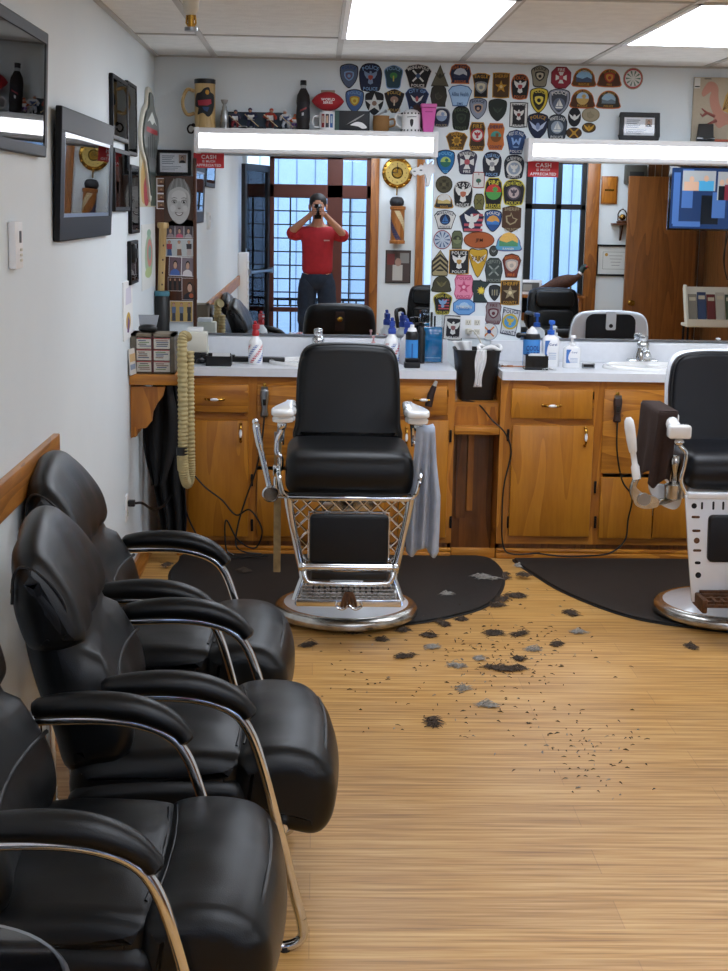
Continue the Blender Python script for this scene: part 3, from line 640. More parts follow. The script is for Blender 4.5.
# cloths on the chair arms, strop
def drape(name, x0, x1, ytop, ztop, zbot, m, label, cat, folds=3, amp=.012, wide=1.25, y0=None):
    def fn(u, v):
        s = v*2-1; a = u*1.0
        if a < .08: q = a/.08; y = ytop+.10*(1-q); z = ztop
        else: q = 0; y = ytop-.006; z = ztop-(ztop-zbot+.02*sin(v*9))*(a-.08)/.92
        k = min(1, max(0, (a-.08)/.5)); w = 1-.25*sin(pi*k)*.6+(wide-1)*k
        x = (x0+x1)/2+s*(x1-x0)/2*w
        return (x, y+amp*k*sin(v*folds*2*pi+2*a)-.012*k, z+.004*sin(7*v))
    b = MB(); b.surf(fn, 26, 36, m); return tag(b.build(name, solid=.004, smooth=80), label, cat)
drape('towel', .400, .475, 5.885, .845, .345, 'cloth_gray', 'grey blue towel hanging from the right arm of the chrome barber chair', 'towel', 3, .022, 1.75)
def bdr(u, v):
    s = v*2-1; y = 6.00+.34*(1-v); z0 = .905
    if u < .12: x = 1.755-.318+.036-u/.12*.075; z = z0+.004
    else: k = (u-.12)/.88; x = 1.755-.318-.040-.022*k*(.6+.6*(1-v))-.010*sin(v*12)*k; z = z0-k*(.275+.03*sin(v*5))+.0
    return (x, y+.01*sin(9*u), z)
b = MB(); b.surf(bdr, 26, 26, 'cloth_brown')
def bdr2(u, v):
    k = u; x = 1.755-.325+(v*2-1)*(.038+.008*k); return (x-.03*k, 5.985-.02*k-.012*sin(v*11)*k, .909-k*(.29+.02*sin(v*6)))
b.surf(bdr2, 20, 20, 'cloth_brown')
tag(b.build('cape', solid=.004, smooth=80), 'dark brown cloth draped over the left arm of the white barber chair', 'cloth')
b = MB(); b.prism(rrect(.030, .575, .004, 2), (0,0,0), XA, ZA, (0,.006,0), 'tan_leather'); b.box(-.015,.015,-.004,.010,.26,.30,'steel'); b.tube([(0,.003,.28),(0,.003,.315),(.02,.003,.335)], .004, 'steel', 8)
tag(b.build('razor_strop', bevel=.001), 'long tan razor strop hanging on the left side of the chrome barber chair', 'strop', loc=(-.152, 6.06, .495))
# ------------------------------------------------------------------ waiting chairs (local: facing +x, origin on the floor under the seat)
def waiting_chair(label, loc, rz=0):
    t = thing('waiting_chair', label, 'chair', loc, rz, 'black padded waiting chairs')
    F = lambda a, c, s: (a, s, c)
    def wr(a, c, s, k=1.0): return .0035*k*sin(38*s+9*a)*sin(21*a+4*c+3*s)
    b = MB()
    pr = [tuple(p) for p in crv([(-.27,.34),(-.285,.42),(-.26,.458),(-.15,.470),(0,.472),(.07,.466),(.105,.452),(.11,.40),(.10,.325),(-.10,.315)], 5, True)]
    b.puff(pr, .285, .05, lambda a, c, s: (a, s, c+(.010*cos(s*8)+wr(a,c,s) if c > .42 else 0)), 'leather', .006, 6, 12)
    pr = [tuple(p) for p in crv([(.075,.33),(.082,.42),(.095,.458),(.15,.474),(.22,.474),(.272,.457),(.308,.412),(.316,.35),(.303,.29),(.268,.262),(.20,.275),(.11,.30)], 5, True)]
    b.puff(pr, .292, .048, lambda a, c, s: (a+.022*cos(s*5.2), s, c+(.008*cos(s*8)+wr(a,c,s,.6) if c > .42 else 0)), 'leather', .006, 6, 12)
    for s in (-1, 1):
        q = [tuple(p) for p in crv([(-.27,.30),(-.27,.385),(-.15,.405),(0,.405),(.10,.395),(.11,.32),(0,.29)], 4, True)]
        b.puff(q, .04, .03, lambda a, c, u, s=s: (a, s*.262+u, c), 'leather', .004, 5, 3)
    so = b.build('seat', t, smooth=60)
    b = MB(); 
    b.tube([(.083+.022*cos(y*5.2), y, .463+.006*cos(y*8)) for y in [-.215+.43*i/16 for i in range(17)]], .004, 'leather_edge', 6)
    b.tube([(.100+.022*cos(y*5.2), y, .469+.006*cos(y*8)) for y in [-.215+.43*i/16 for i in range(17)]], .0025, 'leather_edge', 6)
    b.tube([(.287+.022*cos(y*5.2), y, .4488+.008*cos(y*8)-.03*(abs(y)/.235)**8) for y in [-.235+.47*i/20 for i in range(21)]], .006, 'leather_edge', 6)
    b.build('piping', so)
    b = MB(); b.rbox(-.24, .24, -.24, .24, .285, .32, .01, 'black'); b.build('seat_pan', t)
    # backrest: lower cushion, lumbar roll, overhanging head pillow
    b = MB()
    lo = [tuple(p) for p in crv([(-.20,.44),(-.165,.50),(-.178,.58),(-.215,.65),(-.255,.72),(-.285,.80),(-.345,.82),(-.385,.76),(-.365,.64),(-.325,.52),(-.29,.42)], 5, True)]
    b.puff(lo, .285, .06, lambda a, c, s: (a+(.03*(s/.27)**2+wr(c,a,s) if a > -.24 else 0), s*(1-.06*max(0,(c-.5))), c), 'leather', .006, 6, 12)
    b.tube([(-.190+.03*(y/.27)**2, y, .615) for y in [-.25+.5*i/16 for i in range(17)]], .005, 'leather_edge', 6)
    bo = b.build('backrest', t, smooth=60)
    b = MB()
    hd = [tuple(p) for p in crv([(-.285,.718),(-.256,.745),(-.270,.815),(-.300,.885),(-.338,.945),(-.372,.972),(-.400,.962),(-.416,.92),(-.414,.85),(-.402,.78),(-.382,.715),(-.33,.70)], 5, True)]
    b.puff(hd, .297, .055, lambda a, c, s: (a+.012*(s/.27)**2+wr(c,a,s,1.3), s*(1-.22*max(0,c-.85)), c-.055*(s/.28)**2*max(0,(c-.72)/.25)), 'leather', .006, 7, 12)
    ho = b.build('head_pillow', t, smooth=60)
    b = MB(); b.tube([(-.416+.012*(y/.27)**2, y, .845) for y in [-.255+.51*i/16 for i in range(17)]], .006, 'leather_edge', 6)
    for s in (-1, 1): b.tube(crv([(-.285,s*.275,.735),(-.288,s*.283,.82),(-.325,s*.28,.875),(-.375,s*.272,.905),(-.400,s*.268,.885),(-.405,s*.27,.82)], 5), .004, 'leather_edge', 6)
    b.build('piping', ho)
    for s in (-1, 1):
        y = s*.318
        b = MB(); pts = crv([(-.355,y-s*.02,.590),(-.25,y,.610),(-.10,y,.619),(.0,y,.613),(.075,y,.588),(.118,y,.543),(.152,y,.45),(.190,y,.30),(.225,y,.15),(.243,y,.08)], 6)
        b.tube(pts, .0125, 'chrome', 10)
        b.tube(crv([(.243,y,.08),(.246,y,.035),(.215,y,.0135),(.15,y,.0125),(-.10,y,.0125),(-.30,y,.0125),(-.335,y,.03),(-.338,y,.08),(-.345,y-s*.005,.30),(-.355,y-s*.02,.585)], 6), .0125, 'chrome', 10)
        b.build('leg', t, label='chrome tube arm and leg loop')
        b = MB(); q = crv([(-.205,y,.640),(-.15,y,.648),(-.07,y,.651),(.01,y,.643),(.07,y,.622),(.105,y,.597),(.125,y,.572)], 5); k = len(q)
        b.tube(q, [.020+.009*sin(pi*min(1, i/(k-1)*1.15)) if i not in (0, k-1) else .014 for i in range(k)], 'leather', 14, flat=1.3)
        b.build('arm_pad', t)
        b = MB(); b.cyl((.205,y,.001),(.205,y,.013),.014,'rubber',n=10); b.cyl((-.30,y,.001),(-.30,y,.013),.014,'rubber',n=10); b.build('glide', t)
    for x in (-.24, .20):
        b = MB(); b.tube([(x,-.316,.295 if x < 0 else .30),(x,.316,.295 if x < 0 else .30)], .011, 'chrome', 8); b.build('crossbar', t)
    return t
wc = waiting_chair('black padded waiting chair farthest back, nearest the floor mats', (-.397, 4.37, 0), rad(1))
copy_thing(wc, 'black padded waiting chair in the middle of the row of three', (-.278, 3.54, 0), rad(3))
copy_thing(wc, 'black padded waiting chair in the foreground, cut off by the left edge', (-.388, 2.75, 0), 0)
# dark glass-topped table whose rim peeks into the bottom corner
t = thing('side_table', 'small round dark glass table at the near end of the chair row', 'table', (-.585, 2.125, 0))
b = MB(); b.lathe([(.0,.51),(.207,.51),(.212,.515),(.207,.522),(0,.522)], 'black_gloss', n=48); b.build('tabletop', t)
b = MB(); b.lathe([(.212,.506),(.220,.515),(.212,.524),(.204,.515),(.212,.506)], 'steel', n=48); b.build('rim', t)
b = MB(); b.lathe([(.16,.001),(.16,.012),(.03,.03),(.022,.06),(.022,.50)], 'black', n=28); b.build('pedestal', t)
# ------------------------------------------------------------------ uniform patches on the wall between and above the mirrors
SHAPES = {
 'shield': [(-.5,.36),(-.3,.46),(0,.5),(.3,.46),(.5,.36),(.5,.05),(.40,-.2),(.2,-.4),(0,-.5),(-.2,-.4),(-.40,-.2),(-.5,.05)],
 'flare': [(-.42,.36),(-.2,.46),(0,.5),(.2,.46),(.42,.36),(.5,.22),(.42,-.1),(.34,-.46),(0,-.5),(-.34,-.46),(-.42,-.1),(-.5,.22)],
 'bell': [(-.36,.42),(-.18,.49),(0,.5),(.18,.49),(.36,.42),(.48,.25),(.5,.05),(.42,-.4),(.25,-.47),(0,-.5),(-.25,-.47),(-.42,-.4),(-.5,.05),(-.48,.25)],
 'rect': [(-.5,.40),(-.45,.48),(0,.5),(.45,.48),(.5,.40),(.5,-.40),(.45,-.47),(0,-.5),(-.45,-.47),(-.5,-.40)],
 'barrel': [(-.38,.5),(0,.5),(.38,.5),(.5,.3),(.44,0),(.5,-.3),(.38,-.5),(-.38,-.5),(-.5,-.3),(-.44,0),(-.5,.3)],
 'key': [(-.5,.42),(-.2,.5),(.2,.5),(.5,.42),(.44,.2),(.38,0),(.38,-.5),(-.38,-.5),(-.38,0),(-.44,.2)],
 'fan': [(-.5,.22),(-.35,.42),(0,.5),(.35,.42),(.5,.22),(.40,-.1),(.30,-.5),(-.30,-.5),(-.40,-.1)],
 'tri': [(0,.5),(.5,-.5),(-.5,-.5)], 'wedge': [(-.42,.35),(0,.5),(.42,.35),(.5,.28),(.35,-.15),(.15,-.48),(0,-.5),(-.15,-.48),(-.35,-.15),(-.5,.28)],
 'round': ell(.5,.5,22), 'arch': [(.5,-.5)]+[(.5*cos(pi*i/14), -.15+.65*sin(pi*i/14)) for i in range(15)]+[(-.5,-.5)],
 'penta': [(0,.5),(.5,.10),(.32,-.5),(-.32,-.5),(-.5,.10)], 'chevron': [(0,.5),(.5,.08),(.5,-.44),(.45,-.5),(-.45,-.5),(-.5,-.44),(-.5,.08)],
 'arrow': [(-.38,.5),(0,.46),(.38,.5),(.5,.38),(.46,.15),(.30,-.15),(0,-.5),(-.30,-.15),(-.46,.15),(-.5,.38)],
 'hex': [(-.5,.40),(0,.5),(.5,.40),(.5,-.30),(0,-.5),(-.5,-.30)], 'octa': [(-.25,.5),(.25,.5),(.5,.25),(.5,-.25),(.25,-.5),(-.25,-.5),(-.5,-.25),(-.5,.25)],
 'state': [(-.5,.46),(-.1,.46),(-.08,.5),(.1,.42),(.5,.38),(.22,.10),(.15,-.12),(.20,-.25),(.42,-.5),(-.42,-.5),(-.42,-.1),(-.5,0)],
 'gas': [(-.25,.5),(.25,.5),(.42,.36),(.5,.0),(.40,-.36),(.42,-.5),(-.42,-.5),(-.40,-.36),(-.5,.0),(-.42,.36)],
 'para': [(-.42,.5),(.5,.42),(.34,-.5),(-.46,-.44)],
}
EAGLE = [(0,.5),(.10,.42),(.06,.30),(.20,.34),(.5,.5),(.46,.2),(.30,-.05),(.14,-.08),(.20,-.40),(0,-.5),(-.20,-.40),(-.14,-.08),(-.30,-.05),(-.46,.2),(-.5,.5),(-.20,.34),(-.06,.30),(-.10,.42)]
SEAL = None
def emb(b, kind, x, z, s, c1, c2, y):
    """embroidered device of size s centred at (x, z)"""
    P = lambda pts, k=1.0: [(x+p[0]*s*k, z+p[1]*s*k) for p in pts]
    if kind == 'star': b.face(P(star(.52)), c1, y); b.face(P(ell(.13,.13,12)), c2, y-.0004)
    elif kind == 'sun': b.face(P(star(.5,.6,9)), c1, y); b.face(P(ell(.24,.24,12)), c2, y-.0004)
    elif kind == 'eagle': b.face(P(EAGLE), c1, y); b.face(P(SHAPES['shield'], .36), c2, y-.0004)
    elif kind == 'seal': b.face(P(ell(.5,.5,20)), c1, y); b.face(P(ell(.38,.38,20)), c2, y-.0004); b.face(P(EAGLE, .5), c1, y-.0008)
    elif kind == 'disc': b.face(P(ell(.5,.5,20)), c1, y); b.face([(x+p[0]*s, z+p[1]*s) for p in ell(.5,.5,12,0,0,pi,2*pi)], c2, y-.0004); b.face(P(star(.22,.6,7,.1,.16)), c2, y-.0004)
    elif kind == 'badge': b.face(P(SHAPES['shield'], .95), c1, y); b.face(P(SHAPES['shield'], .68), c2, y-.0004); b.face(P(ell(.16,.16,12)), c1, y-.0008)
    elif kind == 'cross':
        for a in range(4):
            r = a*pi/2; b.face([(x+s*(p[0]*cos(r)-p[1]*sin(r)), z+s*(p[0]*sin(r)+p[1]*cos(r))) for p in ((-.06,.08),(-.24,.48),(.24,.48),(.06,.08))], c1, y)
        b.face(P(ell(.20,.20,14)), c2, y-.0004)
    elif kind == 'x':
        for a in (pi/4, -pi/4): b.face([(x+s*(p[0]*cos(a)-p[1]*sin(a)), z+s*(p[0]*sin(a)+p[1]*cos(a))) for p in ((-.06,.55),(.06,.55),(.06,-.55),(-.06,-.55))], c1, y); y -= .0004
        b.face(P(ell(.17,.17,12)), c2, y)
    elif kind == 'boat': b.face(P(ell(.45,.45,18)), c2, y); b.face(P([(0,.4),(.3,-.15),(0,-.15)]), c1, y-.0004); b.face(P([(-.04,.3),(-.25,-.15),(-.04,-.15)]), c1, y-.0004); b.face(P([(-.32,-.2),(.32,-.2),(.2,-.32),(-.2,-.32)]), c1, y-.0004)
    elif kind == 'scene': b.face(P([(-.5,-.3),(.5,-.3),(.5,.1),(.3,.35),(0,.45),(-.3,.35),(-.5,.1)]), c1, y); b.face(P([(-.5,-.3),(.5,-.3),(.5,-.12),(.2,.02),(-.1,-.1),(-.5,.0)]), c2, y-.0004)
    elif kind == 'flag':
        for i in range(4): b.face(P([(.0,.30-.2*i),(.45,.30-.2*i),(.45,.20-.2*i),(-.3 if i > 1 else .0,.20-.2*i),(-.3 if i > 1 else .0,.30-.2*i)]), c1, y)
        b.face(P(EAGLE, .6), c2, y-.0004)
    elif kind == 'bars':
        for i in (-1, 0, 1): b.face(P([(i*.26-.07,.35),(i*.26+.07,.35),(i*.26+.07,-.3),(i*.26-.07,-.3)]), c1, y)
        b.face(P([(-.06,.3),(.06,.3),(0,-.4)]), c2, y-.0004)
    elif kind == 'chev':
        for i in range(3): h = .38-.26*i; b.face(P([(0,h),(.45,h-.38),(.45,h-.52),(0,h-.14),(-.45,h-.52),(-.45,h-.38)]), c1, y)
        b.face(P(ell(.22,.05,10,0,-.50)), c2, y)
    elif kind == 'wing': b.face(P([(-.5,.3),(-.1,.0),(0,.12),(.1,.0),(.5,.3),(.3,-.1),(0,-.3),(-.3,-.1)]), c1, y); b.face(P(ell(.12,.2,12)), c2, y-.0004)
    elif kind == 'w': b.face(P([(-.5,.4),(-.3,.4),(-.2,0),(0,.3),(.2,0),(.3,.4),(.5,.4),(.3,-.35),(0,0),(-.3,-.35)]), c1, y); b.face(P([(-.35,-.42),(.35,-.42),(.2,-.55),(-.2,-.55)]), c2, y)
    elif kind == 'spokes':
        b.face(P(ell(.5,.5,20)), c1, y)
        for i in range(10): a = 2*pi*i/10; b.face([(x+s*p*cos(a+o), z+s*p*sin(a+o)) for p, o in ((.1,0),(.46,.12),(.46,-.12))], c2, y-.0004)
    elif kind == 'tree': b.face(P(ell(.35,.28,14,0,.12)), c1, y); b.face(P([(-.06,.1),(.06,.1),(.06,-.4),(-.06,-.4)]), c2, y-.0004)
    elif kind == 'outline': b.face(P([(-.4,.2),(-.1,.25),(-.05,.45),(.1,.1),(.4,.0),(.25,-.25),(-.1,-.4),(-.35,-.2)]), c1, y); b.face(P([(-.3,.14),(-.06,.18),(-.02,.3),(.06,.05),(.28,-.02),(.18,-.18),(-.08,-.3),(-.25,-.14)]), c2, y-.0004)
npatch = 0
def patch(px_, py_, w, h, shape, rim, field, em, label, top=None, bot=None, tc='%d8d4c0', mid=None, fan=None, rot=0, es=.5, ez=0.0):
    """em = (device, colour, colour); sizes in photo pixels become metres on the wall"""
    c = B(px_, py_); k = hit(px_+1, py_, 1, D).x-c.x; W, H = w*k*1.0, h*k*1.0
    P = [(p[0]*W, p[1]*H) for p in SHAPES[shape]]
    if shape not in ('tri', 'penta', 'octa', 'hex', 'state', 'para', 'round', 'chevron', 'key', 'fan', 'barrel', 'gas'): P = [tuple(p) for p in crv(P, 3, True)]
    b = MB(); b.slab(P, rim, -.0035, -.0005)
    b.slab([(p[0]*(1-.008/W*1.0), p[1]*(1-.009/H*1.0)) for p in P], field, -.0045, -.0034)
    y = -.0049
    if fan: b.face([(p[0]*(1-.03/W), p[1]*(1-.03/H)) for p in P], fan, y); y -= .0004
    s = min(W, H)
    if em: emb(b, em[0], 0, ez*H, s*es*1.15, em[1], em[2], y)
    th = max(.009, H*.125)
    if top: b.text(top, 0, H*.36, th, tc, y-.001, W*.78, arc=(W*.75 if shape in ('flare','bell','fan','arch','shield','round','wedge','gas') else None))
    if bot: b.text(bot, 0, -H*.385, th*.9, tc, y-.001, W*(.62 if shape in ('flare','bell','fan') else .72 if shape != 'shield' else .3))
    if mid: b.text(mid, 0, ez*H, th*1.5, tc, y-.002, W*.7)
    o = b.build('uniform_patch', fix=False, smooth=20); o.rotation_euler.y = rot
    tag(o, label, 'patch', 'uniform patches on the wall', loc=(c.x, D, c.z))
NV, BK, GO, WH, GR, RD, BL, LB, OR, OL, BR, TN = '%1b2440', '%15151a', '%b8892c', '%d6d6d2', '%83868a', '%8c2330', '%2a4f86', '%7fa3cc', '%c2692a', '%3f3d2c', '%46301f', '%9a8c6e'
P_ = patch
# top row
P_(349,76,18,24,'shield',BK,'%56637c',('badge',LB,'%6a5a72'),'blue grey shield patch at the left end of the top patch row','POLICE',tc=BL)
P_(370.5,77.7,23,28,'bell',BK,NV,('eagle','%7a8fae','%a04438'),'tall navy patch with blue globe and eagle, second in the top row','POLICE','POLICE',tc=LB)
P_(393.5,77,19,23,'flare',LB,'%24424e',('tree','%3f7d46','%a7a04a'),'small teal patch with a green tree, third in the top row','POLICE',tc=LB)
P_(418,76,28,24,'fan',WH,BK,('x',WH,'%3b5475'),'wide black patch with crossed white devices, MINNEAPOLIS arched on top','MINNEAPOLIS','POLICE',tc=WH)
P_(440,75.6,18,21,'tri','%2b2a22','%5b5746',('wing','%3b392d','%2f2e25'),'plain olive triangle patch in the top row')
P_(460.4,74,22,19,'gas',OR,NV,('scene','%bfc6cf','%25314f'),'orange rimmed fan patch with a night skyline','FIRE DEPT','RESCUE',OR,es=.6)
P_(481,85.5,18,24,'key',GO,BK,('badge',GR,'%c8c2a8'),'gold edged keystone patch lettered EAGLE','EAGLE',None,GO,es=.6,ez=-.08)
P_(501,85.5,17,25,'rect',GO,'%4a3216',('star',GO,'%d9c68a'),'brown and gold SHERIFF patch with a star in the second column from the top right','SHERIFF',None,GO,es=.62,ez=-.05)
P_(520,87,18,25,'bell',OR,BK,('eagle',WH,'%a2444a'),'black POLICE patch with orange rim and white eagle','POLICE','POLICE',OR,es=.6)
# second row
P_(354.6,101,18,23,'shield',BK,'%4c6a9a',('badge',GO,'%d6c45a'),'blue shield patch with a yellow figure, first in the second row','POLICE',tc=LB)
P_(374.3,103.4,18,23,'shield',BK,BK,('star',WH,'%8a6a5a'),'black shield patch with a large white star',es=.9)
P_(394.2,101,20,23,'wedge',BR,BK,('tree','%9b7a6a','%c5b9a0'),'black wedge patch with brown rim and small figure','POLICE','POLICE','%b28f48')
P_(416.9,99,24,23,'fan',BL,NV,('wing',WH,'%b4575c'),'navy fan patch with a spread white bird, right of the black wedge patch','CITY OF','POLICE',LB)
P_(438.6,96,17,21,'gas','%23221c','%34322a',('outline','%4a483a','%3a382e'),'plain dark olive oval patch under the olive triangle')
P_(460,95.5,24,21,'fan',BL,'%9fc1e2',None,'light blue patch lettered EMS below the skyline patch',None,'EMS',BL,mid='Allina Health',ez=.06)

P_(478,108.6,17,21,'shield',NV,'%8b93a2',('badge','%b49a86',NV),'grey POLICE shield patch below the keystone patch','POLICE',tc=NV)
P_(497.5,110,18,22,'shield','%1c2420','%232b26',('wing','%39443c','%2d352f'),'plain dark green shield patch under the SHERIFF patch')
P_(518.6,115,18,25,'rect',BK,WH,('eagle','%d8d4d0','%7a3a3a'),'white edged black rectangular patch with a white eagle, at the top right of the column','POLICE','POLICE',BK,fan='%231f26')
P_(441.5,117.7,17,19,'bell',GR,NV,('disc',WH,'%8da2c0'),'navy patch with a white oval beside the pink bin',None,'POLICE',TN,es=.55,ez=.1)
P_(461,118.5,18,24,'bell','%10130f','%19201a',('badge','%2f3c2e','%202a20'),'dark green patch under the light blue EMS patch','POLICE','POLICE','%4d5a42')
P_(456.6,140.8,22,18,'fan',GO,'%4d3510',('sun',GO,'%7a5a1a'),'brown and gold fan patch with a sun badge','SHERIFF','DEPUTY',GO,es=.55)
P_(477.2,136.6,16,28,'barrel',GO,'%3b2a18',('seal','%a8333c',WH),'tall gold edged patch with a red ringed crest','FIRE','COUNTY',GO,es=.72,ez=.05)
P_(495.8,136.6,17,26,'barrel',OR,'%b5642a',('disc','%3f8f86','%7a4a20'),'orange barrel shaped patch with a green disc','SHERIFF','COUNTY','%2c2f52',es=.55)
P_(516,142,20,24,'fan',NV,'%2a4673',('w','%86a8d8',LB),'blue patch with a big pale W','WEST ST. PAUL','POLICE',WH,es=.45)
# column between the mirrors
P_(445.5,162,18,24,'shield',BK,'%1d6aa6',('disc','%a8c26a','%2c6a58'),'bright blue POLICE shield patch at the left of the column','POLICE','POLICE','%6fb4e0',es=.5)
P_(467,162,20,24,'flare',NV,'%3d3a4a',('cross',WH,'%b2565c'),'dark flared patch with a pale fire cross','BURNSVILLE','FIRE',WH,es=.62)
P_(492,164.5,19,25,'bell',NV,'%20242e',('eagle',WH,'%8d8f94'),'dark patch with a white swooping eagle','ROSEVILLE','POLICE',LB,es=.6)
P_(514,167,20,24,'bell',BK,'%232b38',('seal',WH,'%93a0b0'),'dark patch with a round white seal at the right of the column','U.S. DEPARTMENT','SECURITY',WH,es=.68,ez=-.06)
P_(444,184.5,17,17,'round','%26241a','%4b4733',('cross','%33301f','%5d583f'),'round olive patch with a fire cross')
P_(478.5,180,12,16,'rect','%9a3a34',WH,('tree','%3c6a5c','%6a5a44'),'small white patch with a red top bar and a tree',es=.55,ez=-.1,top='II',tc='%9a3a34')
P_(444,201,17,14,'arch',GO,'%2a2a2c',('scene',WH,'%c8b070'),'gold edged arch patch with a white bear',None,'POLICE',GO,es=.8,ez=.1)
P_(463,194.4,20,27,'bell',WH,BK,('eagle',WH,'%b06a50'),'large black patch with a white headed eagle','STATE','POLICE',WH,es=.7)
P_(479,201.8,11,16,'gas','%2b2a18','%6d6a3c',('x','%3a381f','%54512c'),'small olive oval patch in the middle of the column')
P_(493.4,193.6,19,31,'gas','%c4b83a',BK,('disc','%b93a34','%4f9a4c'),'tall yellow edged patch with a red roundel','FIRE','RESCUE','%d0c23e',es=.7,ez=.05)
P_(513.6,192.7,22,26,'bell','%c9c03c','%1d1b20',('seal','%4a4450','%b7a6a4'),'black patch with a bright yellow border and eagle seal','DEPARTMENT','POLICE','%cfc545',es=.55)
P_(445,219.5,22,19,'fan',BK,WH,('boat','%3d6ea6',NV),'white edged navy patch with a sail, MINNEAPOLIS arched above','MINNEAPOLIS','POLICE',NV,fan=None,es=.55)
P_(471.6,219,25,26,'penta','%5a5348',NV,('flag','%b0525c',WH),'five sided patch with red and white stripes and an eagle',es=.85,ez=-.08)
P_(493,220.8,17,22,'shield',BK,'%27508c',('scene','%d29a4a','%3f7cc0'),'blue POLICE shield patch with a sunset','POLICE',tc=WH,es=.62)
P_(511.5,219,19,27,'hex',BR,'%4d3423',('outline',TN,'%4d3423'),'brown six sided patch with a state outline','SHERIFF','COUNTY',TN,es=.7)
P_(442.3,239.7,18,19,'round','%8f3440','%97a6b8',('spokes','%b7c3d0','%4a5f84'),'round patch with blue spokes and red rim',es=.8)
P_(457,239.7,12,18,'gas','%33382a','%5a6348',('disc','%33382a','%77805c'),'small green oval patch left of the leather oval',es=.6)
P_(479,240,31,17,'round','%6a3216','%a3552a',None,'wide orange brown leather oval lettered JPM',mid='JPM',tc='%3a1a0c')
P_(508.5,242,24,17,'arch','%5a3f7e','%5aa0c4',('scene','%e0b25c','%4f9068'),'colourful arch patch with a purple base',None,'RANGER',WH,es=.95,ez=.08)
P_(440,263,16,26,'chevron','%3a3426','%9b8f6c',('chev','%2a2620','%2a2620'),'tan patch with three dark chevron stripes',es=1.0,ez=.08)
P_(459,262,20,25,'rect',GO,BK,('eagle',WH,'%b08a4a'),'black POLICE patch with gold rim and white bird, right of the chevrons','POLICE','POLICE',WH,es=.6)
P_(478,263,19,29,'arrow',BK,'%c39a2a',('wing',WH,'%c39a2a'),'gold arrowhead patch in the column',es=.75,ez=.15,mid='PARK',tc='%6a4c14')
P_(493.5,251,9,11,'round',BK,'%3a3f3e',('wing','%8f9492','%5f6462'),'tiny dark round patch with a bird')
P_(493.7,270.5,18,25,'gas','%202624','%394240',('x','%8e968e','%5f6862'),'dark grey green oval patch with crossed shapes','DEPUTY','POLICE','%7e867e',es=.6)
P_(511.5,265.5,19,24,'fan','%3d2016','%6d3026',('badge','%a9a19a','%d3bfae'),'brown and red fan patch with a silver badge','MINNESOTA','FIRE',OR,es=.6)
P_(441.4,283.7,18,16,'arch','%2c2a1c','%403d2b',('wing','%6a6542','%54512f'),'dark olive arch patch at the left edge of the column',es=.6)
P_(463.7,287,19,24,'barrel','%c04a72','%e08aa6',('star','%c04a72','%eab0c2'),'pink patch in the lower column','POLICE','POLICE','%b03a64',es=.6)
P_(481,291,18,23,'state',BK,'%2a3a3a',('sun','%d8b93a','%e6d04a'),'state shaped patch with a yellow sun',es=.42,ez=.02)
P_(494.5,292.7,11,16,'shield',BK,'%2c3033',('bars','%8f8a78','%a39a6a'),'small dark shield patch with three bars',es=.7)
P_(510,292.7,19,25,'rect',GO,'%3d2a14',('star',TN,'%d9cba0'),'brown and gold SHERIFF star patch in the lower column','SHERIFF','COUNTY',GO,es=.65)
P_(442.6,303.5,19,22,'flare','%b9ad3c',BK,('flag','%a94a50',LB),'black patch with yellow arch and flag stripes','SPECIAL UNIT','POLICE','%b9ad3c',es=.65)
P_(464,307,22,16,'octa','%2f5c9c','%6fa2d8',('scene','%a9cbe8','%4f86c4'),'light blue eight sided patch under the pink patch',None,None,WH,mid='PLYMOUTH',es=.6)
P_(493.3,313.3,16,22,'barrel','%5d2430','%8a7f80',('badge','%5d2430','%a9a3a0'),'grey and maroon patch above the outlet','FIRE','RESCUE','%5d2430',es=.6)
P_(510,321.6,19,28,'para',NV,'%c8ccd0',('seal','%c0a93c','%4f93c4'),'pale slanted patch with a blue and yellow seal','POLICE','COUNTY',NV,es=.72,rot=rad(4))
P_(453,328,19,25,'rect',BK,WH,('eagle',WH,'%8a5a5a'),'white edged black POLICE patch with an eagle beside the outlet',None,'POLICE',WH,fan='%1d1a22',es=.6,rot=rad(3))
P_(489,331.5,18,18,'round','%9aa4b2',WH,('x','%d2762c','%2c3c70'),'round white patch with orange and navy pinwheel',es=.6)
# right group above the right mirror
P_(539.8,76.3,18,21,'flare',BK,'%8b8674',('badge','%2c2b2a','%b8b09a'),'grey and black patch at the top left of the group over the right mirror','POLICE',None,BK)
P_(561,77.7,20,21,'octa','%6a1c28','%8f2738',('cross',WH,'%b54552'),'maroon eight sided patch with a white fire cross','FIRE',tc=WH)
P_(584,77.3,22,18,'arch',OR,'%5d3a18',('scene','%86b0d0','%3f4f6a'),'orange arch patch with a dark peak, third in its row','FIRE RESCUE','RESCUE',GO,es=.75)
P_(609.4,77.9,22,17,'arch',OR,'%4c2c16',('badge','%a0342c','%c28a3a'),'arch patch lettered ST. PAUL FIRE with a red badge','ST. PAUL','FIRE',GO,es=.55)
P_(633,78.6,20,21,'round',TN,'%b04a50',('spokes',WH,'%5d7a6a'),'round red and white patch at the right end of the row',es=.7)
P_(538.8,100.4,18,25,'shield',BK,'%c9b23a',('badge',BK,'%d8c552'),'black and yellow POLICE shield patch','POLICE',tc='%d8c552',fan='%2a2512',es=.6)
P_(559,102,21,26,'shield',BK,'%8c92a0',('boat',WH,'%5a6478'),'grey and black POLICE shield patch','POLICE',tc=WH,fan='%3a3f4a',es=.55,ez=-.08)
P_(582.5,98.5,23,18,'arch',OR,'%4c2c16',('disc','%9ec0dc','%c0a060'),'arch patch lettered RAMSEY COUNTY POLICE','RAMSEY COUNTY','POLICE',GO,es=.6)
P_(608.5,99.4,22,17,'arch',OR,'%3a3226',('scene','%9ab8cc','%6a7a86'),'arch patch lettered ST. PAUL POLICE','ST. PAUL','POLICE',GO,es=.7)
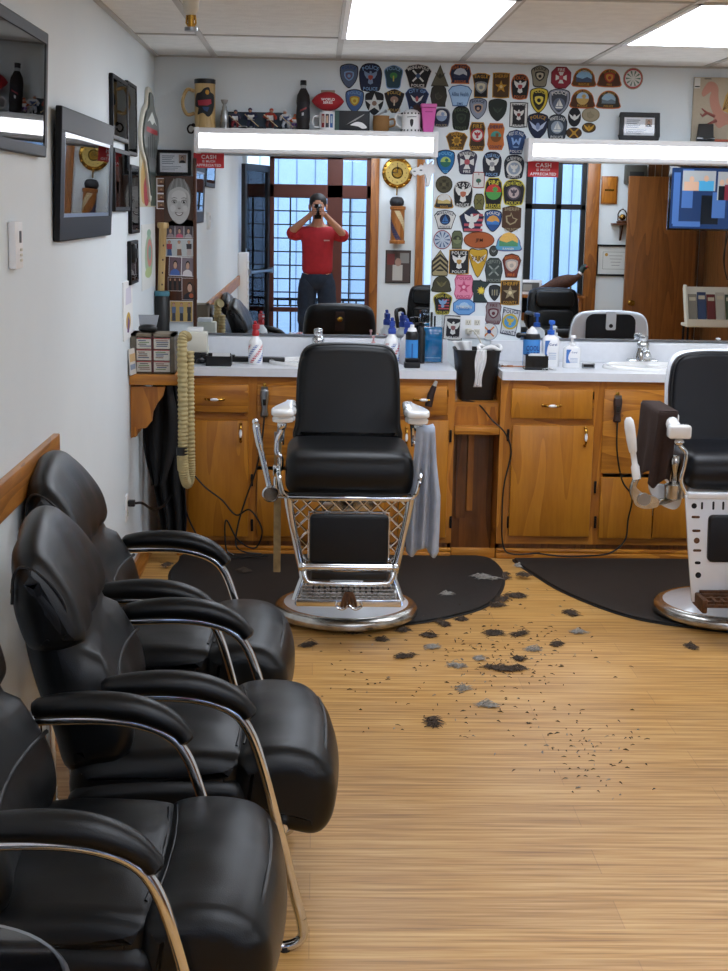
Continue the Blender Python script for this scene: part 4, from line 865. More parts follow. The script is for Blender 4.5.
P_(537.7,126.3,20,26,'shield',BK,NV,('wing','%b7c0d6','%7f8cb0'),'navy shield patch with gold lettering above the right light','POLICE','',GO,es=.75)
P_(557,127.3,20,25,'bell',BK,'%39424e',('boat',WH,'%8f9aa6'),'dark grey patch with a white sailboat','WHITE LAKE','POLICE',WH,es=.6)
P_(574.4,117,13,19,'round',BK,'%1a1c22',('wing',WH,WH),'tall black oval patch with a white anchor eagle',es=.8)
P_(590.6,114.8,18,14,'round','%7f7356','%a3977c',('outline','%8f8468','%978b70'),'plain tan oval patch',es=.6)
P_(573.8,133,16,11,'round','%2c1c10','%4a321a',('x',GO,GO),'brown oval patch with crossed gold arrows',es=.9)
P_(588.8,127.7,14,10,'round',BK,'%5f4618',('wing','%d0a23c',GO),'small gold and brown oval patch',es=1.0)
# ------------------------------------------------------------------ signs, certificates, photographs
def framed(name, label, cat, x0, x1, z0, z1, y, fw, frame, mats, draw, group=None, dep=.02, root=None, matw=0.0, pane=True):
    """frame built locally (x right, z up, front towards -y) with backing picture and glass"""
    w, h = (x1-x0)/2, (z1-z0); t = thing(name, label, cat, ((x0+x1)/2, y, z0), 0, group)
    f = MB()
    for a in ((-w, w, h-fw, h), (-w, w, 0, fw)): f.box(a[0], a[1], -dep, -.001, a[2], a[3], frame)
    for a in ((-w, -w+fw), (w-fw, w)): f.box(a[0], a[1], -dep, -.001, fw, h-fw, frame)
    f.build('frame', t, bevel=min(.004, fw*.2))
    p = MB(); p.box(-w+fw*.6, w-fw*.6, -.007, -.003, fw*.6, h-fw*.6, mats)
    draw(p, w-fw, fw, h-fw); p.build('picture', t, fix=False)
    if pane:
        g = MB(); g.box(-w+fw*.8, w-fw*.8, -.0125, -.0110, fw*.8, h-fw*.8, 'glass'); g.build('glass_pane', t)
    return t
def rc(b, x0, x1, z0, z1, m, y): b.face([(x0,z0),(x1,z0),(x1,z1),(x0,z1)], m, y)
def portrait(b, cx, cz, s, y, shirt='#26262a', bg='#9aa2aa', skin='#c09a84', hair='#2a211c', r=.9):
    """small head-and-shoulders snapshot"""
    rc(b, cx-s*.5*r, cx+s*.5*r, cz-s*.5, cz+s*.5, bg, y)
    b.face([(cx+p[0]*s*r, cz+p[1]*s) for p in ((-.42,-.5),(.42,-.5),(.36,-.28),(.12,-.16),(-.12,-.16),(-.36,-.28))], shirt, y-.0003)
    b.face([(cx+p[0], cz+p[1]) for p in ell(.19*s*r, .23*s, 16, 0, .10*s)], hair, y-.0005); b.face([(cx+p[0], cz+p[1]) for p in ell(.15*s*r, .19*s, 16, 0, .05*s)], skin, y-.0007)
def licence(x0, x1, z0, z1, y, label, fw, fr, group='framed barber licences'):
    def dr(p, w, a, h):
        m = .004; rc(p, -w+m, w-m, a+m, h-m, '#eef2f6', -.0075); W = w-m
        portrait(p, W*.62, h-m-(h-a)*.27, (h-a)*.40, -.008, '#1c1c20', '#b9a89c', '#c49a84')
        for i in range(5): rc(p, -W*.85, -W*.85+W*(.9-.1*(i % 3)), h-m-(h-a)*(.12+.09*i)-.004, h-m-(h-a)*(.12+.09*i), '#8d97a3', -.008)
        for i in range(3): rc(p, -W*.85, W*(.1+.2*i), a+m+(h-a)*(.10+.08*i), a+m+(h-a)*(.10+.08*i)+.003, '#9aa3ad', -.008)
    return framed('framed_licence', label, 'certificate', x0, x1, z0, z1, y, fw, fr, '#20252a', dr, group)
a = R4(157, 150, 191, 175.5, .0); licence(a[0], a[1], a[2], a[3], D-.001, 'black framed licence above the girl portrait beside the left mirror', .012, 'black_frame')
a = R4(621, 112, 661, 140, .10); licence(a[0], a[1], 2.060, a[3], D-.05, 'dark framed licence standing on the right light fixture', .020, 'pewter_frame')
def sign(pxs, label):
    a = R4(*pxs, .015); w, h = (a[1]-a[0])/2, a[3]-a[2]; b = MB()
    b.rbox(-w, w, -.003, -.0005, 0, h, .001, 'sign_red', 1)
    b.text('CASH', 0, h*.74, h*.26, 'white', -.0035, w*1.3); b.text('IS MUCH', 0, h*.45, h*.15, 'white', -.0035, w*1.0); b.text('APPRECIATED', 0, h*.19, h*.17, 'white', -.0035, w*1.8)
    tag(b.build('cash_sign', fix=False, smooth=20), label, 'sign', 'red cash signs', loc=((a[0]+a[1])/2, D-.0125, a[2]))
sign((193.5, 153, 224, 168), 'red sign reading CASH IS MUCH APPRECIATED on the left mirror')
sign((528, 161, 558.5, 177), 'red sign reading CASH IS MUCH APPRECIATED on the right mirror')
# dark photo board beside the left mirror
a = R4(155.5, 176, 197, 322, .0); bx0, bx1, bz0, bz1 = a
b = MB(); b.rbox(bx0, bx1-.018, D-.012, D-.001, bz0, bz1, .002, 'walnut'); b.rbox(bx1-.018, bx1, D-.020, D-.001, bz0-.04, bz1+.09, .003, 'walnut')
tag(b.build('photo_board'), 'narrow dark wood board covered with family photos beside the left mirror', 'photo board')
def photo(pxs, label, draw, name='photograph', y=.0125, group='snapshots on the dark board', rot=0):
    a = R4(*pxs, .012); w, h = (a[1]-a[0])/2, (a[3]-a[2])/2; b = MB(); b.box(-w, w, -.0012, -.0002, -h, h, 'white'); draw(b, w, h)
    o = b.build(name, fix=False); tag(o, label, 'photograph', group, loc=((a[0]+a[1])/2, D-y, (a[2]+a[3])/2)); o.rotation_euler.y = rot
def girl(b, w, h):
    y = -.0015; rc(b, -w, w, -h, h, '#4a3428', y)
    E = lambda cx, cz, rx, rz, m, k, a0=0, a1=2*pi: b.face([(cx*w+p[0]*w, cz*h+p[1]*h) for p in ell(rx, rz, 26, 0, 0, a0, a1)], m, y-.0002*k)
    G = lambda pts, m, k, sm=True: b.face([(w*p[0], h*p[1]) for p in (crv(pts, 3, True) if sm else pts)], m, y-.0002*k)
    G([(-.9,-1),(1,-1),(1,-.80),(.6,-.70),(-.3,-.72),(-.7,-.85)], '#2f2f31', 1, False)
    G([(-.9,-1),(1,-1),(1,-.80),(.6,-.70),(-.3,-.72),(-.7,-.85)], '#2f2f31', 1, False)
    E(.02, .16, .86, .80, '#5f5f5e', 2); E(.02, .22, .78, .74, '#848482', 3)
    for k in range(7): x = -.55+.19*k; G([(x*.6,.93),(x*.6+.04,.93),(x*1.15+.06,.42),(x*1.15,.42)], '#6c6c6b' if k % 2 else '#9c9c9a', 4, False)
    G([(-.72,.20),(-.60,.42),(-.22,.56),(.05,.60),(.32,.56),(.68,.40),(.80,.16),(.80,-.15),(.72,-.50),(.46,-.78),(.06,-.92),(-.36,-.78),(-.66,-.48),(-.76,-.12)], '#b9b8b6', 6)
    E(.52, .02, .17, .36, '#a6a5a3', 7); E(.04, .22, .50, .24, '#c9c8c6', 8); E(-.38, -.28, .19, .14, '#c9c8c6', 9); E(.46, -.28, .17, .13, '#c3c2c0', 9)
    for s, cx in ((-1, -.28), (1, .38)):
        E(cx, .0, .20, .085, '#86827f', 10); E(cx, -.012, .14, .05, '#cfcfce', 11); E(cx, -.010, .085, .052, '#1c1c1c', 12); E(cx+.025, .008, .02, .016, '#f4f4f4', 13)
        G([(cx-.22,.115),(cx,.175),(cx+.22,.115),(cx,.14)], '#6b6764', 11)
    G([(-.02,.0),(.12,.0),(.20,-.26),(.05,-.31),(-.10,-.26)], '#aeadab', 10); E(.05, -.28, .10, .038, '#7f7c7a', 11)
    G([(-.24,-.43),(.05,-.47),(.34,-.43),(.24,-.55),(.05,-.59),(-.14,-.55)], '#746866', 10); G([(-.15,-.47),(.05,-.49),(.26,-.47),(.17,-.525),(.05,-.545),(-.08,-.525)], '#dddcda', 11)
photo((164, 177, 193, 226), 'large black and white portrait of a smiling girl', girl)
def strip(b, w, h):
    for i in range(4): portrait(b, 0, h*(.75-.5*i), h*.40, -.0015, '#5a2f22', '#8a6a50', '#b98d6e', r=1.25)
photo((156.5, 178, 166, 209), 'strip of four small brown passport photos left of the girl portrait', strip)
def trio(cols, bg):
    def f(b, w, h):
        n = len(cols)
        for i, (sh, g) in enumerate(cols): portrait(b, -w+w*(2*i+1)/n, 0, h*1.9, -.0015, sh, g, r=w/n/h)
    return f
def figures(cols, bg):
    def f(b, w, h):
        rc(b, -w*.97, w*.97, -h*.96, h*.96, bg, -.0014); n = len(cols)
        for i, (sh, lg) in enumerate(cols):
            x = -w+w*(2*i+1)/n; u = w/n*.5
            b.face([(x-u,-h*.9),(x+u,-h*.9),(x+u*.8,-h*.1),(x-u*.8,-h*.1)], lg, -.0016); b.face([(x-u,-h*.15),(x+u,-h*.15),(x+u*1.1,h*.45),(x-u*1.1,h*.45)], sh, -.0018); b.face([(x+p[0], h*.62+p[1]) for p in ell(u*.6, h*.19, 12)], '#b98c74', -.0018)
            b.face([(x+p[0], h*.70+p[1]) for p in ell(u*.65, h*.14, 12)], '#3a2c22', -.0017)
    return f
photo((166, 225.5, 193, 238), 'row of three small portraits with a pink dressed child in the middle', trio([('#9a8a90','#55505a'),('#c4607a','#6a5a62'),('#a8a2a6','#4a454c')], 0))
photo((164.5, 239, 194, 256.5), 'row of small pictures of children standing outdoors', figures([('#a23a4a','#3f5a86'),('#c8c4c0','#7a5a4a'),('#3a3438','#b4a8a4')], '#b9c0c2'), rot=rad(-1))
photo((169, 257, 194, 276), 'snapshot of two girls smiling, one in blue jeans', trio([('#4a6ab0','#6a5560'),('#d8d0d0','#7c7078')], 0), rot=rad(2))
photo((168, 277, 182, 291), 'dark snapshot of three people in black', figures([('#18181a','#141416'),('#101012','#141416'),('#1a1a1c','#101012')], '#4a3026'))
photo((182, 278, 197.5, 300), 'snapshot of a boy in a dark jersey holding a ball', lambda b, w, h: (portrait(b, 0, 0, h*1.95, -.0015, '#23242c', '#5a3a2a', r=w/h), b.face([(p[0]+w*.2, p[1]-h*.6) for p in ell(w*.3, h*.22, 14)], '#a05030', -.0030)))
photo((170, 301, 193, 322), 'framed snapshot of three people before a yellow wall', figures([('#5a6c8c','#3a4050'),('#707a8c','#2c303a'),('#2a2a30','#22242c')], '#b89a58'))
# wooden stick and black canister leaning by the board
p0, p1 = B(161, 292, .047), B(163, 227, .047); b = MB(); b.tube([p0, p0+(p1-p0)*.9, p1], [.017,.019,.019], 'pale_wood', 14); b.lathe([(.027,-.006),(.03,.008),(.027,.022),(0,.023)], 'pale_wood', tuple(p1), 16)
for q in (.12,.3,.5,.72): c = p0+(p1-p0)*q; b.ball((c.x+.006, c.y-.0165, c.z), (.004,.003,.006), 'walnut', 8, 6)
tag(b.build('wooden_club'), 'slim pale wooden club hanging on the dark photo board', 'club')
t = thing('canister', 'tall black canister with a teal lid below the wooden club', 'canister', (B(162.5, 330, .06).x, D-.075, HC+.0005)); zc = B(162, 291, .07).z-HC
b = MB(); b.lathe([(.036,0),(.038,.004),(.038,zc-.03),(.034,zc-.025)], 'black', n=24); b.build('body', t); b = MB(); b.lathe([(.039,zc-.024),(.039,zc-.004),(.035,zc),(0,zc)], '#4b7f8e', n=24); b.build('lid', t)
# counter is missing here: the canister stands on a little ledge
b = MB(); b.box(LW+.001, px(187)-.002, D-.14, D-.001, HC-.02, HC, 'laminate'); tag(b.build('side_ledge'), 'narrow white ledge between the wall and the left counter', 'ledge')
# ------------------------------------------------------------------ things on the left light fixture
SZ = 2.0765
def SX(x, d=.08): return B(x, 128, d).x
def stand(name, label, cat, x, d=.08, z=SZ, rz=0, group=None): return thing(name, label, cat, (SX(x, d), D-d, z), rz, group)
S1 = 1/195.0   # metres per photo pixel near the back wall
t = stand('beer_stein', 'tall tan mug with a dark animal emblem on the left light fixture', 'mug', 205)
b = MB(); H = 46*S1; R = 10*S1
b.lathe([(R*1.05,0),(R*1.05,H*.05),(R,H*.08),(R,H*.92),(R*.93,H*.92)], 'pale_wood', n=32); b.build('body', t)
b = MB(); b.lathe([(R*1.03,H*.90),(R*1.03,H*.99),(R*.9,H),(R*.88,H*.93)], 'black', n=32); b.build('rim', t)
b = MB(); b.tube(crv([(-R,0,H*.75),(-R*1.7,0,H*.78),(-R*2.1,0,H*.6),(-R*2.1,0,H*.42),(-R*1.7,0,H*.27),(-R,0,H*.30)], 5), R*.17, 'pale_wood', 10); b.build('handle', t)
def wrapf(b, pts, m, R_, k=0):   # lay an outline on the cylinder front, cut into narrow upright strips
    lo = min(p[0] for p in pts); hi = max(p[0] for p in pts); n = max(1, int((hi-lo)/R_*6))
    def clip(P, x, s):
        o = []
        for i in range(len(P)):
            a, c = P[i-1], P[i]; ia, ic = (a[0]-x)*s >= 0, (c[0]-x)*s >= 0
            if ia != ic: q = (x-a[0])/(c[0]-a[0]); o.append((x, a[1]+(c[1]-a[1])*q))
            if ic: o.append(c)
        return o
    for i in range(n):
        P = clip(clip(list(pts), lo+(hi-lo)*i/n, 1), lo+(hi-lo)*(i+1)/n, -1)
        if len(P) > 2: b.add([(R_*sin(p[0]/R_), -R_*cos(p[0]/R_), p[1]) for p in P], [tuple(range(len(P)))], m)
b = MB(); cz = H*.52
wrapf(b, [(p[0]*R*1.2, cz+p[1]*H) for p in crv([(-.9,.05),(-.7,.17),(-.3,.20),(0,.28),(.4,.30),(.55,.2),(.9,.15),(.95,-.05),(.7,-.22),(.3,-.30),(-.1,-.22),(-.6,-.26),(-.5,-.12),(-.9,-.08)], 3, True)], '#14181a', R*1.02)
wrapf(b, [(p[0]*R, cz+p[1]*H) for p in ((-.7,.03),(.7,.06),(.75,-.03),(.3,-.07),(-.6,-.07))], '#a3273a', R*1.03); wrapf(b, [(p[0]*R, cz+p[1]*H) for p in ell(.2,.05,12,.3,.2)], '#c08c2a', R*1.03); wrapf(b, [(p[0]*R, cz+p[1]*H) for p in ((-.2,-.1),(.5,-.1),(.3,-.2),(0,-.17))], '#22406a', R*1.03)
b.build('emblem', t, fix=False)
t = stand('trophy_cup', 'small silver trophy cup replica right of the tan mug', 'trophy', 224.5)
b = MB(); h = 27*S1; MATS['cup_silver'] = mat('cup_silver', '#b4b6b8', .3, .85); b.lathe([(r*S1, z*h) for r, z in ((4.3,0),(4.3,.22),(4.0,.24),(4.0,.45),(3.3,.48),(3.3,.62),(2.4,.66),(2.4,.76),(1.8,.79),(1.5,.84),(2.2,.87),(3.2,.93),(3.7,1.0),(3.4,1.0),(1.5,.90),(0,.89))], 'cup_silver', n=24)
for i in range(5): b.lathe([(4.35*S1,h*(.03+.04*i)),(4.5*S1,h*(.045+.04*i)),(4.35*S1,h*(.06+.04*i))], 'steel', n=24)
b.build('cup', t)
def player(label, x, jersey, pants, d=.06, h=19, lean=.2, stick=True, rz=0, extra='#d8d8d8'):
    t = stand('hockey_figurine', label, 'figurine', x, d, SZ, rz, 'small hockey player figurines'); k = h*S1
    b = MB(); b.lathe([(.20*k,0),(.22*k,.02*k),(.20*k,.05*k),(0,.05*k)], '#d9dee0', n=20); b.build('base', t)
    b = MB()
    for s in (-1, 1):
        b.tube([(s*.10*k,0,.06*k),(s*.16*k,-.03*k,.22*k),(s*.07*k,0,.42*k)], [.055*k,.07*k,.09*k], pants, 8); b.rbox(s*.10*k-.04*k, s*.10*k+.04*k, -.12*k, .06*k, .05*k, .11*k, .012*k, 'black')
        b.tube([(s*.13*k,-.02*k,.74*k),(s*.27*k,-.08*k,.60*k),(s*.18*k+lean*.3*k,-.20*k,.50*k)], [.08*k,.07*k,.055*k], jersey, 8)
    b.ball((0,0,.62*k), (.17*k,.13*k,.22*k), jersey, 14, 8); b.tube([(-.16*k,-.005,.56*k),(.16*k,-.005,.56*k)], .13*k, extra, 8); b.build('body', t)
    b = MB(); b.ball((lean*.2*k,-.05*k,.88*k), (.09*k,.10*k,.10*k), 'skin', 12, 8); b.ball((lean*.2*k,-.03*k,.92*k), (.105*k,.115*k,.095*k), jersey, 12, 8); b.build('head', t)
    if stick: b = MB(); b.tube([(-.30*k,-.22*k,.70*k),(.40*k,-.26*k,.10*k)], .02*k, '#c9b48a', 6); b.box(.36*k,.60*k,-.28*k,-.24*k,.05*k,.12*k,'black'); b.build('stick', t)
b = MB(); b.rbox(-.165,.165,-.004,.018,0,.085,.003,'#24303a'); b.box(-.155,.155,-.006,-.003,.008,.078,'#2d3d4c'); b.box(-.10,-.005,-.0075,-.005,.010,.016,'#c7d0d6')
tag(b.build('display_box'), 'low dark display box behind the hockey figurines', 'box', loc=(SX(254,.03), D-.03, SZ))
player('navy and red hockey figurine next to the silver trophy', 235, '#3b3550', '#8a2a34', h=18)
player('kneeling navy hockey figurine at the middle of the row', 251, '#22284a', '#2a2f52', h=20, lean=-.2)
player('red and white hockey figurine leaning on a long stick', 270, '#a23424', '#5a2420', h=20, lean=.35)
player('white goalie figurine beside the cola bottle', 286, '#c9cbd0', '#b9bcc4', h=19, lean=-.3, extra='#3c4a72')
player('orange dressed figurine squeezed beside the cola bottle', 294.5, '#c2582c', '#6a4a8a', h=15, stick=False)
t = stand('cola_bottle', 'dark cola bottle with a black cap on the left light fixture', 'bottle', 303, .07); h = 47*S1; r = 6.6*S1
b = MB(); b.lathe([(r*.8,0),(r*.95,.01),(r*.95,.05*h),(r*.9,.12*h),(r,.2*h),(r*.97,.42*h),(r*.92,.5*h),(r,.58*h),(r*.9,.70*h),(r*.55,.80*h),(r*.4,.84*h)], '#150d0c', n=28); b.build('bottle', t)
b = MB(); b.lathe([(r*.56,.795*h),(r*.40,.84*h),(r*.38,.88*h),(r*.44,.885*h),(r*.44,.90*h)], '#a9aeb2', n=24); b.build('neck', t)
b = MB(); b.lathe([(r*.46,.90*h),(r*.46,h*.99),(r*.4,h),(0,h)], 'black', n=24); b.build('cap', t)
b = MB(); b.lathe([(r*1.015,.24*h),(r*1.02,.25*h),(r*.985,.42*h),(r*.95,.49*h),(r*1.015,.56*h)], '#1c1a20', n=28); wrapf(b, [(p[0]*r, p[1]*h) for p in ((-.5,.36),(.5,.42),(.55,.46),(-.45,.40))], '#8a3038', r*1.03); wrapf(b, [(p[0]*r, p[1]*h) for p in ((-.2,.28),(.1,.29),(.1,.35),(-.2,.34))], '#c9c9cc', r*1.03); b.build('label', t, fix=False)
t = stand('photo_mug', 'white mug with pictures printed on it under the red football', 'mug', 327, .075); h = 17*S1; r = 8*S1
b = MB(); b.lathe([(r*.9,0),(r,.06*h),(r,h),(r*.9,h),(r*.9,.1*h)], 'white_gloss', n=28); b.tube(crv([(-r,0,.8*h),(-r*1.6,0,.75*h),(-r*1.75,0,.45*h),(-r*1.5,0,.2*h),(-r,0,.18*h)], 5), r*.13, 'white_gloss', 8); b.build('body', t)
b = MB()
for k, (m1, m2) in enumerate((('#8f2f36','#c8b7a8'),('#3c3a48','#c8a890'),('#3c64a0','#a8bccc'))):
    x0 = (-.75+.55*k)*r; wrapf(b, [(x0,.15*h),(x0+.42*r,.15*h),(x0+.42*r,.9*h),(x0,.9*h)], m1, r*1.015); wrapf(b, [(x0+.08*r,.4*h),(x0+.34*r,.4*h),(x0+.30*r,.8*h),(x0+.10*r,.8*h)], m2, r*1.03)
b.build('print', t, fix=False)
b = MB(); b.lathe([(.0,.0),(.030,.001),(.031,.006),(.012,.008),(0,.008)], 'white_gloss', n=24)
o_ = b.build('saucer'); tag(o_, 'small white lid on top of the photo mug', 'lid', loc=(SX(327,.075), D-.075, SZ+17*S1+.0005))
t = stand('toy_football', 'small red football with white lettering resting on the photo mug', 'football', 327.5, .075, SZ+17*S1+.008)
b = MB(); n = 14; b.tube([(-.080+.16*i/n, 0, .047) for i in range(n+1)], [max(.003, .047*max(0.0, 1-((i/n)*2-1)**2)**.75) for i in range(n+1)], '#a51d28', 22); b.build('ball', t, smooth=80)
b = MB(); b.text('WORLD', 0, .053, .012, 'white', -.0475); b.text('SERIES', 0, .038, .011, 'white', -.0475); b.build('lettering', t, fix=False)
b = MB(); b.rbox(-.035,.035,-.012,.012,.0875,.100,.003,'#8d7f74'); b.build('lace', t, label='pale raised lace')
# black and white boxed card
t = stand('picture_box', 'flat dark box with a white bird drawing on the left light fixture', 'box', 352, .07)
b = MB(); h = 19*S1; w = 17*S1; b.rbox(-w,w,-.02,.02,0,h,.002,'#23262a'); b.box(-w,-w+.022,-.0208,-.0202,.001,h-.001,'#3d5a52'); b.build('box', t)
b = MB(); b.face([(w*p[0], h*p[1]) for p in crv([(-.1,.30),(.25,.45),(.6,.40),(.85,.18),(.6,.12),(.35,.22),(.1,.26)], 4, True)], 'white', -.0212); b.face([(w*p[0], h*p[1]) for p in ((-.35,.30),(.2,.62),(.7,.86),(.66,.80),(.2,.52))], '#9a9a98', -.0212); b.build('bird_drawing', t, fix=False)
t = stand('clay_mug', 'squat brown clay mug right of the bird box', 'mug', 381, .075); h = 15*S1; r = 8.2*S1
b = MB(); b.lathe([(r*.8,0),(r*.95,.1*h),(r,.5*h),(r*.95,.9*h),(r*1.0,h),(r*.9,h),(r*.85,.2*h)], '#8c6434', n=26); b.tube(crv([(r*.9,0,.75*h),(r*1.5,0,.8*h),(r*1.6,0,.45*h),(r*.95,0,.3*h)], 5), .005, '#8c6434', 8); b.build('body', t)
b = MB(); b.tube([(-.03,-.01,h*.95),(.02,.0,h*1.28)], .004, 'steel', 6); b.ball((.022,0,h*1.3), .008, 'steel', 8, 6); b.build('spoon', t)
t = stand('shaving_mug', 'white lidded stein with a dark emblem beside the pink bin', 'mug', 411, .07); h = 22*S1; r = 9.5*S1
b = MB(); b.lathe([(r,0),(r*1.03,.05*h),(r*.95,.12*h),(r*.95,.75*h),(r*.99,.82*h),(r*.6,.95*h),(r*.12,h),(0,h)], 'white_gloss', n=28); b.tube(crv([(-r*.9,0,.72*h),(-r*1.5,0,.75*h),(-r*1.6,0,.4*h),(-r*1.0,0,.2*h)], 5), .005, 'white_gloss', 8)
for i in range(16): a = 2*pi*i/16; b.ball((r*1.0*cos(a), r*1.0*sin(a), .07*h), .0045, '#26282c', 8, 5); b.ball((r*1.0*cos(a), r*1.0*sin(a), .80*h), .0045, '#26282c', 8, 5)
b.build('body', t)
b = MB(); wrapf(b, [(p[0]*r*.35, .38*h+p[1]*h*.35) for p in SHAPES['shield']], '#1c1e22', r*.975); wrapf(b, [(p[0]*r, .62*h+p[1]*h) for p in ((-.5,0),(.5,.02),(.5,.05),(-.5,.03))], '#55575c', r*.975); b.build('emblem', t, fix=False)
b = MB(); b.tube(crv([(-.06,0,.10),(-.03,-.005,.085),(.02,-.01,.075),(.055,-.012,.068)], 4), [.004]*9+[.007]*4, '#c9c6bd', 8); b.ball((-.062,0,.101), .009, '#c9c6bd', 10, 6)
tag(b.build('tobacco_pipe'), 'thin pale pipe leaning between the clay mug and white stein', 'pipe', loc=(SX(396,.05), D-.045, SZ-.05))
t = stand('toy_bin', 'small bright pink toy bin at the right end of the left light fixture', 'toy bin', 428, .075); h = 27*S1; w = 7.5*S1
b = MB(); b.add([(-w*.62,-.028,0),(w*.62,-.028,0),(w*.62,.028,0),(-w*.62,.028,0),(-w*.95,-.036,h*.86),(w*.95,-.036,h*.86),(w*.95,.036,h*.86),(-w*.95,.036,h*.86)], [(0,3,2,1),(4,5,6,7),(0,1,5,4),(1,2,6,5),(2,3,7,6),(3,0,4,7)], '#d95fae'); b.box(-w*.5,w*.5,-.0375,-.030,h*.70,h*.74,'#b8428e'); b.build('bin', t, bevel=.002)
b = MB(); b.rbox(-w*1.03,w*1.03,-.04,.04,h*.87,h,.004,'#e070b8'); b.build('lid', t)
b = MB(); b.tube(crv([(-.03,0,.135),(-.012,-.004,.09),(.012,-.006,.04),(.022,-.006,.008)], 5), [.013,.016,.018,.019,.02,.02,.02,.02,.02,.019,.019,.018,.017,.016,.015,.01], '#33211d', 10, flat=.4)
tag(b.build('leather_sheath'), 'curved dark brown sheath leaning against the pink toy bin', 'sheath', loc=(SX(421,.05), D-.042, SZ))
b = MB(); b.tube(crv([(0,0,0),(-.025,-.002,.012),(-.04,-.004,-.004),(-.034,-.004,-.024),(-.018,-.002,-.026),(-.008,0,-.012)], 5), .0045, 'dark_metal', 8); b.ball((-.012,0,.012), .009, 'dark_metal', 10, 6); tag(b.build('handcuff_ring'), 'dark metal ring hooked over the left end of the left light', 'ring', loc=(SX(196,.1), D-.11, 2.077))
# ------------------------------------------------------------------ things on the right light fixture
RZ_ = 2.0585
def SR(x, d=.08): return B(x, 140, d).x
a = R4(693, 78, 800, 141, .03); w = (a[1]-a[0])/2; h = a[3]-RZ_
t = thing('dragon_painting', 'tan canvas with a drawn winged dragon standing on the right light fixture', 'painting', ((a[0]+a[1])/2, D-.02, RZ_))
b = MB(); b.rbox(-w,w,-.008,.012,0,h,.002,'#b9ad97'); b.box(-w+.001,-w+.03,-.0085,-.008,h-.055,h-.004,'#d9d8d2'); b.box(-w+.003,-w+.028,-.0090,-.0085,h-.05,h-.044,'#2a2a2c'); b.box(-w+.05,-w+.085,-.0088,-.008,h-.010,h-.006,'#4a4a48'); b.build('canvas', t)
b = MB(); K = lambda pts: [(-w+p[0]*w*.9, p[1]*h) for p in pts]; y = -.0095
b.face(K(crv([(.46,.30),(.42,.45),(.36,.55),(.33,.68),(.36,.78),(.28,.74),(.20,.70),(.16,.76),(.22,.86),(.30,.93),(.42,.92),(.50,.84),(.51,.72),(.55,.58),(.66,.46),(.80,.44),(.98,.34),(1.05,.22),(.90,.20),(.78,.28),(.66,.26),(.56,.22)], 3, True)), '#c08a78', y)
b.face(K([(.60,.50),(.66,.72),(.80,.92),(1.0,.99),(1.25,.96),(1.40,.80),(1.28,.66),(1.15,.56),(1.0,.48),(.85,.46),(.72,.46)]), '#c7a35c', y-.0003)
for q in ((.80,.92),(1.0,.99),(1.25,.96),(1.40,.80)): b.tube([(-w+.62*w*.9,y-.0006,.5*h),(-w+q[0]*w*.9,y-.0006,q[1]*h)], .0016, '#6e4a2c', 5)
for q in (((.46,.40),(.28,.46),(.18,.52)),((.50,.34),(.34,.28),(.24,.24)),((.30,.46),(.20,.40),(.16,.44)),((.34,.28),(.28,.18),(.22,.20))): b.tube([(-w+p[0]*w*.9, y-.0006, p[1]*h) for p in q], [.008,.006,.003], '#95544c', 6)
b.face(K(crv([(.92,.32),(1.1,.20),(1.3,.16),(1.5,.28),(1.6,.46),(1.52,.44),(1.4,.30),(1.2,.30),(1.02,.40)], 3, True)), '#c08a78', y-.0002)
b.build('drawing', t, fix=False)
t = thing('card_reader', 'small black device standing on the right light fixture before the dragon canvas', 'device', (SR(704,.07), D-.085, RZ_), rad(-4)); h = 17*S1
b = MB(); b.add([(-.042,-.018,0),(.042,-.018,0),(.042,.022,0),(-.042,.022,0),(-.034,-.002,h),(.040,-.002,h),(.040,.016,h),(-.034,.016,h)], [(0,3,2,1),(4,5,6,7),(0,1,5,4),(1,2,6,5),(2,3,7,6),(3,0,4,7)], 'black'); b.build('body', t, bevel=.003); b = MB(); b.rbox(-.046,.046,-.024,-.012,0,.022,.003,'black_gloss'); b.build('front_lip', t)
b = MB(); b.rbox(-.07,.07,-.02,.02,0,.012,.004,'#a5523a'); tag(b.build('orange_strap'), 'flat rusty orange strip lying beside the black device on the right light', 'strap', loc=(SR(726,.1), D-.09, RZ_))
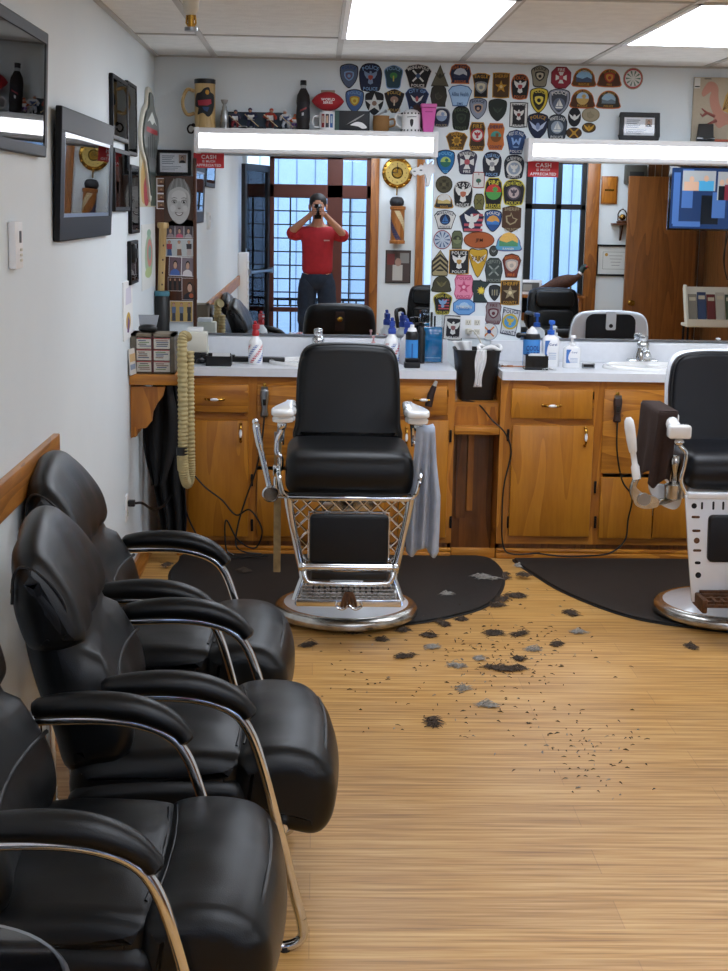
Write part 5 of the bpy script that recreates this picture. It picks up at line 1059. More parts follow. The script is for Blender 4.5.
# ------------------------------------------------------------------ things on the counters
def CT(px_, d): return (B(px_, 360, d).x, D-d, HC+.0006)
S2 = lambda d: (B(401, 350, d).x-B(400, 350, d).x)
def spray(label, px_, d, hpx, cap, stripes=True, group='barber spray bottles', rz=0, striped_low=.1):
    t = thing('spray_bottle', label, 'spray bottle', CT(px_, d), rz, group); k = S2(d); h = hpx*k; r = h*.165
    b = MB(); b.lathe([(r*.9,0),(r,.02*h),(r,.46*h),(r*.9,.54*h),(r*.5,.62*h),(r*.42,.66*h),(r*.42,.68*h)], 'white_gloss', n=28); b.build('bottle', t)
    if stripes:
        b = MB(); n = 24
        for q in range(6):
            if True:
                mm = '#2a57a6' if q % 2 == 0 else '#c02f3a'; c0 = pi*2*q/6
                for i in range(8):
                    z0 = h*(.05+.41*i/8); z1 = h*(.05+.41*(i+1)/8); a0 = c0+1.9*i/8; a1 = c0+1.9*(i+1)/8; w_ = .50
                    R_ = r*1.012
                    b.add([(R_*cos(a0),R_*sin(a0),z0),(R_*cos(a0+w_/2),R_*sin(a0+w_/2),z0),(R_*cos(a0+w_),R_*sin(a0+w_),z0),(R_*cos(a1+w_),R_*sin(a1+w_),z1),(R_*cos(a1+w_/2),R_*sin(a1+w_/2),z1),(R_*cos(a1),R_*sin(a1),z1)], [(0,1,4,5),(1,2,3,4)], mm)
        b.build('stripes', t, fix=False)
    b = MB(); b.lathe([(r*.48,.66*h),(r*.52,.70*h),(r*.5,.76*h),(r*.36,.80*h)], cap, n=18); b.rbox(-r*.30,r*.30,-r*.9,r*.55,.80*h,.93*h,r*.14,cap); b.tube([(0,-r*.9,.875*h),(0,-r*1.25,.88*h)], r*.16, cap if cap != 'red' else 'white', 8); b.tube([(0,-r*.25,.82*h),(0,-r*.75,.70*h)], r*.12, cap, 6); b.tube([(0,0,.93*h),(0,r*.2,.99*h)], r*.22, cap, 8)
    b.build('trigger', t)
spray('striped white spray bottle with a red trigger on the left counter', 255.5, .37, 43, 'red', rz=rad(160))
spray('striped white spray bottle with a blue trigger on the left counter', 391.5, .30, 47, '#2746a0', rz=rad(170))
spray('plain white spray bottle with a blue trigger behind the blue can', 407, .24, 45, '#2746a0', False, rz=rad(30))
def pump(label, px_, d, hpx, wpx, body, head, lab=None, group='pump bottles', rz=0):
    t = thing('pump_bottle', label, 'pump bottle', CT(px_, d), rz, group); k = S2(d); h = hpx*k; w = wpx*k/2; hb = h*.68
    b = MB(); P = rrect(2*w, 1.3*w, w*.4, 5); lv = [(.94,0),(1,.02),(1,.80),(.92,.90),(.5,.98),(.36,1.0),(.36,1.04)]; n = len(P)
    b.add([(p[0]*q, p[1]*q, z*hb) for q, z in lv for p in P], [(i*n+j, i*n+(j+1) % n, (i+1)*n+(j+1) % n, (i+1)*n+j) for i in range(len(lv)-1) for j in range(n)]+[tuple(range(n)), tuple((len(lv)-1)*n+j for j in range(n))], body); b.build('bottle', t)
    b = MB(); b.lathe([(w*.42,hb),(w*.42,hb+h*.09),(w*.18,hb+h*.10),(w*.16,h*.90)], head, n=16); b.rbox(-w*.30,w*.30,-w*.85,w*.3,h*.90,h*.985,w*.1,head); b.build('pump', t)
    if lab: b = MB(); lab(b, w, hb, -.66*w); b.build('label', t, fix=False)
def lotion(b, w, h, y):
    b.face([(w*.75*p[0], h*(.52+.30*p[1])) for p in ((-1,1),(-.2,1),(-.6,.3),(-.7,-.3),(-.3,-1),(-1,-1))], '#3f6fb4', y); b.text('Curel', w*.2, h*.70, h*.07, '#2a4a8a', y-.0003)
    for i in range(4): rc(b, -w*.3, w*.6, h*(.42-.06*i), h*(.44-.06*i), '#9aa9c4', y-.0003)
pump('tall white lotion bottle with a blue pump on the right counter', 550, .26, 47, 17, 'white_gloss', '#2460c0', lotion)
pump('short white soap bottle with a white pump on the right counter', 571.5, .30, 33, 17, 'white_gloss', 'white_gloss', lotion)
pump('small pink pump bottle behind the first barber chair back', 373, .20, 27, 10, '#dba6a8', '#d3a0a2')
pump('white pump bottle at the far right of the right counter', 737, .2, 24, 13, 'white_gloss', 'white_gloss', lotion)
# blue cans
t = thing('aerosol_can', 'blue aerosol can with a black shoulder and white top on the left counter', 'can', CT(411.5, .33)); k = S2(.33); h = 41*k; r = 6.3*k
b = MB(); b.lathe([(r,0),(r,.64*h)], '#3a8ad0', n=28); b.box(-.003,.003,-r*1.01,-r*.98,.15*h,.55*h,'#1b4b92'); b.build('can', t)
b = MB(); b.lathe([(r*1.02,.64*h),(r*1.02,.78*h),(r*.8,.84*h)], 'black', n=28); b.build('shoulder', t)
b = MB(); b.lathe([(r*.78,.84*h),(r*.6,.92*h),(r*.35,.93*h),(r*.32,h),(0,h)], 'white', n=24); b.build('cap', t)
t = thing('cream_can', 'blue can of shaving cream with a black valve and foam on the right counter', 'can', CT(531, .24)); k = S2(.24); h = 38*k; r = 8.5*k
b = MB(); b.lathe([(r*.98,0),(r,.02*h),(r,.70*h),(r*.95,.72*h)], '#3f86cc', n=30); b.build('can', t)
b = MB(); b.text('COOL', 0, .48*h, .13*h, '#16347c', -r*1.02, r*1.5); b.text('CARE', 0, .31*h, .13*h, '#16347c', -r*1.02, r*1.5); b.text('cream', 0, .16*h, .07*h, '#dfe8f4', -r*1.02); b.build('lettering', t, fix=False)
b = MB(); b.lathe([(r*1.0,.70*h),(r*1.03,.75*h),(r*.9,.84*h),(r*.5,.86*h)], 'black', n=26); b.tube([(-r*.2,-.01,.80*h),(-r*1.7,-.015,.82*h)], r*.22, 'black', 8); b.ball((-r*1.6,-.015,.80*h), r*.35, 'black', 10, 8); b.build('valve', t)
b = MB(); b.lathe([(r*.72,.84*h),(r*.6,.93*h),(r*.3,.98*h),(r*.12,1.03*h),(0,1.04*h)], 'white', n=20); b.build('cap', t)
# comb jar
t = thing('disinfectant_jar', 'tall square jar of blue liquid with combs on the left counter', 'jar', CT(432, .14)); k = S2(.14); w = 9*k; h = 48*k
b = MB(); b.rbox(-w,w,-w*.8,w*.8,.004,h*.74,.004,'blue_liquid'); b.build('liquid', t)
b = MB()
for a in ((-w-.004,-w,-w,w),(w,w+.004,-w,w),(-w,w,-w-.001,-w*.82),(-w,w,w*.82,w+.001)): b.box(a[0],a[1],a[2]*.85,a[3]*.85,0,h,'glass')
b.build('glass_body', t)
b = MB(); b.box(-w*.30,-w*.05,-.004,.002,h*.35,h*1.04,'black'); b.box(w*.1,w*.3,.0,.006,h*.3,h*.96,'dark_metal'); b.build('comb', t)
b = MB(); b.box(-w*.85,w*.85,-w*.808,-w*.804,h*.10,h*.115,'#9ad0ea'); b.build('fill_line', t)
t = thing('dark_bottle', 'tall black bottle between the blue can and the comb jar', 'bottle', CT(420.5, .20)); k = S2(.2); h = 42*k; r = 4.2*k
b = MB(); b.lathe([(r,0),(r,.75*h),(r*.6,.85*h)], 'black', n=22); b.build('bottle', t); b = MB(); b.lathe([(r*.62,.84*h),(r*.62,.97*h),(0,.98*h)], 'black_gloss', n=18); b.tube([(0,0,.95*h),(-r*1.6,-.005,.93*h)], r*.3, 'black', 6); b.build('cap', t)
t = thing('clipper_stand', 'small black charging stand at the front of the left counter', 'stand', CT(412, .42)); k = S2(.42)
b = MB(); b.rbox(-8*k,8*k,-.03,.03,0,.028,.005,'black'); b.build('base', t); b = MB(); b.rbox(-7*k,7*k,-.01,.025,.028,.046,.004,'dark_metal'); b.build('cradle', t)
t = thing('card_box', 'small black box with white slips before the blue can on the right counter', 'box', CT(535.5, .40)); k = S2(.4); w = 11.5*k; h = 14*k
b = MB()
for a in ((-w,w,-.045,-.041),(-w,w,.041,.045)): b.box(*a,0,h,'black_gloss')
for a in ((-w,-w+.004),(w-.004,w)): b.box(a[0],a[1],-.041,.041,0,h,'black_gloss')
b.box(-w,w,-.045,.045,0,.004,'black_gloss'); b.build('tray', t)
b = MB(); 
for i in range(5): b.box(-w*.7+i*.004, w*.75, -.03+i*.013, -.028+i*.013, .006, h+.006-.002*(i % 2), 'paper')
b.build('slips', t)
def tissue(label, loc, s, seed):
    r_ = random.Random(seed); b = MB(); n = 9; H_ = [[r_.uniform(0,.016)*s/.05 for _ in range(n+1)] for _ in range(n+1)]
    b.surf(lambda u, v: ((u-.5)*2*s*(1-.3*abs(v-.5)), (v-.5)*1.3*s+.006*sin(9*u), .002+H_[round(u*n)][round(v*n)]*(1-abs(2*u-1)*.6)), n, n, 'white')
    tag(b.build('crumpled_tissue', smooth=180), label, 'tissue', loc=loc)
tissue('crumpled white tissue at the front of the right counter', CT(549, .43), .04, 3); tissue('white tissue on the left end of the right counter', CT(499, .28), .05, 5)
b = MB(); b.rbox(-.06,.05,-.012,.012,0,.004,.0015,'#c98f68'); b.box(-.03,.0,-.018,.018,0,.006,'#b5794e'); tag(b.build('wooden_spatula'), 'flat orange brown stick lying on the right counter beside the black box', 'spatula', loc=CT(513, .30))
b = MB(); b.rbox(-.032,.032,-.012,.012,0,.026,.003,'steel'); b.box(-.026,.026,-.0128,-.0118,.006,.020,'dark_metal'); tag(b.build('metal_clip_box'), 'tiny silver metal box between the soap bottle and the right basin', 'box', loc=CT(588.5, .32))
t = thing('storage_box', 'pale cream box at the right end of the right counter', 'box', CT(712, .13)); b = MB(); b.rbox(-.075,.075,-.05,.05,0,.075,.003,'#d8d2b6'); b.build('box', t); b = MB(); b.rbox(-.079,.079,-.054,.054,.060,.082,.003,'#ddd8c0'); b.build('lid', t)
# left end: black clipper trays, white machine
t = thing('clipper_tray', 'black tray holding a white slip on the left counter', 'tray', CT(219, .44)); b = MB()
b.rbox(-.062,.062,-.05,.05,0,.012,.003,'black'); b.box(-.062,-.056,-.05,.05,.01,.05,'black'); b.box(.056,.062,-.05,.05,.01,.05,'black'); b.box(-.056,.056,-.05,-.044,.01,.048,'black'); b.box(-.056,.056,.044,.05,.01,.055,'black'); b.build('tray', t)
b = MB(); b.box(-.03,.055,-.03,-.028,.013,.062,'paper'); b.build('slip', t); b = MB(); b.tube(crv([(-.06,-.02,.02),(-.095,-.03,.03),(-.10,-.03,.012)],4), .008, 'black', 8); b.build('plug', t)
b = MB(); b.rbox(-.15,.16,-.03,.03,0,.024,.006,'black'); b.rbox(-.15,-.09,-.026,.026,.022,.032,.004,'dark_metal'); tag(b.build('clipper_case'), 'long flat black case behind the striped red-trigger bottle', 'case', loc=CT(253, .24))
t = thing('neck_strip_dispenser', 'cream machine on a black foot at the left end of the left counter', 'dispenser', CT(197, .34)); b = MB(); b.rbox(-.052,.052,-.045,.05,.055,.155,.008,'offwhite'); b.rbox(-.046,.03,-.03,.04,.155,.175,.004,'white'); b.build('body', t); b = MB(); b.rbox(-.03,.045,-.04,.05,0,.055,.008,'black'); b.rbox(.02,.06,-.06,-.035,.01,.05,.006,'black'); b.build('foot', t)
b = MB(); b.rbox(-.03,.03,-.012,.012,0,.058,.002,'#dcd9c6'); tag(b.build('small_carton'), 'little cream carton standing against the left mirror', 'carton', loc=CT(203, .05))
# trash can with bag in the gap
t = thing('trash_can', 'black waste bin with a white bag, standing on the shelf between the cabinets', 'bin', (B(475, 400, .30).x, D-.30, zt+.0006)); zk = zt; k = S2(.30); w0, w1 = 17*k, 22*k; h = 50*k
P0 = rrect(2*w0, .17, .02, 4); P1 = rrect(2*w1, .22, .03, 4); n = len(P0); b = MB()
lv = [(P0,0,1),(P1,h*.96,1),(P1,h*.96,1.03),(P1,h,1.03),(P1,h,.95),(P0,.01,.95)]
b.add([(p[0]*q, p[1]*q, z) for P, z, q in lv for p in P], [(i*n+j, i*n+(j+1) % n, (i+1)*n+(j+1) % n, (i+1)*n+j) for i in range(5) for j in range(n)]+[tuple(range(n)), tuple(5*n+j for j in range(n))], 'black'); b.build('bin', t)
def bag(u, v):
    s = v-.5; z = h*(1.02-.75*u); y = -.085-.027*(1-u*.75)-.012-.006*sin(20*v+5*u); return (.012+s*.045*(1+.25*sin(6*u))-.012*u, y, z)
b = MB(); b.surf(bag, 20, 12, 'white'); 
b.tube([(w1*.55+.055*cos(a), -.05+.05*sin(a), h*1.03+.010*sin(3*a)) for a in [2*pi*i/24 for i in range(24)]], .010, 'white', 8, True)
b.surf(lambda u, v: (-w1*.45+.05*(v-.5)*(1+u)-.03*u, -.02-.02*u+.01*sin(9*v), h*(.86+.30*u)), 10, 10, 'white'); b.build('bag', t, solid=.0015, smooth=80, label='white plastic bag')
# outlet with plug on the patch wall
def outlet(name, label, c, n=2, rz=0):
    t = thing(name, label, 'outlet', c, rz); b = MB(); w = .058*n/2+.006; b.rbox(-w,w,-.006,-.0005,-.058,.058,.002,'white'); b.build('plate', t)
    b = MB()
    for i in range(n):
        x = (i-(n-1)/2)*.046
        for z in (-.024,.024): b.rbox(x-.015,x+.015,-.0085,-.005,z-.014,z+.014,.0012,'offwhite'); b.box(x-.007,x-.005,-.0092,-.0084,z-.004,z+.007,'black'); b.box(x+.005,x+.007,-.0092,-.0084,z-.004,z+.007,'black'); b.box(x-.002,x+.002,-.0092,-.0084,z-.011,z-.008,'black')
    b.build('socket', t); return t
c = B(472.5, 327, 0); outlet('wall_outlet', 'white double outlet plate in the patch column above the waste bin', (c.x, D, c.z))
p = B(469, 331, .02); q = B(484, 352, .09); b = MB(); b.rbox(p.x-.014,p.x+.014,D-.04,D-.0095,p.z-.014,p.z+.014,.004,'offwhite'); b.tube(crv([(p.x,D-.035,p.z),(p.x+.02,D-.075,p.z+.004),(p.x+.05,D-.085,p.z-.04),(q.x,D-.085,q.z),(q.x+.006,D-.06,q.z-.06),(q.x+.006,D-.02,q.z-.14)],6), .004, 'offwhite', 8)
tag(b.build('power_cord'), 'cream cord plugged into the outlet above the waste bin', 'cord')
# white decal of a howling dog head hanging at the mirror edge
a = R4(411, 159, 436, 186, .06); c = ((a[0]+a[1])/2, D-.05, (a[2]+a[3])/2); w = (a[1]-a[0])/2; h = (a[3]-a[2])/2
b = MB(); K = [(w*p[0], h*p[1]) for p in crv([(-1,.10),(-.75,.32),(-.35,.42),(-.2,.62),(0,.5),(.15,.78),(.35,.6),(.75,.95),(.70,.62),(1,.72),(.85,.35),(.95,.1),(.7,-.15),(.6,-.55),(.5,-1.0),(.25,-.95),(.30,-.5),(.1,-.12),(-.2,-.22),(-.5,-.12),(-.62,-.30),(-.9,-.10)], 3, True)]
b.slab(K, 'white', -.002, .002); b.box(-w*.30,-w*.10,-.003,-.002,h*.12,h*.22,'#55606a'); b.box(-w*.8,-w*.62,-.003,-.002,h*.04,h*.12,'#55606a'); b.tube([(w*.5,0,h*.8),(w*.6,.02,h*1.3)], .0012, 'steel', 6)
tag(b.build('cutout_ornament'), 'white cut-out animal head ornament hanging at the right edge of the left mirror', 'ornament', loc=c)
# clippers hanging on the cabinet fronts
def clipper(label, px_, py_, body, h=.13):
    c = B(px_, py_, .56); t = thing('hair_clipper', label, 'hair clipper', (c.x, CF-.012, c.z), 0, 'clippers hung on the cabinets')
    b = MB(); P = [tuple(p) for p in crv([(-.017,h/2),(.017,h/2),(.020,h*.2),(.015,-h*.2),(.018,-h/2),(-.018,-h/2),(-.015,-h*.2),(-.020,h*.2)],3,True)]
    b.puff(P, .016, .012, lambda a, c_, s: (a, -.018+s, c_), body, 0, 4, 2); b.build('body', t)
    b = MB(); b.box(-.016,.016,-.030,-.008,h*.5,h*.5+.014,'steel'); b.build('blade', t); b = MB(); b.rbox(-.008,.008,-.037,-.032,-.01,.02,.002,'black'); b.build('switch', t)
    b = MB(); b.rbox(-.008,.008,-.006,.0115,h*.5,h*.5+.03,.002,'brass'); b.build('hook', t); return c
clipper('silver and black hair clipper hanging on the left cabinet', 264.5, 403, 'steel'); clipper('dark brown hair clipper hanging on the right cabinet', 617.5, 410, '#33211d', .115)
t = thing('neck_brush', 'dark brown brush with a pale bristle tip on the right end of the left cabinet', 'brush', tuple(B(432, 395, .56)))
b = MB(); b.tube([(-.016,0,-.055),(-.006,0,0),(.01,0,.045)], [.018,.017,.012], '#2a1716', 12); b.build('handle', t); b = MB(); b.tube([(.009,0,.042),(.020,0,.068)], [.012,.008], '#a9a39a', 10); b.build('bristles', t)
# ------------------------------------------------------------------ corner shelf: labelled drawer box, gadget, papers, hose, aprons
bx = [hit(x, 350, 1, 6.66).x for x in (129, 176)]; bz1 = hit(150, 334, 1, 6.66).z
t = thing('blade_drawer_box', 'grey box with six white labelled drawers on the corner shelf', 'drawer box', ((bx[0]+bx[1])/2, 6.66, szt+.0006)); w = (bx[1]-bx[0])/2; h = bz1-szt; w = min(w, (bx[1]+bx[0])/2-LW-.004)
b = MB(); b.box(-w,w,.16,.166,0,h,'#6b6355'); b.box(-w,-w*.74,0,.16,0,h,'#6b6355'); b.box(w*.80,w,0,.16,0,h,'#5c5447'); b.box(-w,w,0,.16,h-.012,h,'#7a7060'); b.box(-w,w,0,.16,0,.008,'#5a4e40'); b.box(-.005,.005,0,.16,0,h,'#5a2a2a'); b.build('case', t)
for i in range(2):
    for j in range(3):
        x0, x1 = (-w*.72,-.006) if i == 0 else (.006, w*.78); z0 = .010+(h-.024)*j/3; z1 = z0+(h-.024)/3-.004
        b = MB(); b.box(x0,x1,-.004,.15,z0,z1,'#c9c7bd'); b.box(x0,x1,-.0048,-.004,z1-.004,z1,'#a03034'); r_ = random.Random(i*3+j)
        for k in range(4): zz = z0+(z1-z0)*(.2+.17*k); xa = x0+.006+r_.uniform(0,.008); b.box(xa, xa+(x1-x0)*r_.uniform(.45,.8), -.0048, -.004, zz, zz+.004, r_.choice(['#4a5a7a','#55585a','#6f8a5c','#7a5a4a']))
        b.build('drawer', t)
t = thing('price_gadget', 'small black device with a tilted grey screen on the drawer box', 'device', (hit(147, 330, 1, 6.70).x, 6.735, szt+h+.0012)); b = MB(); b.ball((0,0,.018), (.042,.04,.018), 'black', 20, 8, .8); b.build('base', t); b = MB(); b.add([(-.038,.01,.03),(.038,.01,.03),(.045,.035,.075),(-.045,.035,.075),(-.038,.016,.028),(.038,.016,.028),(.045,.041,.073),(-.045,.041,.073)], [(0,1,2,3),(7,6,5,4),(0,4,5,1),(1,5,6,2),(2,6,7,3),(3,7,4,0)], '#8b8f94'); b.build('screen', t)
pp = [('loose leaflets slotted between the drawer box and the left wall', 6.63, .115, 12, '#d5cfc6'), ('folded white leaflet leaning behind the drawer box by the wall', 6.86, .13, -10, '#e4e2dc')]
for lb, y, hh, an, c_ in pp:
    b = MB(); b.box(-.055,.055,-.002,.002,0,hh,c_); b.box(-.05,.05,-.003,-.002,hh*.5,hh*.8,'#c8a878'); b.box(-.05,.02,-.003,-.002,hh*.2,hh*.4,'#8a96a8')
    o = b.build('leaflet'); tag(o, lb, 'leaflet', loc=(LW+.022, y+(.0 if y < 6.7 else .06), szt+(.0 if y < 6.7 else .0)+.001), rz=rad(80 if an > 0 else 86)); o.rotation_euler.x = rad(-4)
# corrugated hose hung in a long loop
hy = 6.585; hp = [hit(x, y, 1, hy) for x, y in ((189,347),(187,337),(182.5,340),(182.5,380),(183,420),(183,452),(184,474),(187,485),(189.5,476),(189.5,455),(189,420),(188.5,385),(188.5,352))]
for i, p in enumerate(hp): p.y = hy-(.0 if 2 <= i <= 6 else -.04)-(.006 if i in (1,7) else 0)
hp[0].y = hy+.1
b = MB(); path = crv(hp[1:], 34); b.tube(path, [.0235 if i % 4 < 2 else .0200 for i in range(len(path))], 'hose', 12)
q = hit(182, 451, 1, hy); b.tube([(q.x,hy,q.z+.018),(q.x,hy,q.z-.018)], .0255, 'black', 14); q2 = hit(182.5, 459, 1, hy); b.tube([(q2.x-.001,hy,q2.z+.014),(q2.x+.002,hy,q2.z-.05)], .0245, 'hose', 14)
tag(b.build('vacuum_hose'), 'tan ribbed hose looped over the end of the left counter', 'hose')
# dark aprons hanging under the corner shelf
def apron(u, v): s = v-.5; z = szt-.06-u*.83; return (-.685+s*(.055+.10*min(1,u*2.2))*(1 if u < .55 else 1-.35*(u-.55)/.45)+.012*sin(9*u), 7.10+.03*sin(v*16)+.01*sin(7*u)-.03*u, z)
b = MB(); b.surf(apron, 30, 30, 'cloth_black'); tag(b.build('apron', solid=.006, smooth=80), 'black apron hanging below the corner shelf beside the cabinet', 'apron')
def apron2(u, v): s = v-.5; z = szt-.06-u*.50; return (-.715+s*(.06+.10*sin(pi*min(1,u*1.05)))-.02*u, 6.98+.02*sin(v*14)-.02*u, z)
b = MB(); b.surf(apron2, 24, 24, 'cloth_black'); tag(b.build('apron', solid=.006, smooth=80), 'shorter dark cloth hanging in front of the long black apron under the shelf', 'cloth')
# ------------------------------------------------------------------ cords on and below the cabinets
def cord(label, pts, r=.0042, m='black', name='power_cord'):
    b = MB(); b.tube(crv(pts, 7), r, m, 6); tag(b.build(name), label, 'cord', 'black cords around the cabinets')
def CP(x, y, d=.58): p = B(x, y, d); return (p.x, D-d, max(p.z, .0195))
cord('black cord dropping from the silver clipper to the mat', [CP(264.5,414,.565),CP(262,440),CP(256,470),CP(246,498),CP(238,525,.60),CP(236,545,.62),CP(245,552,.66),CP(262,554,.66)])
cord('black cord coiled in a loop on the cabinet front above the mat', [CP(190,470,.585),CP(205,487,.59),CP(222,500,.60),CP(236,515,.61),CP(250,510,.61),CP(262,530,.62),CP(255,548,.62),CP(238,540,.63),CP(226,520,.63),CP(226,548,.63),CP(233,555,.64)])
cord('black cord sweeping from the hose down to the mat', [CP(178,455,.575),CP(183,500,.585),CP(194,530,.60),CP(210,550,.63),CP(232,557,.66),CP(268,556,.66)])
cord('black cord falling from the brown clipper onto the right mat', [CP(617.5,418,.565),CP(617,450),CP(622,480),CP(632,497,.60),CP(628,520),CP(625,540,.60),CP(610,553,.64),CP(585,556,.66),CP(560,556,.66),CP(535,553,.63)])
cord('black cord running from the waste bin down the right cabinet', [CP(462,400,.44),CP(478,404,.46),CP(492,420,.55),CP(505,433,.56),CP(511,452,.565),CP(504,485,.565),CP(502,515,.57),CP(503,545,.58),CP(512,554,.62),CP(540,553,.64)])
# ------------------------------------------------------------------ left wall
LWD = [0.0]
def lwp(px_, py_): p = hit(px_, py_, 0, LW+LWD[0]); return p.y, p.z
def on_left(name, label, cat, pxs, group=None):
    (y0, a), (y1, b_), (_, c), (_, d) = lwp(pxs[0], pxs[1]), lwp(pxs[2], pxs[3]), lwp(pxs[0], pxs[5]), lwp(pxs[2], pxs[4])
    z1 = (a+b_)/2; z0 = (c+d)/2
    return thing(name, label, cat, (LW, (y0+y1)/2, z0), pi/2, group), (y1-y0)/2, z1-z0
def lframe(pxs, label, fw, frame, dep, draw, bg='#3a3c3e', group='framed pictures on the left wall', inner=None, tilt=0.0):
    LWD[0] = dep; t, w, h = on_left('framed_picture', label, 'picture', pxs, group); LWD[0] = 0; t.rotation_euler.x = tilt; f = MB()
    for a in ((-w, w, h-fw, h), (-w, w, 0, fw)): f.box(a[0], a[1], -dep, -.001, a[2], a[3], frame)
    for a in ((-w, -w+fw), (w-fw, w)): f.box(a[0], a[1], -dep, -.001, fw, h-fw, frame)
    f.build('frame', t, bevel=.004)
    if inner:
        g = MB(); i0 = fw; i1 = fw+.012
        for a in ((-w+i0, w-i0, h-i1, h-i0), (-w+i0, w-i0, i0, i1)): g.box(a[0], a[1], -dep*.9, -.003, a[2], a[3], inner)
        for a in ((-w+i0, -w+i1), (w-i1, w-i0)): g.box(a[0], a[1], -dep*.9, -.003, i1, h-i1, inner)
        g.build('inner_trim', t)
    p = MB(); p.box(-w+fw*.7, w-fw*.7, -.006, -.002, fw*.7, h-fw*.7, bg); draw(p, w-fw, fw, h-fw); po_ = p.build('picture', t, fix=False); po_.location.y = -(dep-.016)
    g = MB(); g.box(-w+fw*.85, w-fw*.85, -dep+.0030, -dep+.0045, fw*.85, h-fw*.85, 'glass'); g.build('glass_pane', t)
def collage(seed, cols):
    def f(p, w, a, h):
        r_ = random.Random(seed)
        for i in range(9):
            x = r_.uniform(-w*.7, w*.7); z = r_.uniform(a+(h-a)*.12, h-(h-a)*.12); s = r_.uniform(.10,.22)*(h-a)
            p.face([(x+q[0]*s*r_.uniform(.5,.8), z+q[1]*s) for q in r_.choice([SHAPES['shield'], SHAPES['rect'], ell(.5,.5,14), SHAPES['bell']])], r_.choice(cols), -.0064-.0002*i)
    return f
def person_pic(c1, c2, bg):
    def f(p, w, a, h): rc(p, -w*.8, w*.8, a+.02, h-.02, bg, -.0063); portrait(p, 0, (a+h)/2, (h-a)*.6, -.0066, c1, c2)
    return f
def reg(p, w, a, h):
    rc(p, -w*.92, w*.92, a+.02, h-.02, '#5d6365', -.0063); return  # plain grey sheet; shapes in its glass were reflections, so none are drawn
    for i, (x, z, s, m) in enumerate(((-.45,.62,.22,'#7a6a4c'),(-.45,.42,.16,'#3a3a38'),(-.42,.22,.24,'#44423e'),(.05,.45,.3,'#6a6c66'),(.3,.4,.28,'#59605c'),(.62,.45,.26,'#544038'))): p.face([(x*w+q[0]*s*w*1.6, a+(h-a)*z+q[1]*s*(h-a)*1.5) for q in (ell(.5,.5,18) if i == 0 else SHAPES['bell'])], m, -.0066-.0002*i)
    rc(p, -w*.9, w*.9, a+(h-a)*.10, a+(h-a)*.13, '#8d8a6a', -.008)
lframe((-30,-14,44,33,158,142), 'large dark framed picture nearest the camera on the left wall', .032, 'pewter_frame', .024, collage(4, ['#5a5f66','#7a3a3e','#43484c','#8a8f94','#6a6258']), '#8c9296', tilt=rad(2.2))
lframe((57,98,110,131,232,246), 'framed collage of barber things, second picture on the left wall', .075, 'black_frame', .022, reg, '#2f3234', inner='steel', tilt=rad(2.2))
lframe((113,73,128,82,143,140), 'upper black framed picture, first of the narrow frames past the collage', .018, 'black_frame', .018, person_pic('#3a4a3c','#6a5a40','#7c7a64'), '#b0aa98')
lframe((128,80,137,86,155,156), 'upper black framed picture next to the dark wall plaque', .016, 'black_frame', .018, person_pic('#4a4c52','#7a6a50','#8a8570'), '#c4c0b0')
lframe((115,147,130,152,210,213), 'middle black framed picture below the upper narrow frame', .018, 'black_frame', .018, person_pic('#2c3440','#4a5058','#68747c'), '#9aa4a8')
lframe((131.5,163.5,139.5,167,231,236), 'middle black framed picture below the wall plaque edge', .016, 'black_frame', .018, person_pic('#4a3230','#6e4a3a','#80685c'), '#b4a79c')
lframe((131,240,138.5,241,282,286), 'small lower black framed picture on the left wall', .016, 'black_frame', .018, person_pic('#22242c','#5a5c66','#8a8e98'), '#c8ccd2')
b = MB(); b.rbox(-.03,.03,-.03,-.001,0,.085,.008,'black'); b.rbox(-.02,.02,-.034,-.028,.02,.065,.003,'dark_metal'); y, z = lwp(129.5, 263); tag(b.build('key_box'), 'little black box on the wall overlapping the lowest small frame', 'box', loc=(LW, y, z), rz=pi/2)
# thermostat
LWD[0] = .022; t, w, h = on_left('thermostat', 'white wall thermostat below the framed pictures', 'thermostat', (15.5,222,22.5,221,268,270)); b = MB(); b.rbox(-w,w,-.022,-.001,0,h,.004,'white'); b.build('body', t); b = MB(); LWD[0] = 0; b.box(w*.0,w*.55,-.0228,-.0218,h*.55,h*.8,'dark_metal'); b.build('screen', t); b = MB()
for i in range(3): b.rbox(w*.1,w*.5,-.026,-.021,h*(.15+.11*i),h*(.21+.11*i),.001,'offwhite')
b.build('button', t)
# carved plaque: pale outline with a dark green stone-like face
y0, _ = lwp(137,110); y1, _ = lwp(156,110); zt_ = lwp(148,88)[1]; zb_ = lwp(148,208)[1]; hh = zt_-zb_; ww = (y1-y0)
t = thing('wall_plaque', 'pale edged dark green plaque on the left wall near the back corner', 'plaque', (LW, (y0+y1)/2, zb_), pi/2)
O_ = crv([(-.10,.98),(.0,1.0),(.10,.98),(.14,.90),(.24,.84),(.40,.78),(.46,.66),(.42,.56),(.34,.50),(.24,.36),(.10,.18),(0,.05),(-.10,.18),(-.24,.36),(-.42,.46),(-.48,.58),(-.42,.70),(-.30,.80),(-.16,.86)], 4, True)
b = MB(); b.slab([(p.x*ww, p.y*hh) for p in O_], 'offwhite', -.016, -.001); b.build('board', t, bevel=.003)
mat('plaque_green', '#3f4a44', .3, coat=.5)
b = MB(); b.slab([(p.x*ww*.86, hh*.56+(p.y-.56)*hh*.90) for p in O_], 'plaque_green', -.024, -.015); b.build('face', t, bevel=.004)
b = MB(); b.face([(ww*p[0], hh*p[1]) for p in ((-.25,.70),(.0,.80),(.25,.70),(.12,.72),(0,.69),(-.12,.72))], '#d8dcd8', -.0245)
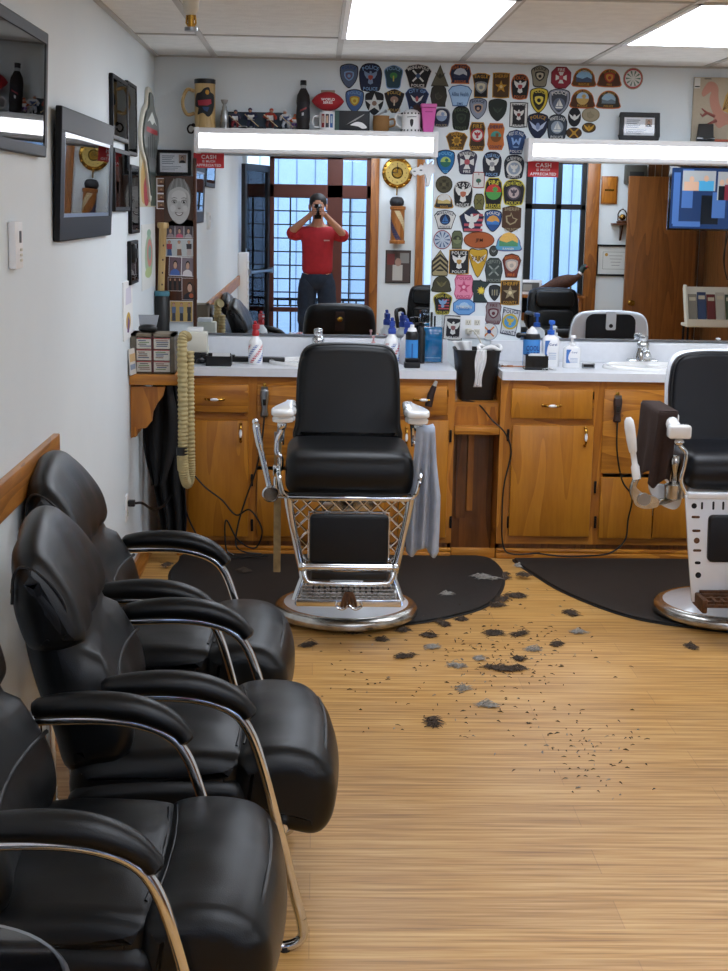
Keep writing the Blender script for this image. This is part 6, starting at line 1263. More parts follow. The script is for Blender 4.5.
for x in (-.2,-.1,0,.1,.2): b.face([(ww*(x-.02), hh*(.62-abs(x)*.2)),(ww*(x+.02), hh*(.62-abs(x)*.2)),(ww*(x+.015), hh*.42),(ww*(x-.015), hh*.42)], '#15181a', -.0245)
b.face([(ww*p[0], hh*p[1]) for p in ((-.3,.62),(.3,.62),(.28,.66),(-.28,.66))], '#a8323c', -.0247); b.build('emblem', t, fix=False)
def sheet(label, pxs, bg, draw, name='drawing', tilt=0, dep=.003):
    t, w, h = on_left(name, label, 'drawing' if name == 'drawing' else 'paper', pxs); b = MB(); b.box(-w,w,-dep,-.0008,0,h,bg); draw(b, w, h, -dep-.0003); b.build('sheet', t, fix=False); return t
def dr1(b, w, h, y):
    b.face([(w*p[0], h*p[1]) for p in crv([(-.8,.1),(-.9,.6),(-.5,.95),(0,.85),(-.1,.5),(-.4,.3),(-.3,.1)],3,True)], '#c9a55c', y); b.face([(w*p[0], h*p[1]) for p in crv([(-.5,.05),(-.6,.4),(-.2,.6),(.05,.3),(-.1,.05)],3,True)], '#a8353a', y-.0003); b.face([(w*p[0], h*p[1]) for p in ((.2,.02),(.95,.02),(.95,.98),(.4,.98),(.15,.6))], '#46574a', y-.0002)
sheet('colourful child drawing below the dark plaque', (139,150,156,158,205,209), '#cfc7a8', dr1)
def dr2(b, w, h, y):
    for (x, z, r1, r2, m) in ((0,.5,.6,.34,'#a8c4a4'),(.1,.55,.4,.22,'#d98f84'),(-.1,.25,.5,.08,'#b7c98a'),(0,.86,.3,.06,'#9cbfa8')): b.face([(w*x+p[0]*w, h*z+p[1]*h) for p in ell(r1, r2, 16)], m, y); y -= .0003
    b.face([(w*.1+p[0]*w, h*.55+p[1]*h) for p in ell(.22, .12, 14)], '#7fae9a', y)
sheet('pale drawing with green and pink shapes low on the left wall', (141,222,154.5,226,285,292), '#e9ebe6', dr2)
def dr3(b, w, h, y): b.face([(w*p[0], h*p[1]) for p in ell(.5,.16,16,0,.3)], '#c9a23a', y); b.face([(w*p[0], h*p[1]) for p in ((-.3,.12),(.1,.1),(.3,.3),(-.1,.4))], '#6a4a7a', y-.0003); b.face([(w*p[0], h*p[1]) for p in ((-.6,.6),(.7,.6),(.6,.9),(-.5,.88))], '#d8d4e0', y)
sheet('white greeting card on the left wall above the corner shelf', (122,283,131,279,335,343), '#f0f0ee', dr3, 'greeting_card', dep=.006)
# outlet with black plug low on the left wall
y, z = lwp(126, 508); t = outlet('wall_outlet', 'white outlet plate low on the left wall behind the farthest waiting chair', (LW, y, z), 1, pi/2)
pl = Vector((LW+.012, y, z+.02)); b = MB(); b.rbox(LW+.0095, LW+.04, y-.014, y+.014, z+.008, z+.036, .004, 'black')
b.tube(crv([(LW+.038,y,z+.022),(LW+.07,y+.02,z+.018),(LW+.10,y+.22,z-.05),(LW+.13,y+.52,z-.07),(LW+.165,y+.72,z+.02),(LW+.17,y+.80,z+.16),(LW+.13,y+.72,z+.42),(LW+.10,y+.6,z+.50)],7), .006, 'black', 8)
tag(b.build('power_cord'), 'thick black cord plugged into the outlet low on the left wall', 'cord', 'black cords around the cabinets')
# sprinkler head on the ceiling
c = hit(191, 4, 1, 4.7); t = thing('ceiling_sprinkler', 'cream sprinkler head with a brass tip on the ceiling near the left wall', 'sprinkler', (c.x, 4.7, ZC))
zz = hit(190, 15, 1, 4.7).z-ZC; z2 = hit(190, 31, 1, 4.7).z-ZC
b = MB(); b.lathe([(.045,-.0005),(.045,-.010),(.028,-.014),(.0265,zz*.5),(.024,zz*.9),(.014,zz)], 'offwhite', n=24); b.build('body', t)
b = MB(); b.lathe([(.013,zz),(.013,z2*.7),(.010,z2*.8),(.010,z2*.95)], 'brass', n=14); b.lathe([(.020,z2*.95),(.020,z2),(0,z2)], 'steel', n=16); b.tube([(-.012,0,zz),(-.014,0,(zz+z2)/2),(-.006,0,z2*.95)], .003, 'brass', 6); b.tube([(.012,0,zz),(.014,0,(zz+z2)/2),(.006,0,z2*.95)], .003, 'brass', 6); b.build('deflector', t)
# ------------------------------------------------------------------ hair on the floor
rnd = random.Random(11)
def clump(px_, py_, wpx, hpx, m, label, n=70, flat=1.0):
    c = FL(px_, py_); on = .0145 if (py_ < 629 and (px_ < 500 or px_ > 520) and py_ < 600) else 0
    k = c.y/FPX; w = wpx*k/2; dp = hpx*k*c.y/1.70*.5; b = MB()
    lob = [(rnd.uniform(-.6,.6)*w, rnd.uniform(-.5,.5)*dp, rnd.uniform(.35,.65)) for _ in range(3)]
    for i in range(n):
        a = rnd.uniform(0, 2*pi); q = sqrt(rnd.random()); lx, ly, lk = lob[i % 3]; x = lx+w*lk*q*cos(a); y = ly+dp*lk*q*sin(a); z = .003+abs(rnd.gauss(0, .009))*(1-q*.7); d = rnd.gauss(0, .7); l = rnd.uniform(.012, .03)
        b.tube([(x-l*cos(d), y-l*sin(d), z*.4+.0015), (x, y, z+.003), (x+l*cos(d+.8), y+l*sin(d+.8), z*.3+.0015)], [.0009,.0016,.0006], m, 3)
    if m == 'hair_brown': [b.ball((lx,ly,.001), (w*lk*.5, dp*lk*.5, .005), m, 10, 6) for lx, ly, lk in lob]
    tag(b.build('hair_clump', smooth=180), label, 'hair clipping', 'hair clumps on the floor', loc=(c.x, c.y, on))
CL = [(519,597,28,8,'hair_brown','brown hair clump beside the right edge of the first mat'),(505,577,16,10,'hair_brown','brown hair clump between the two mats'),(490,581,34,7,'hair_grey','long grey hair tuft on the first mat'),(526,578,14,6,'hair_brown','small hair tuft at the left tip of the right mat'),
 (497,606,22,8,'hair_brown','dark hair clump at the edge of the first mat'),(464,620,12,6,'hair_brown','small dark hair tuft at the front of the first mat'),(442,624,13,8,'hair_brown','dark hair tuft touching the front rim of the first mat'),(492,634,30,9,'hair_brown','broad dark hair clump in front of the first mat'),(520,635,15,7,'hair_brown','hair tuft right of the broad dark clump'),
 (501,669,56,11,'hair_brown','longest dark hair swath on the open floor'),(465,688,14,10,'hair_grey','round grey black hair ball on the floor'),(439,724,20,11,'hair_brown','dark forked hair clump nearest the camera'),(573,614,14,7,'hair_brown','hair tuft below the right mat edge'),(560,646,12,6,'hair_brown','small dark hair ball right of the swath'),
 (578,634,24,7,'hair_grey','pale grey hair wisp on the open floor'),(406,658,18,7,'hair_brown','hair tuft left of the long swath'),(404,632,14,6,'hair_brown','hair tuft just below the chair base'),(430,637,14,6,'hair_brown','hair tuft below the mat between two others'),(494,706,30,7,'hair_grey','flat whitish hair wisp on the floor'),(433,648,14,5,'hair_grey','thin grey wisp left of the broad clump'),
 (480,659,16,6,'hair_grey','thin white wisp above the long swath'),(457,667,20,5,'hair_grey','white wisp left of the long swath'),(535,650,16,5,'hair_grey','thin pale wisp right of the swath'),(382,640,13,5,'hair_brown','dark hair tuft in front of the first barber chair'),(354,633,12,5,'hair_brown','dark hair tuft at the mat rim before the first barber chair'),(308,646,12,5,'hair_brown','dark tuft beside the farthest waiting chair seat'),
 (500,600,16,5,'hair_brown','thin dark tuft at the mat corner'),(693,648,8,6,'hair_brown','lone brown tuft in front of the white barber chair'),(520,660,10,5,'hair_brown','small tuft at the right end of the swath'),(243,575,14,4,'hair_brown','small tuft at the left on the first mat'),(165,569,9,5,'hair_brown','small tuft near the left baseboard'),(445,598,14,4,'hair_grey','grey wisp on the first mat right of the chair'),(520,567,12,5,'hair_grey','pale wisp at the back between the mats')]
for a in CL: clump(*a, n=int((34+a[2]*2.4)*(.7 if a[4] == 'hair_grey' else 1.0)))
b = MB()
for i in range(420):
    if i < 200: px_, py_ = rnd.gauss(500, 45), rnd.gauss(655, 30)
    elif i < 300: px_, py_ = rnd.gauss(585, 35), rnd.gauss(748, 22)
    elif i < 420: px_, py_ = rnd.uniform(320, 560), rnd.uniform(632, 740)
    else: px_, py_ = rnd.uniform(190, 500), rnd.uniform(560, 622)
    c = FL(px_, py_); z = .0145 if py_ < 622 and px_ < 500 else 0.0
    a = rnd.uniform(0, pi); l = rnd.uniform(.003, .011); 
    b.tube([(c.x-l*cos(a), c.y-l*sin(a), z+.001), (c.x, c.y, z+.0035), (c.x+l*cos(a), c.y+l*sin(a), z+.001)], [.0008, rnd.uniform(.001,.003), .0006], 'hair_grey' if rnd.random() < .18 else 'hair_brown', 4)
tag(b.build('hair_clippings'), 'fine loose hair clippings scattered over the floor and first mat', 'hair clippings', kind='stuff')
# ------------------------------------------------------------------ the street front behind the camera (seen in the mirrors)
mat('outside_white', '#b9c4d4', .8, var=.04, vscale=3); mat('outside_ground', '#8d9094', .9, var=.1, vscale=2); mat('mullion', '#5c2f24', .45); mat('black_paint', '#0e0f11', .45); mat('outside_line', '#7d8896', .7)
b = MB(); b.box(-9, 12, -9, YF-.1, -.12, -.06, 'outside_ground'); struct(b, 'ground_outside')
b = MB(); b.box(-9, 12, -4.6, -4.4, -.06, 4.5, 'outside_white')
for i in range(46): x = -4.6+.24*i; b.box(x-.006, x+.006, -4.4, -4.392, -.06, 4.5, 'outside_line')
struct(b, 'wall_opposite')
def window(n, x0, x1, z0, z1, cuts, hz, mm, bars):
    b = MB(); y0, y1 = YF-.085, YF-.015
    b.box(x0, x0+.05, y0, y1, z0, z1, mm); b.box(x1-.05, x1, y0, y1, z0, z1, mm); b.box(x0, x1, y0, y1, z0, z0+.05, mm); b.box(x0, x1, y0, y1, z1-.05, z1, mm)
    for a, c in cuts: b.box(a, c, y0, y1, z0, z1, mm)
    for a, c in hz: b.box(x0, x1, y0, y1, a, c, mm)
    o = struct(b, 'window_%d' % n, bevel=.004)
    g = MB(); g.box(x0+.03, x1-.03, YF-.055, YF-.049, z0+.03, z1-.03, 'window_glass'); g.build('window_pane', o)
    if bars:
        xa, xb, za, zb, nx, nz, yy = bars; g = MB()
        for i in range(nx+1): x = xa+(xb-xa)*i/nx; g.box(x-.009, x+.009, yy, yy+.014, za, zb, 'black_paint')
        for i in range(nz+1): z = za+(zb-za)*i/nz; g.box(xa, xb, yy, yy+.012, z-.007, z+.007, 'black_paint')
        g.build('window_grille', o, label='black bar grille')
window(1, -.53, AX1, .02, TOPZ, [(.10,.27)], [(1.80,1.94),(.55,.60)], 'mullion', (-.52, .57, .62, 1.80, 5, 8, YF-.03))
window(2, BX0+.14, BX1, .57, TOPZ, [(2.28,2.36),(2.62,2.68)], [(1.72,1.78)], 'black_paint', None)
b = MB()
for i in range(10): x = -.75+.15*i; b.cyl((x,-1.75,-.06),(x,-1.75,.66), .010, 'black_paint', n=8)
b.tube([(-.85,-1.75,.66),(.75,-1.75,.66)], .016, 'black_paint', 8); b.tube([(-.85,-1.75,.08),(.75,-1.75,.08)], .012, 'black_paint', 8)
tag(b.build('railing'), 'black metal railing on the pavement outside the front window', 'railing')
# oak casings
n_ = 3
for x0, x1, z0, z1 in ((.575,.665,0,2.26),(1.075,1.165,0,2.26),(2.95,3.09,.50,2.26),(1.16,3.09,.50,.585)):
    b = MB(); b.rbox(x0, x1, YF, YF+.03, z0, z1, .005, 'trim_wood'); struct(b, 'trim_%d' % n_); n_ += 1
b = MB(); b.rbox(1.17, 2.95, YF, YF+.22, .76, .79, .005, 'trim_wood'); b.box(1.2, 1.24, YF, YF+.18, .58, .76, 'trim_wood'); b.box(2.88, 2.92, YF, YF+.18, .58, .76, 'trim_wood'); struct(b, 'trim_%d' % n_)
# glass entrance door standing open
dw, dh = .80, 2.12
o = bpy.data.objects.new('door_1', None); COL.objects.link(o); o['kind'] = 'structure'; o.location = (-.545, YF+.02, .01); o.rotation_euler.z = rad(107)
b = MB()
for a in ((0,.06,0,dh),(dw-.06,dw,0,dh),(.06,dw-.06,0,.18),(.06,dw-.06,dh-.07,dh)): b.box(a[0],a[1],-.022,.022,a[2],a[3],'black_paint')
b.build('door_frame', o, bevel=.003)
b = MB(); b.box(.05,dw-.05,-.003,.003,.15,dh-.05,'window_glass'); b.build('door_pane', o)
b = MB(); b.tube([(.06,-.06,1.0),(dw-.06,-.06,1.0)], .016, 'steel', 8); b.rbox(.03,.07,-.07,-.02,.97,1.03,.004,'steel'); b.rbox(dw-.07,dw-.03,-.07,-.02,.97,1.03,.004,'steel'); b.rbox(dw-.045,dw-.015,-.028,-.02,1.1,1.25,.003,'steel'); b.build('door_handle', o)
t = thing('fire_extinguisher', 'red fire extinguisher behind the glass entrance door', 'fire extinguisher', (-.70, YF+.09, 1.02))
b = MB(); b.lathe([(.06,0),(.075,.02),(.075,.38),(.05,.45),(.02,.47)], 'red', n=24); b.build('cylinder', t); b = MB(); b.lathe([(.022,.46),(.022,.52),(.03,.54),(0,.55)], 'black', n=14); b.tube(crv([(0,.02,.50),(.07,.03,.46),(.09,.02,.3),(.085,.01,.15)],4), .012, 'black', 8); b.build('valve', t); b = MB(); b.box(-.02,.02,-.09,-.01,.15,.2,'steel'); b.build('bracket', t)
t = thing('wall_heater', 'white wall heater near the entrance door', 'heater', (LW, -.45, .42), pi/2); b = MB(); b.rbox(-.2,.2,-.10,-.001,0,.80,.01,'white'); 
for i in range(10): b.box(-.17,.17,-.103,-.099,.06+.07*i,.075+.07*i,'offwhite')
b.build('body', t)
# gold clock, barber pole, poster on the pier
def on_front(name, label, cat, px_, py_, group=None):
    p = RV(px_, py_, YF); return thing(name, label, cat, (p.x, YF, p.z), pi, group)
t = on_front('wall_clock', 'ornate round gold wall clock with a dark weight below it', 'clock', 397, 173)
b = MB(); b.lathe([(0,.0),(.125,.0),(.155,.008),(.165,.02),(.155,.035),(.13,.04)], 'brass', (0,-.041,0), 40, 'y')
for i in range(12): a = 2*pi*i/12; b.ball((.15*cos(a),-.035,.15*sin(a)), .018, 'brass', 8, 6)
b.build('case', t)
b = MB(); b.lathe([(0,0),(.125,0),(.125,.006),(0,.006)], '#c2a558', (0,-.044,0), 36, 'y'); b.lathe([(0,0),(.05,0),(.05,.004),(0,.004)], 'brass', (0,-.048,0), 24, 'y')
for i in range(12): a = 2*pi*i/12; b.box(.1*cos(a)-.005,.1*cos(a)+.005,-.0455,-.044,.1*sin(a)-.005,.1*sin(a)+.005,'#3a2c14')
b.build('dial', t); b = MB(); b.box(-.004,.004,-.050,-.0485,0,.09,'black'); b.box(0,.06,-.050,-.0485,-.004,.004,'black'); b.build('hand', t)
b = MB(); b.tube([(0,-.03,-.16),(0,-.03,-.24)], .008, 'brass', 8); b.lathe([(0,-.07),(.05,-.06),(.075,-.03),(.08,0),(.07,.03),(.05,.05),(0,.055)], '#1a1c22', (0,-.085,-.31), 20); b.build('weight', t)
p = RV(397, 225, YF); t = thing('barber_pole', 'old wooden barber pole with faded red stripes on the front pier', 'barber pole', (p.x, YF+.085, p.z-.20), pi)
b = MB(); b.lathe([(.085,0),(.085,.03),(.075,.04),(.075,.36),(.085,.37),(.085,.40),(.04,.41),(0,.41)], 'trim_wood', n=28); b.build('pole', t)
b = MB()
for q in (0, 1, 2):
    for i in range(12): a0 = q*2*pi/3+2.4*i/12; a1 = a0+.2; z0 = .045+.31*i/12; z1 = z0+.31/12; w_ = .8; R_ = .0765; b.add([(R_*cos(a0+w_*k/3),R_*sin(a0+w_*k/3),z0) for k in range(4)]+[(R_*cos(a1+w_*k/3),R_*sin(a1+w_*k/3),z1) for k in range(4)], [(k,k+1,5+k,4+k) for k in range(3)], ('#8a2a26','#c8b48c','#2c3050')[q])
b.build('stripes', t, fix=False)
b = MB(); b.rbox(-.05,.05,.06,.085,.15,.25,.004,'dark_metal'); b.build('bracket', t)
t = on_front('poster', 'dark framed barbershop picture below the barber pole', 'picture', 397.5, 283); b = MB(); b.box(-.14,.14,-.012,-.001,0,.36,'black'); rc(b,-.13,.13,.01,.35,'#4a3c38',-.0125); rc(b,-.05,.06,.03,.20,'#b7b2aa',-.013); rc(b,-.12,-.02,.22,.33,'#8a8884',-.013); rc(b,.04,.12,.20,.32,'#6c2c28',-.013); b.face([(p[0],p[1]+.23) for p in ell(.035,.045,14)], '#a08070', -.0135); b.build('print', t, fix=False)
# right part of the front: framed board, shelf with a trophy, certificate, door
t = on_front('wooden_board', 'small wooden framed board high on the front wall', 'board', 608, 204); b = MB(); b.rbox(-.09,.09,-.02,-.001,0,.30,.004,'trim_wood'); b.rbox(-.075,.075,-.026,-.018,.015,.285,.003,'oak'); b.box(-.05,.05,-.028,-.025,.14,.16,'brass'); b.build('board', t)
t = on_front('wall_shelf', 'little dark wooden wall shelf beside the wood door', 'shelf', 620, 225); b = MB(); b.rbox(-.11,.11,-.16,-.001,0,.02,.003,'walnut'); b.build('shelf_board', t); b = MB(); b.prism([(0,0),(.13,0),(.02,-.16),(0,-.17)], (-.01,0,0), (0,-1,0), ZA, (.02,0,0), 'walnut'); b.build('bracket', t)
sp = t.location
t = thing('glass_dome', 'glass domed trinket on the little dark wall shelf', 'ornament', (sp.x, YF+.085, sp.z+.0206)); b = MB(); b.lathe([(.06,0),(.065,.015),(.05,.03),(0,.03)], 'walnut', n=20); b.ball((0,0,.065), (.04,.04,.035), 'brass', 14, 8); b.build('base', t); b = MB(); b.lathe([(.055,.03),(.055,.10),(.035,.14),(.008,.155),(.008,.165),(0,.17)], 'glass', n=24); b.build('dome', t)
t = on_front('framed_certificate', 'black framed white certificate beside the wood door', 'certificate', 613, 276); W2, H2 = .205, .345; b = MB()
for a in ((-W2,W2,0,.022),(-W2,W2,H2-.022,H2)): b.box(a[0],a[1],-.02,-.001,a[2],a[3],'black_frame')
for a in ((-W2,-W2+.022),(W2-.022,W2)): b.box(a[0],a[1],-.02,-.001,.022,H2-.022,'black_frame')
b.build('frame', t)
b = MB(); b.box(-W2+.02,W2-.02,-.008,-.002,.02,H2-.02,'#d4d6d2')
for a in ((-.13,.13,.075,.079),(-.13,.13,.262,.266)): rc(b,*a,'#6f8078',-.0085)
rc(b,-.13,-.126,.075,.266,'#6f8078',-.0085); rc(b,.126,.13,.075,.266,'#6f8078',-.0085)
for i in range(4): rc(b,-.09+.01*i,.06-.01*i,.22-.035*i,.226-.035*i,'#8a8f8c',-.0088)
b.face([(.09+p[0],.235+p[1]) for p in ell(.018,.018,14)], '#b08a3c', -.0088); b.build('print', t, fix=False)
t = on_front('speaker', 'grey green box on the front wall above the wood door corner', 'speaker', 633, 184); b = MB(); b.rbox(-.11,.11,-.16,-.001,0,.20,.006,'#4a4a42'); b.rbox(-.08,.08,-.165,-.158,.03,.13,.004,'#1d1e1c'); b.build('cabinet', t)
o = bpy.data.objects.new('door_2', None); COL.objects.link(o); o['kind'] = 'structure'; o.location = (4.15, YF+.16, .01); o.rotation_euler.z = pi-rad(8)
b = MB(); b.rbox(0,.80,-.02,.02,0,2.08,.003,'door_wood'); b.build('door_leaf', o); b = MB(); b.lathe([(.03,0),(.03,.008),(.012,.012),(.012,.035),(.028,.045),(.030,.06),(.02,.072),(0,.074)], 'brass', (.73,.021,.72), 20, 'y'); 
for i in range(len(b.v)): v = b.v[i]; b.v[i] = (v[0], .021-(v[1]-.021), v[2])
b.lathe([(.03,0),(.03,.008),(.012,.012),(.012,.035),(.028,.045),(.030,.06),(.02,.072),(0,.074)], 'brass', (.73,-.095,.72), 20, 'y'); b.build('door_knob', o)
b = MB()
for i in range(9): x = 3.62+.076*i; b.box(x, x+.070, YF, YF+.012, 0, ZC, 'panelling')
struct(b, 'trim_%d' % (n_+1))
b = MB()
for i in range(30): y = YF+.02+.10*i; b.box(XR-.012, XR, y, y+.094, 0, ZC, 'panelling')
struct(b, 'trim_%d' % (n_+2))
# television on a ceiling pole
a0, a1, a2 = RV(662,165,1.6), RV(667,230,1.6), RV(760,230,1.6); tvx = (a0.x+.05+a2.x)/2; tw = .50; th_ = .58
mat('screen_blue', '#16243f', .15, emit='#2a4f8e', es=.22); mat('screen_light', '#3a5a94', .15, emit='#5a86cc', es=.26); mat('screen_skin', '#caa890', .2, emit='#d8a890', es=.26); mat('screen_dark', '#0a0d14', .15, emit='#101a2c', es=.18); mat('screen_cyan', '#4a9ac4', .2, emit='#4aa4d8', es=.28); mat('screen_grey', '#a0a4a8', .2, emit='#b8bcc0', es=.26); mat('screen_red', '#7a2a38', .2, emit='#8a3040', es=.2)
t = thing('television', 'flat television showing family photos, hung from the ceiling across the room', 'television', (a1.x+tw, 1.6, a1.z), rad(4))
b = MB(); b.rbox(-tw,tw,-.05,0,0,th_,.006,'black_gloss'); b.build('case', t)
b = MB(); y = .0006
def rf(x0, x1, z0, z1, m, k=0): b.add([(-tw+x0*2*tw, y+.0006*k, z0*th_),(-tw+x1*2*tw, y+.0006*k, z0*th_),(-tw+x1*2*tw, y+.0006*k, z1*th_),(-tw+x0*2*tw, y+.0006*k, z1*th_)], [(0,1,2,3)], m)
# screen faces +y (towards the mirrors); its left in the mirror is its left here
rf(.02,.98,.03,.97,'screen_blue'); rf(.04,.10,.1,.9,'screen_light',1); rf(.12,.22,.35,.95,'screen_light',1); rf(.30,.46,.10,.55,'screen_dark',1); rf(.40,.52,.20,.60,'screen_light',2); rf(.60,.66,.10,.5,'screen_light',1); rf(.70,.78,.2,.62,'screen_dark',1); rf(.05,.30,.06,.14,'screen_light',2)
def snap(x0, x1, z0, z1, c): rf(x0, x1, z0, z1, 'screen_grey', 3); [rf(x0+(x1-x0)*q0, x0+(x1-x0)*q1, z0, z0+(z1-z0)*hh, m, 4) for q0, q1, hh, m in c]; [b.add([((-tw+(x0+(x1-x0)*(q0+q1)/2)*2*tw)+p[0], y+.0036, (z0+(z1-z0)*min(.86,hh+.12))*th_+p[1]) for p in ell(.022,.028,12)], [tuple(range(12))], 'screen_skin') for q0, q1, hh, m in c]
snap(.12,.42,.62,.93,[(.05,.5,.45,'screen_skin'),(.48,.95,.5,'screen_cyan')]); snap(.44,.66,.48,.92,[(.05,.3,.5,'screen_dark'),(.3,.55,.55,'screen_red'),(.55,.95,.5,'screen_dark')]); snap(.70,.95,.15,.60,[(.1,.5,.5,'screen_cyan'),(.5,.9,.45,'screen_grey')])
b.build('screen', t, fix=False)
b = MB(); b.cyl((0,-.09,th_*.5),(0,-.09,ZC-a1.z-.001), .02, 'dark_metal', n=12); b.rbox(-.08,.08,-.09,-.05,th_*.3,th_*.6,.004,'dark_metal'); b.lathe([(.06,0),(.06,.012),(.02,.02)], 'dark_metal', (0,-.09,ZC-a1.z-.021), 20); b.tube(crv([(.08,-.06,0),(.05,-.08,-.25),(.10,-.09,-.45),(.06,-.08,-.3),(.06,-.07,.0)],6), .006, 'black', 6); b.build('mount', t)
# magazine rack on a low table, dark chair beside it
rk = RV(700, 322, .6); t = thing('magazine_rack', 'cream slanted rack holding magazines near the right wall', 'magazine rack', (rk.x+.12, .6, 0), pi)
zr = rk.z-.02; b = MB(); b.rbox(-.26,.26,-.02,.24,zr-.03,zr,.005,'offwhite'); 
for x in (-.24, .24): b.cyl((x,.02,0),(x,.02,zr-.03),.012,'dark_metal',n=8); b.cyl((x,.20,0),(x,.20,zr-.03),.012,'dark_metal',n=8)
b.build('stand', t); b = MB()
for x in (-.26,.24): b.prism([(0,0),(.10,-.02),(.26,.34),(.24,.38),(.18,.38)], (x,-.02,zr), YA, ZA, (.02,0,0), 'offwhite')
b.add([(-.25,.06,zr),(.25,.06,zr),(.25,.21,zr+.36),(-.25,.21,zr+.36),(-.25,.07,zr),(.25,.07,zr),(.25,.22,zr+.36),(-.25,.22,zr+.36)], [(0,1,2,3),(4,5,6,7),(0,4,5,1),(1,5,6,2),(2,6,7,3),(3,7,4,0)], 'offwhite'); b.box(-.26,.26,-.03,-.02,zr-.02,zr+.05,'offwhite'); b.build('rack', t)
mg = ['#4a5a44','#b8b4a8','#6a2c2c','#3a4a6a','#8a8478']
for i in range(5):
    b = MB(); x0 = -.235+.094*i; hh = .26+.02*(i % 2)
    b.add([(x0,.045,zr+.03),(x0+.088,.045,zr+.03),(x0+.088,.045+hh*.40,zr+.03+hh),(x0,.045+hh*.40,zr+.03+hh),(x0,.049,zr+.03),(x0+.088,.049,zr+.03),(x0+.088,.049+hh*.40,zr+.03+hh),(x0,.049+hh*.40,zr+.03+hh)], [(0,1,2,3),(4,5,6,7),(0,4,5,1),(1,5,6,2),(2,6,7,3),(3,7,4,0)], mg[i])
    b.add([(x0+.01,.044+hh*.4*.75,zr+.031+hh*.75),(x0+.075,.044+hh*.4*.75,zr+.031+hh*.75),(x0+.075,.044+hh*.4*.88,zr+.031+hh*.88),(x0+.01,.044+hh*.4*.88,zr+.031+hh*.88)], [(0,1,2,3)], '#c8c0a8')
    o = b.build('magazine', fix=False); tag(o, ['green covered magazine at one end of the cream rack','pale covered magazine second in the cream rack','red covered magazine in the middle of the cream rack','blue covered magazine fourth in the cream rack','tan covered magazine at the other end of the cream rack'][i], 'magazine', 'magazines in the rack', loc=t.location, rz=pi)
# office chair and pheasant
ec = RV(557, 330, -.35); t = thing('office_chair', 'black high-backed office chair in front of the right window', 'chair', (ec.x, -.35, 0), rad(-6))
b = MB(); F = lambda a, c, s: (a, -.20-(c-.5)*.15+s, c)
b.puff([tuple(p) for p in crv([(-.26,.45),(-.28,.62),(-.27,.80),(-.22,.88),(0,.90),(.22,.88),(.27,.80),(.28,.62),(.26,.45),(0,.43)],4,True)], .06, .05, F, 'leather', .0, 5, 2); bo = b.build('backrest', t); b = MB(); b.puff([tuple(p) for p in rrect(.42,.18,.06,5,0,.78)], .03, .025, lambda a, c, s: (a, -.17-(c-.5)*.15+.06+s, c), 'leather', 0, 4, 2); b.puff([tuple(p) for p in rrect(.40,.20,.06,5,0,.57)], .03, .025, lambda a, c, s: (a, -.17-(c-.5)*.15+.06+s, c), 'leather', 0, 4, 2); b.build('cushion_roll', bo)
b = MB(); b.puff([tuple(p) for p in rrect(.52,.50,.1,5,0,.05)], .06, .05, lambda a, c, s: (a, c, .44+s), 'leather', 0, 5, 2); b.build('seat', t)
for s in (-1,1): b = MB(); b.tube(crv([(s*.29,-.18,.48),(s*.31,-.15,.62),(s*.31,.05,.64),(s*.30,.18,.62),(s*.28,.16,.46)],5), .022, 'black', 8); b.build('armrest', t)
b = MB(); b.cyl((0,0,.06),(0,0,.39),.028,'dark_metal',n=12)
for i in range(5): a = 2*pi*i/5; b.tube([(0,0,.10),(.28*cos(a),.28*sin(a),.07)], [.03,.018], 'black', 8); b.ball((.28*cos(a),.28*sin(a),.031), .03, 'black', 10, 8)
b.build('base', t); t['group'] = 'office chairs by the front windows'
ec2 = RV(416, 330, -.45); copy_thing(t, 'black office chair beside the front pier with the barber pole', (ec2.x+.12, -.45, 0), rad(18))
pc = RV(567, 293, YF+.12); t = thing('pheasant', 'mounted brown pheasant with a white neck ring on the front window ledge', 'bird', (pc.x, YF+.12, .79), rad(0))
mat('feathers', '#4a2a1a', .7, var=.5, vscale=60); mat('feathers_green', '#16302c', .4)
zb = pc.z-.79
b = MB(); q = crv([(-.42,0,.04+zb*.2),(-.26,0,.08),(-.10,0,.13),(.02,0,.165),(.10,0,.20),(.145,0,.255),(.165,0,.305),(.20,0,.315),(.235,0,.30)], 5); r = [.006,.010,.014,.018,.025,.034,.045,.056,.065,.072,.076,.078,.078,.077,.074,.07,.062,.054,.046,.040,.034,.031,.029,.027,.025,.024,.024,.024,.024,.024,.025,.026,.026,.025,.022,.018,.013,.008,.005,.004,.003]
b.tube(q, [r[min(len(r)-1, int(i*len(r)/len(q)))] for i in range(len(q))], 'feathers', 14)
b.build('body', t, sub=1)
b = MB(); b.tube([(.128,0,.235),(.140,0,.252)], .031, 'white', 14); b.build('neck_ring', t); b = MB(); b.tube(crv([(.142,0,.256),(.165,0,.305),(.20,0,.318)],5), .029, 'feathers_green', 12); b.ball((.195,-.024,.318), .012, 'red', 8, 6); b.ball((.195,.024,.318), .012, 'red', 8, 6); b.build('head', t)
for s in (-1,1): b = MB(); b.tube([(.03,s*.03,.12),(.035,s*.03,.05),(.04,s*.03,.018)], .007, '#8a7a5a', 6); b.build('leg', t)
b = MB(); b.rbox(-.10,.14,-.07,.07,.0005,.018,.004,'walnut'); b.build('perch', t)
fp = RV(532, 308, YF+.15); t = thing('framed_photo', 'small white framed photo on the front window ledge', 'picture', (fp.x-.05, YF+.05, .791), pi); b = MB(); b.rbox(-.16,.16,-.01,.01,0,.16,.004,'white'); b.box(-.13,.13,-.0125,-.0095,.03,.13,'#5a5a58'); b.box(-.05,.05,-.013,-.0124,.04,.11,'#9a9890'); b.build('frame', t)
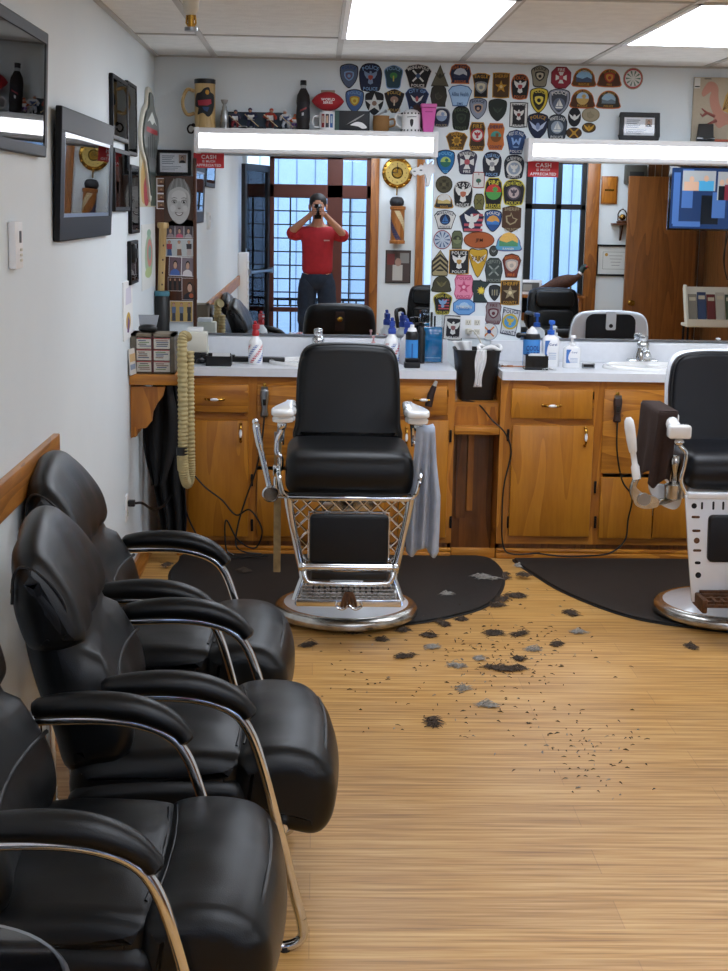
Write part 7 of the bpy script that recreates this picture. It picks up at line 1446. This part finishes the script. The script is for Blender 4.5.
# ------------------------------------------------------------------ the person taking the photograph
def skin_body(name, verts, edges, m, parent=None, sub=2, label=None):
    me = bpy.data.meshes.new(name); me.from_pydata([v[:3] for v in verts], edges, [])
    o = bpy.data.objects.new(name, me); COL.objects.link(o)
    bm = bmesh.new(); bm.from_mesh(me); L = bm.verts.layers.skin.verify(); bm.verts.ensure_lookup_table()
    for i, v in enumerate(bm.verts): rr = verts[i][3]; v[L].radius = rr if isinstance(rr, tuple) else (rr, rr); v[L].use_root = (i == 0)
    bm.to_mesh(me); bm.free()
    q = o.modifiers.new('k', 'SKIN'); q.use_smooth_shade = True; q.branch_smoothing = .4
    s = o.modifiers.new('s', 'SUBSURF'); s.levels = sub; s.render_levels = sub
    bpy.context.view_layer.update(); dg = bpy.context.evaluated_depsgraph_get(); nm = bpy.data.meshes.new_from_object(o.evaluated_get(dg)); o.modifiers.clear(); o.data = nm; bpy.data.meshes.remove(me)
    nm.materials.clear(); nm.materials.append(M(m)); nm.polygons.foreach_set('use_smooth', [True]*len(nm.polygons))
    if parent: o.parent = parent
    if label: o['label'] = label
    return o
py = -.34
t = thing('person', 'person in a red sweatshirt and dark jeans raising a phone to photograph the mirror', 'person', (0, 0, 0))
V = [(0,py,.98,(.15,.11)),(0,py,1.14,(.145,.105)),(0,py,1.32,(.165,.115)),(0,py,1.45,(.14,.09)),(0,py+.01,1.53,.058),(0,py+.03,1.60,.055),(0,py+.05,1.68,(.075,.09)),(0,py+.05,1.75,(.078,.095)),(0,py+.045,1.81,(.055,.065))]
Ed = [(i, i+1) for i in range(8)]
hand = {}
for s in (-1, 1):
    i = len(V); el = (s*.29, py+.06, 1.40 if s > 0 else 1.43); wr_ = (s*.075, py+.235, 1.62)
    V += [(s*.17,py,1.44,.065),(s*.235,py+.02,1.41,.055),(el[0],el[1],el[2],.045),((el[0]+wr_[0])/2,(el[1]+wr_[1])/2,(el[2]+wr_[2])/2,.038),(*wr_,.027),(s*.058,py+.268,1.645,(.030,.022))]
    Ed += [(3,i),(i,i+1),(i+1,i+2),(i+2,i+3),(i+3,i+4),(i+4,i+5)]
for s in (-1, 1):
    i = len(V); V += [(s*.095,py,.86,.085),(s*.11,py+.005,.70,.074),(s*.115,py+.01,.50,.060),(s*.118,py-.005,.32,.056),(s*.12,py-.02,.10,.040),(s*.122,py+.03,.045,.04),(s*.128,py+.13,.035,.03)]
    Ed += [(0,i)]+[(i+k,i+k+1) for k in range(6)]
skin_body('body', V, Ed, 'skin', t)
V = [(0,py,.97,(.178,.138)),(0,py,1.10,(.175,.132)),(0,py,1.30,(.19,.138)),(0,py,1.44,(.16,.105)),(0,py+.008,1.505,.07)]; Ed = [(i,i+1) for i in range(4)]
for s in (-1, 1):
    i = len(V); V += [(s*.175,py,1.44,.082),(s*.24,py+.02,1.405,.074),(s*.292,py+.055,1.395 if s > 0 else 1.425,.066),(s*.235,py+.10,1.465 if s > 0 else 1.485,.054)]; Ed += [(3,i),(i,i+1),(i+1,i+2),(i+2,i+3)]
sh = skin_body('sweatshirt', V, Ed, 'shirt_red', t, label='red sweatshirt with pushed-up sleeves')
b = MB()
for k in range(6): b.box(.065+.010*k,.072+.010*k,py+.137,py+.141,1.355,1.368,'#c8b0b0')
b.build('chest_print', sh)
V = [(0,py,.96,(.165,.125)),(0,py,.90,(.155,.12))]; Ed = [(0,1)]
JJ = MB()
for s in (-1, 1):
    JJ.tube(crv([(s*.070,py,1.0,),(s*.085,py,.93),(s*.10,py,.82),(s*.112,py+.005,.66),(s*.116,py+.01,.48),(s*.119,py-.004,.28),(s*.121,py-.01,.06)],5), [.092]*5+[.102]*5+[.098]*5+[.088]*5+[.075]*5+[.070]*5+[.070], 'jeans', 18)
    i = len(V); V += [(s*.10,py,.82,.110),(s*.112,py+.005,.66,.094),(s*.116,py+.01,.48,.075),(s*.119,py-.004,.28,.070),(s*.121,py-.01,.07,.066)]; Ed += [(1,i)]+[(i+k,i+k+1) for k in range(4)]
JJ.ball((0,py,.95), (.160,.125,.12), 'jeans', 20, 12); JJ.build('jeans', t, smooth=80)
for s in (-1, 1): b = MB(); b.rbox(s*.125-.05,s*.125+.05,py-.09,py+.20,.001,.085,.03,'black',3); b.build('shoe', t)
b = MB(); b.ball((0,py+.022,1.755), (.092,.105,.088), 'hair_dark', 20, 12); b.build('hair', t)
b = MB(); ey = py+.142
for s in (-1, 1): b.ball((s*.032,ey,1.715), (.012,.008,.008), 'white', 10, 8); b.ball((s*.032,ey+.006,1.715), (.005,.004,.005), 'black', 8, 6); b.ball((s*.088,py+.04,1.70), (.012,.022,.033), 'skin', 10, 8)
b.tube([(0,ey-.002,1.712),(0,ey+.012,1.685),(0,ey+.010,1.672)], [.009,.013,.012], 'skin', 8); b.ball((0,ey-.006,1.643), (.025,.010,.007), '#8a4a42', 10, 6); b.build('face', t, label='eyes, nose, mouth and ears')
for s in (-1, 1):
    b = MB(); hx_, hz_ = s*.052, 1.648
    for k, (dz, l) in enumerate(((.030,.9),(.012,1.0),(-.006,.95),(-.022,.75))):
        b.tube(crv([(hx_+s*.006,py+.268,hz_+dz*.8),(s*.050,py+.300,hz_+dz),(s*.040,py+.318,hz_+dz+.002),(s*(.036-.022*l),py+.3215,hz_+dz+.003)],4), [.0095]*5+[.0085]*5+[.0075]*3, 'skin', 8)
    b.tube(crv([(hx_+s*.002,py+.262,hz_+.02),(s*.047,py+.280,hz_+.045),(s*.032,py+.288,hz_+.058),(s*.018,py+.290,hz_+.062)],4), [.0115]*6+[.009]*7, 'skin', 8); b.build('fingers', t)
t = thing('phone', 'dark smartphone held up in both hands in front of the face', 'phone', (0, -.034, 1.580)); b = MB(); b.rbox(-.036,.036,-.004,.004,0,.15,.003,'black_gloss'); b.build('body', t); b = MB(); b.lathe([(0,0),(.007,0),(.007,.002),(0,.002)], 'dark_metal', (.0,.0042,.132), 14, 'y'); b.build('lens', t)
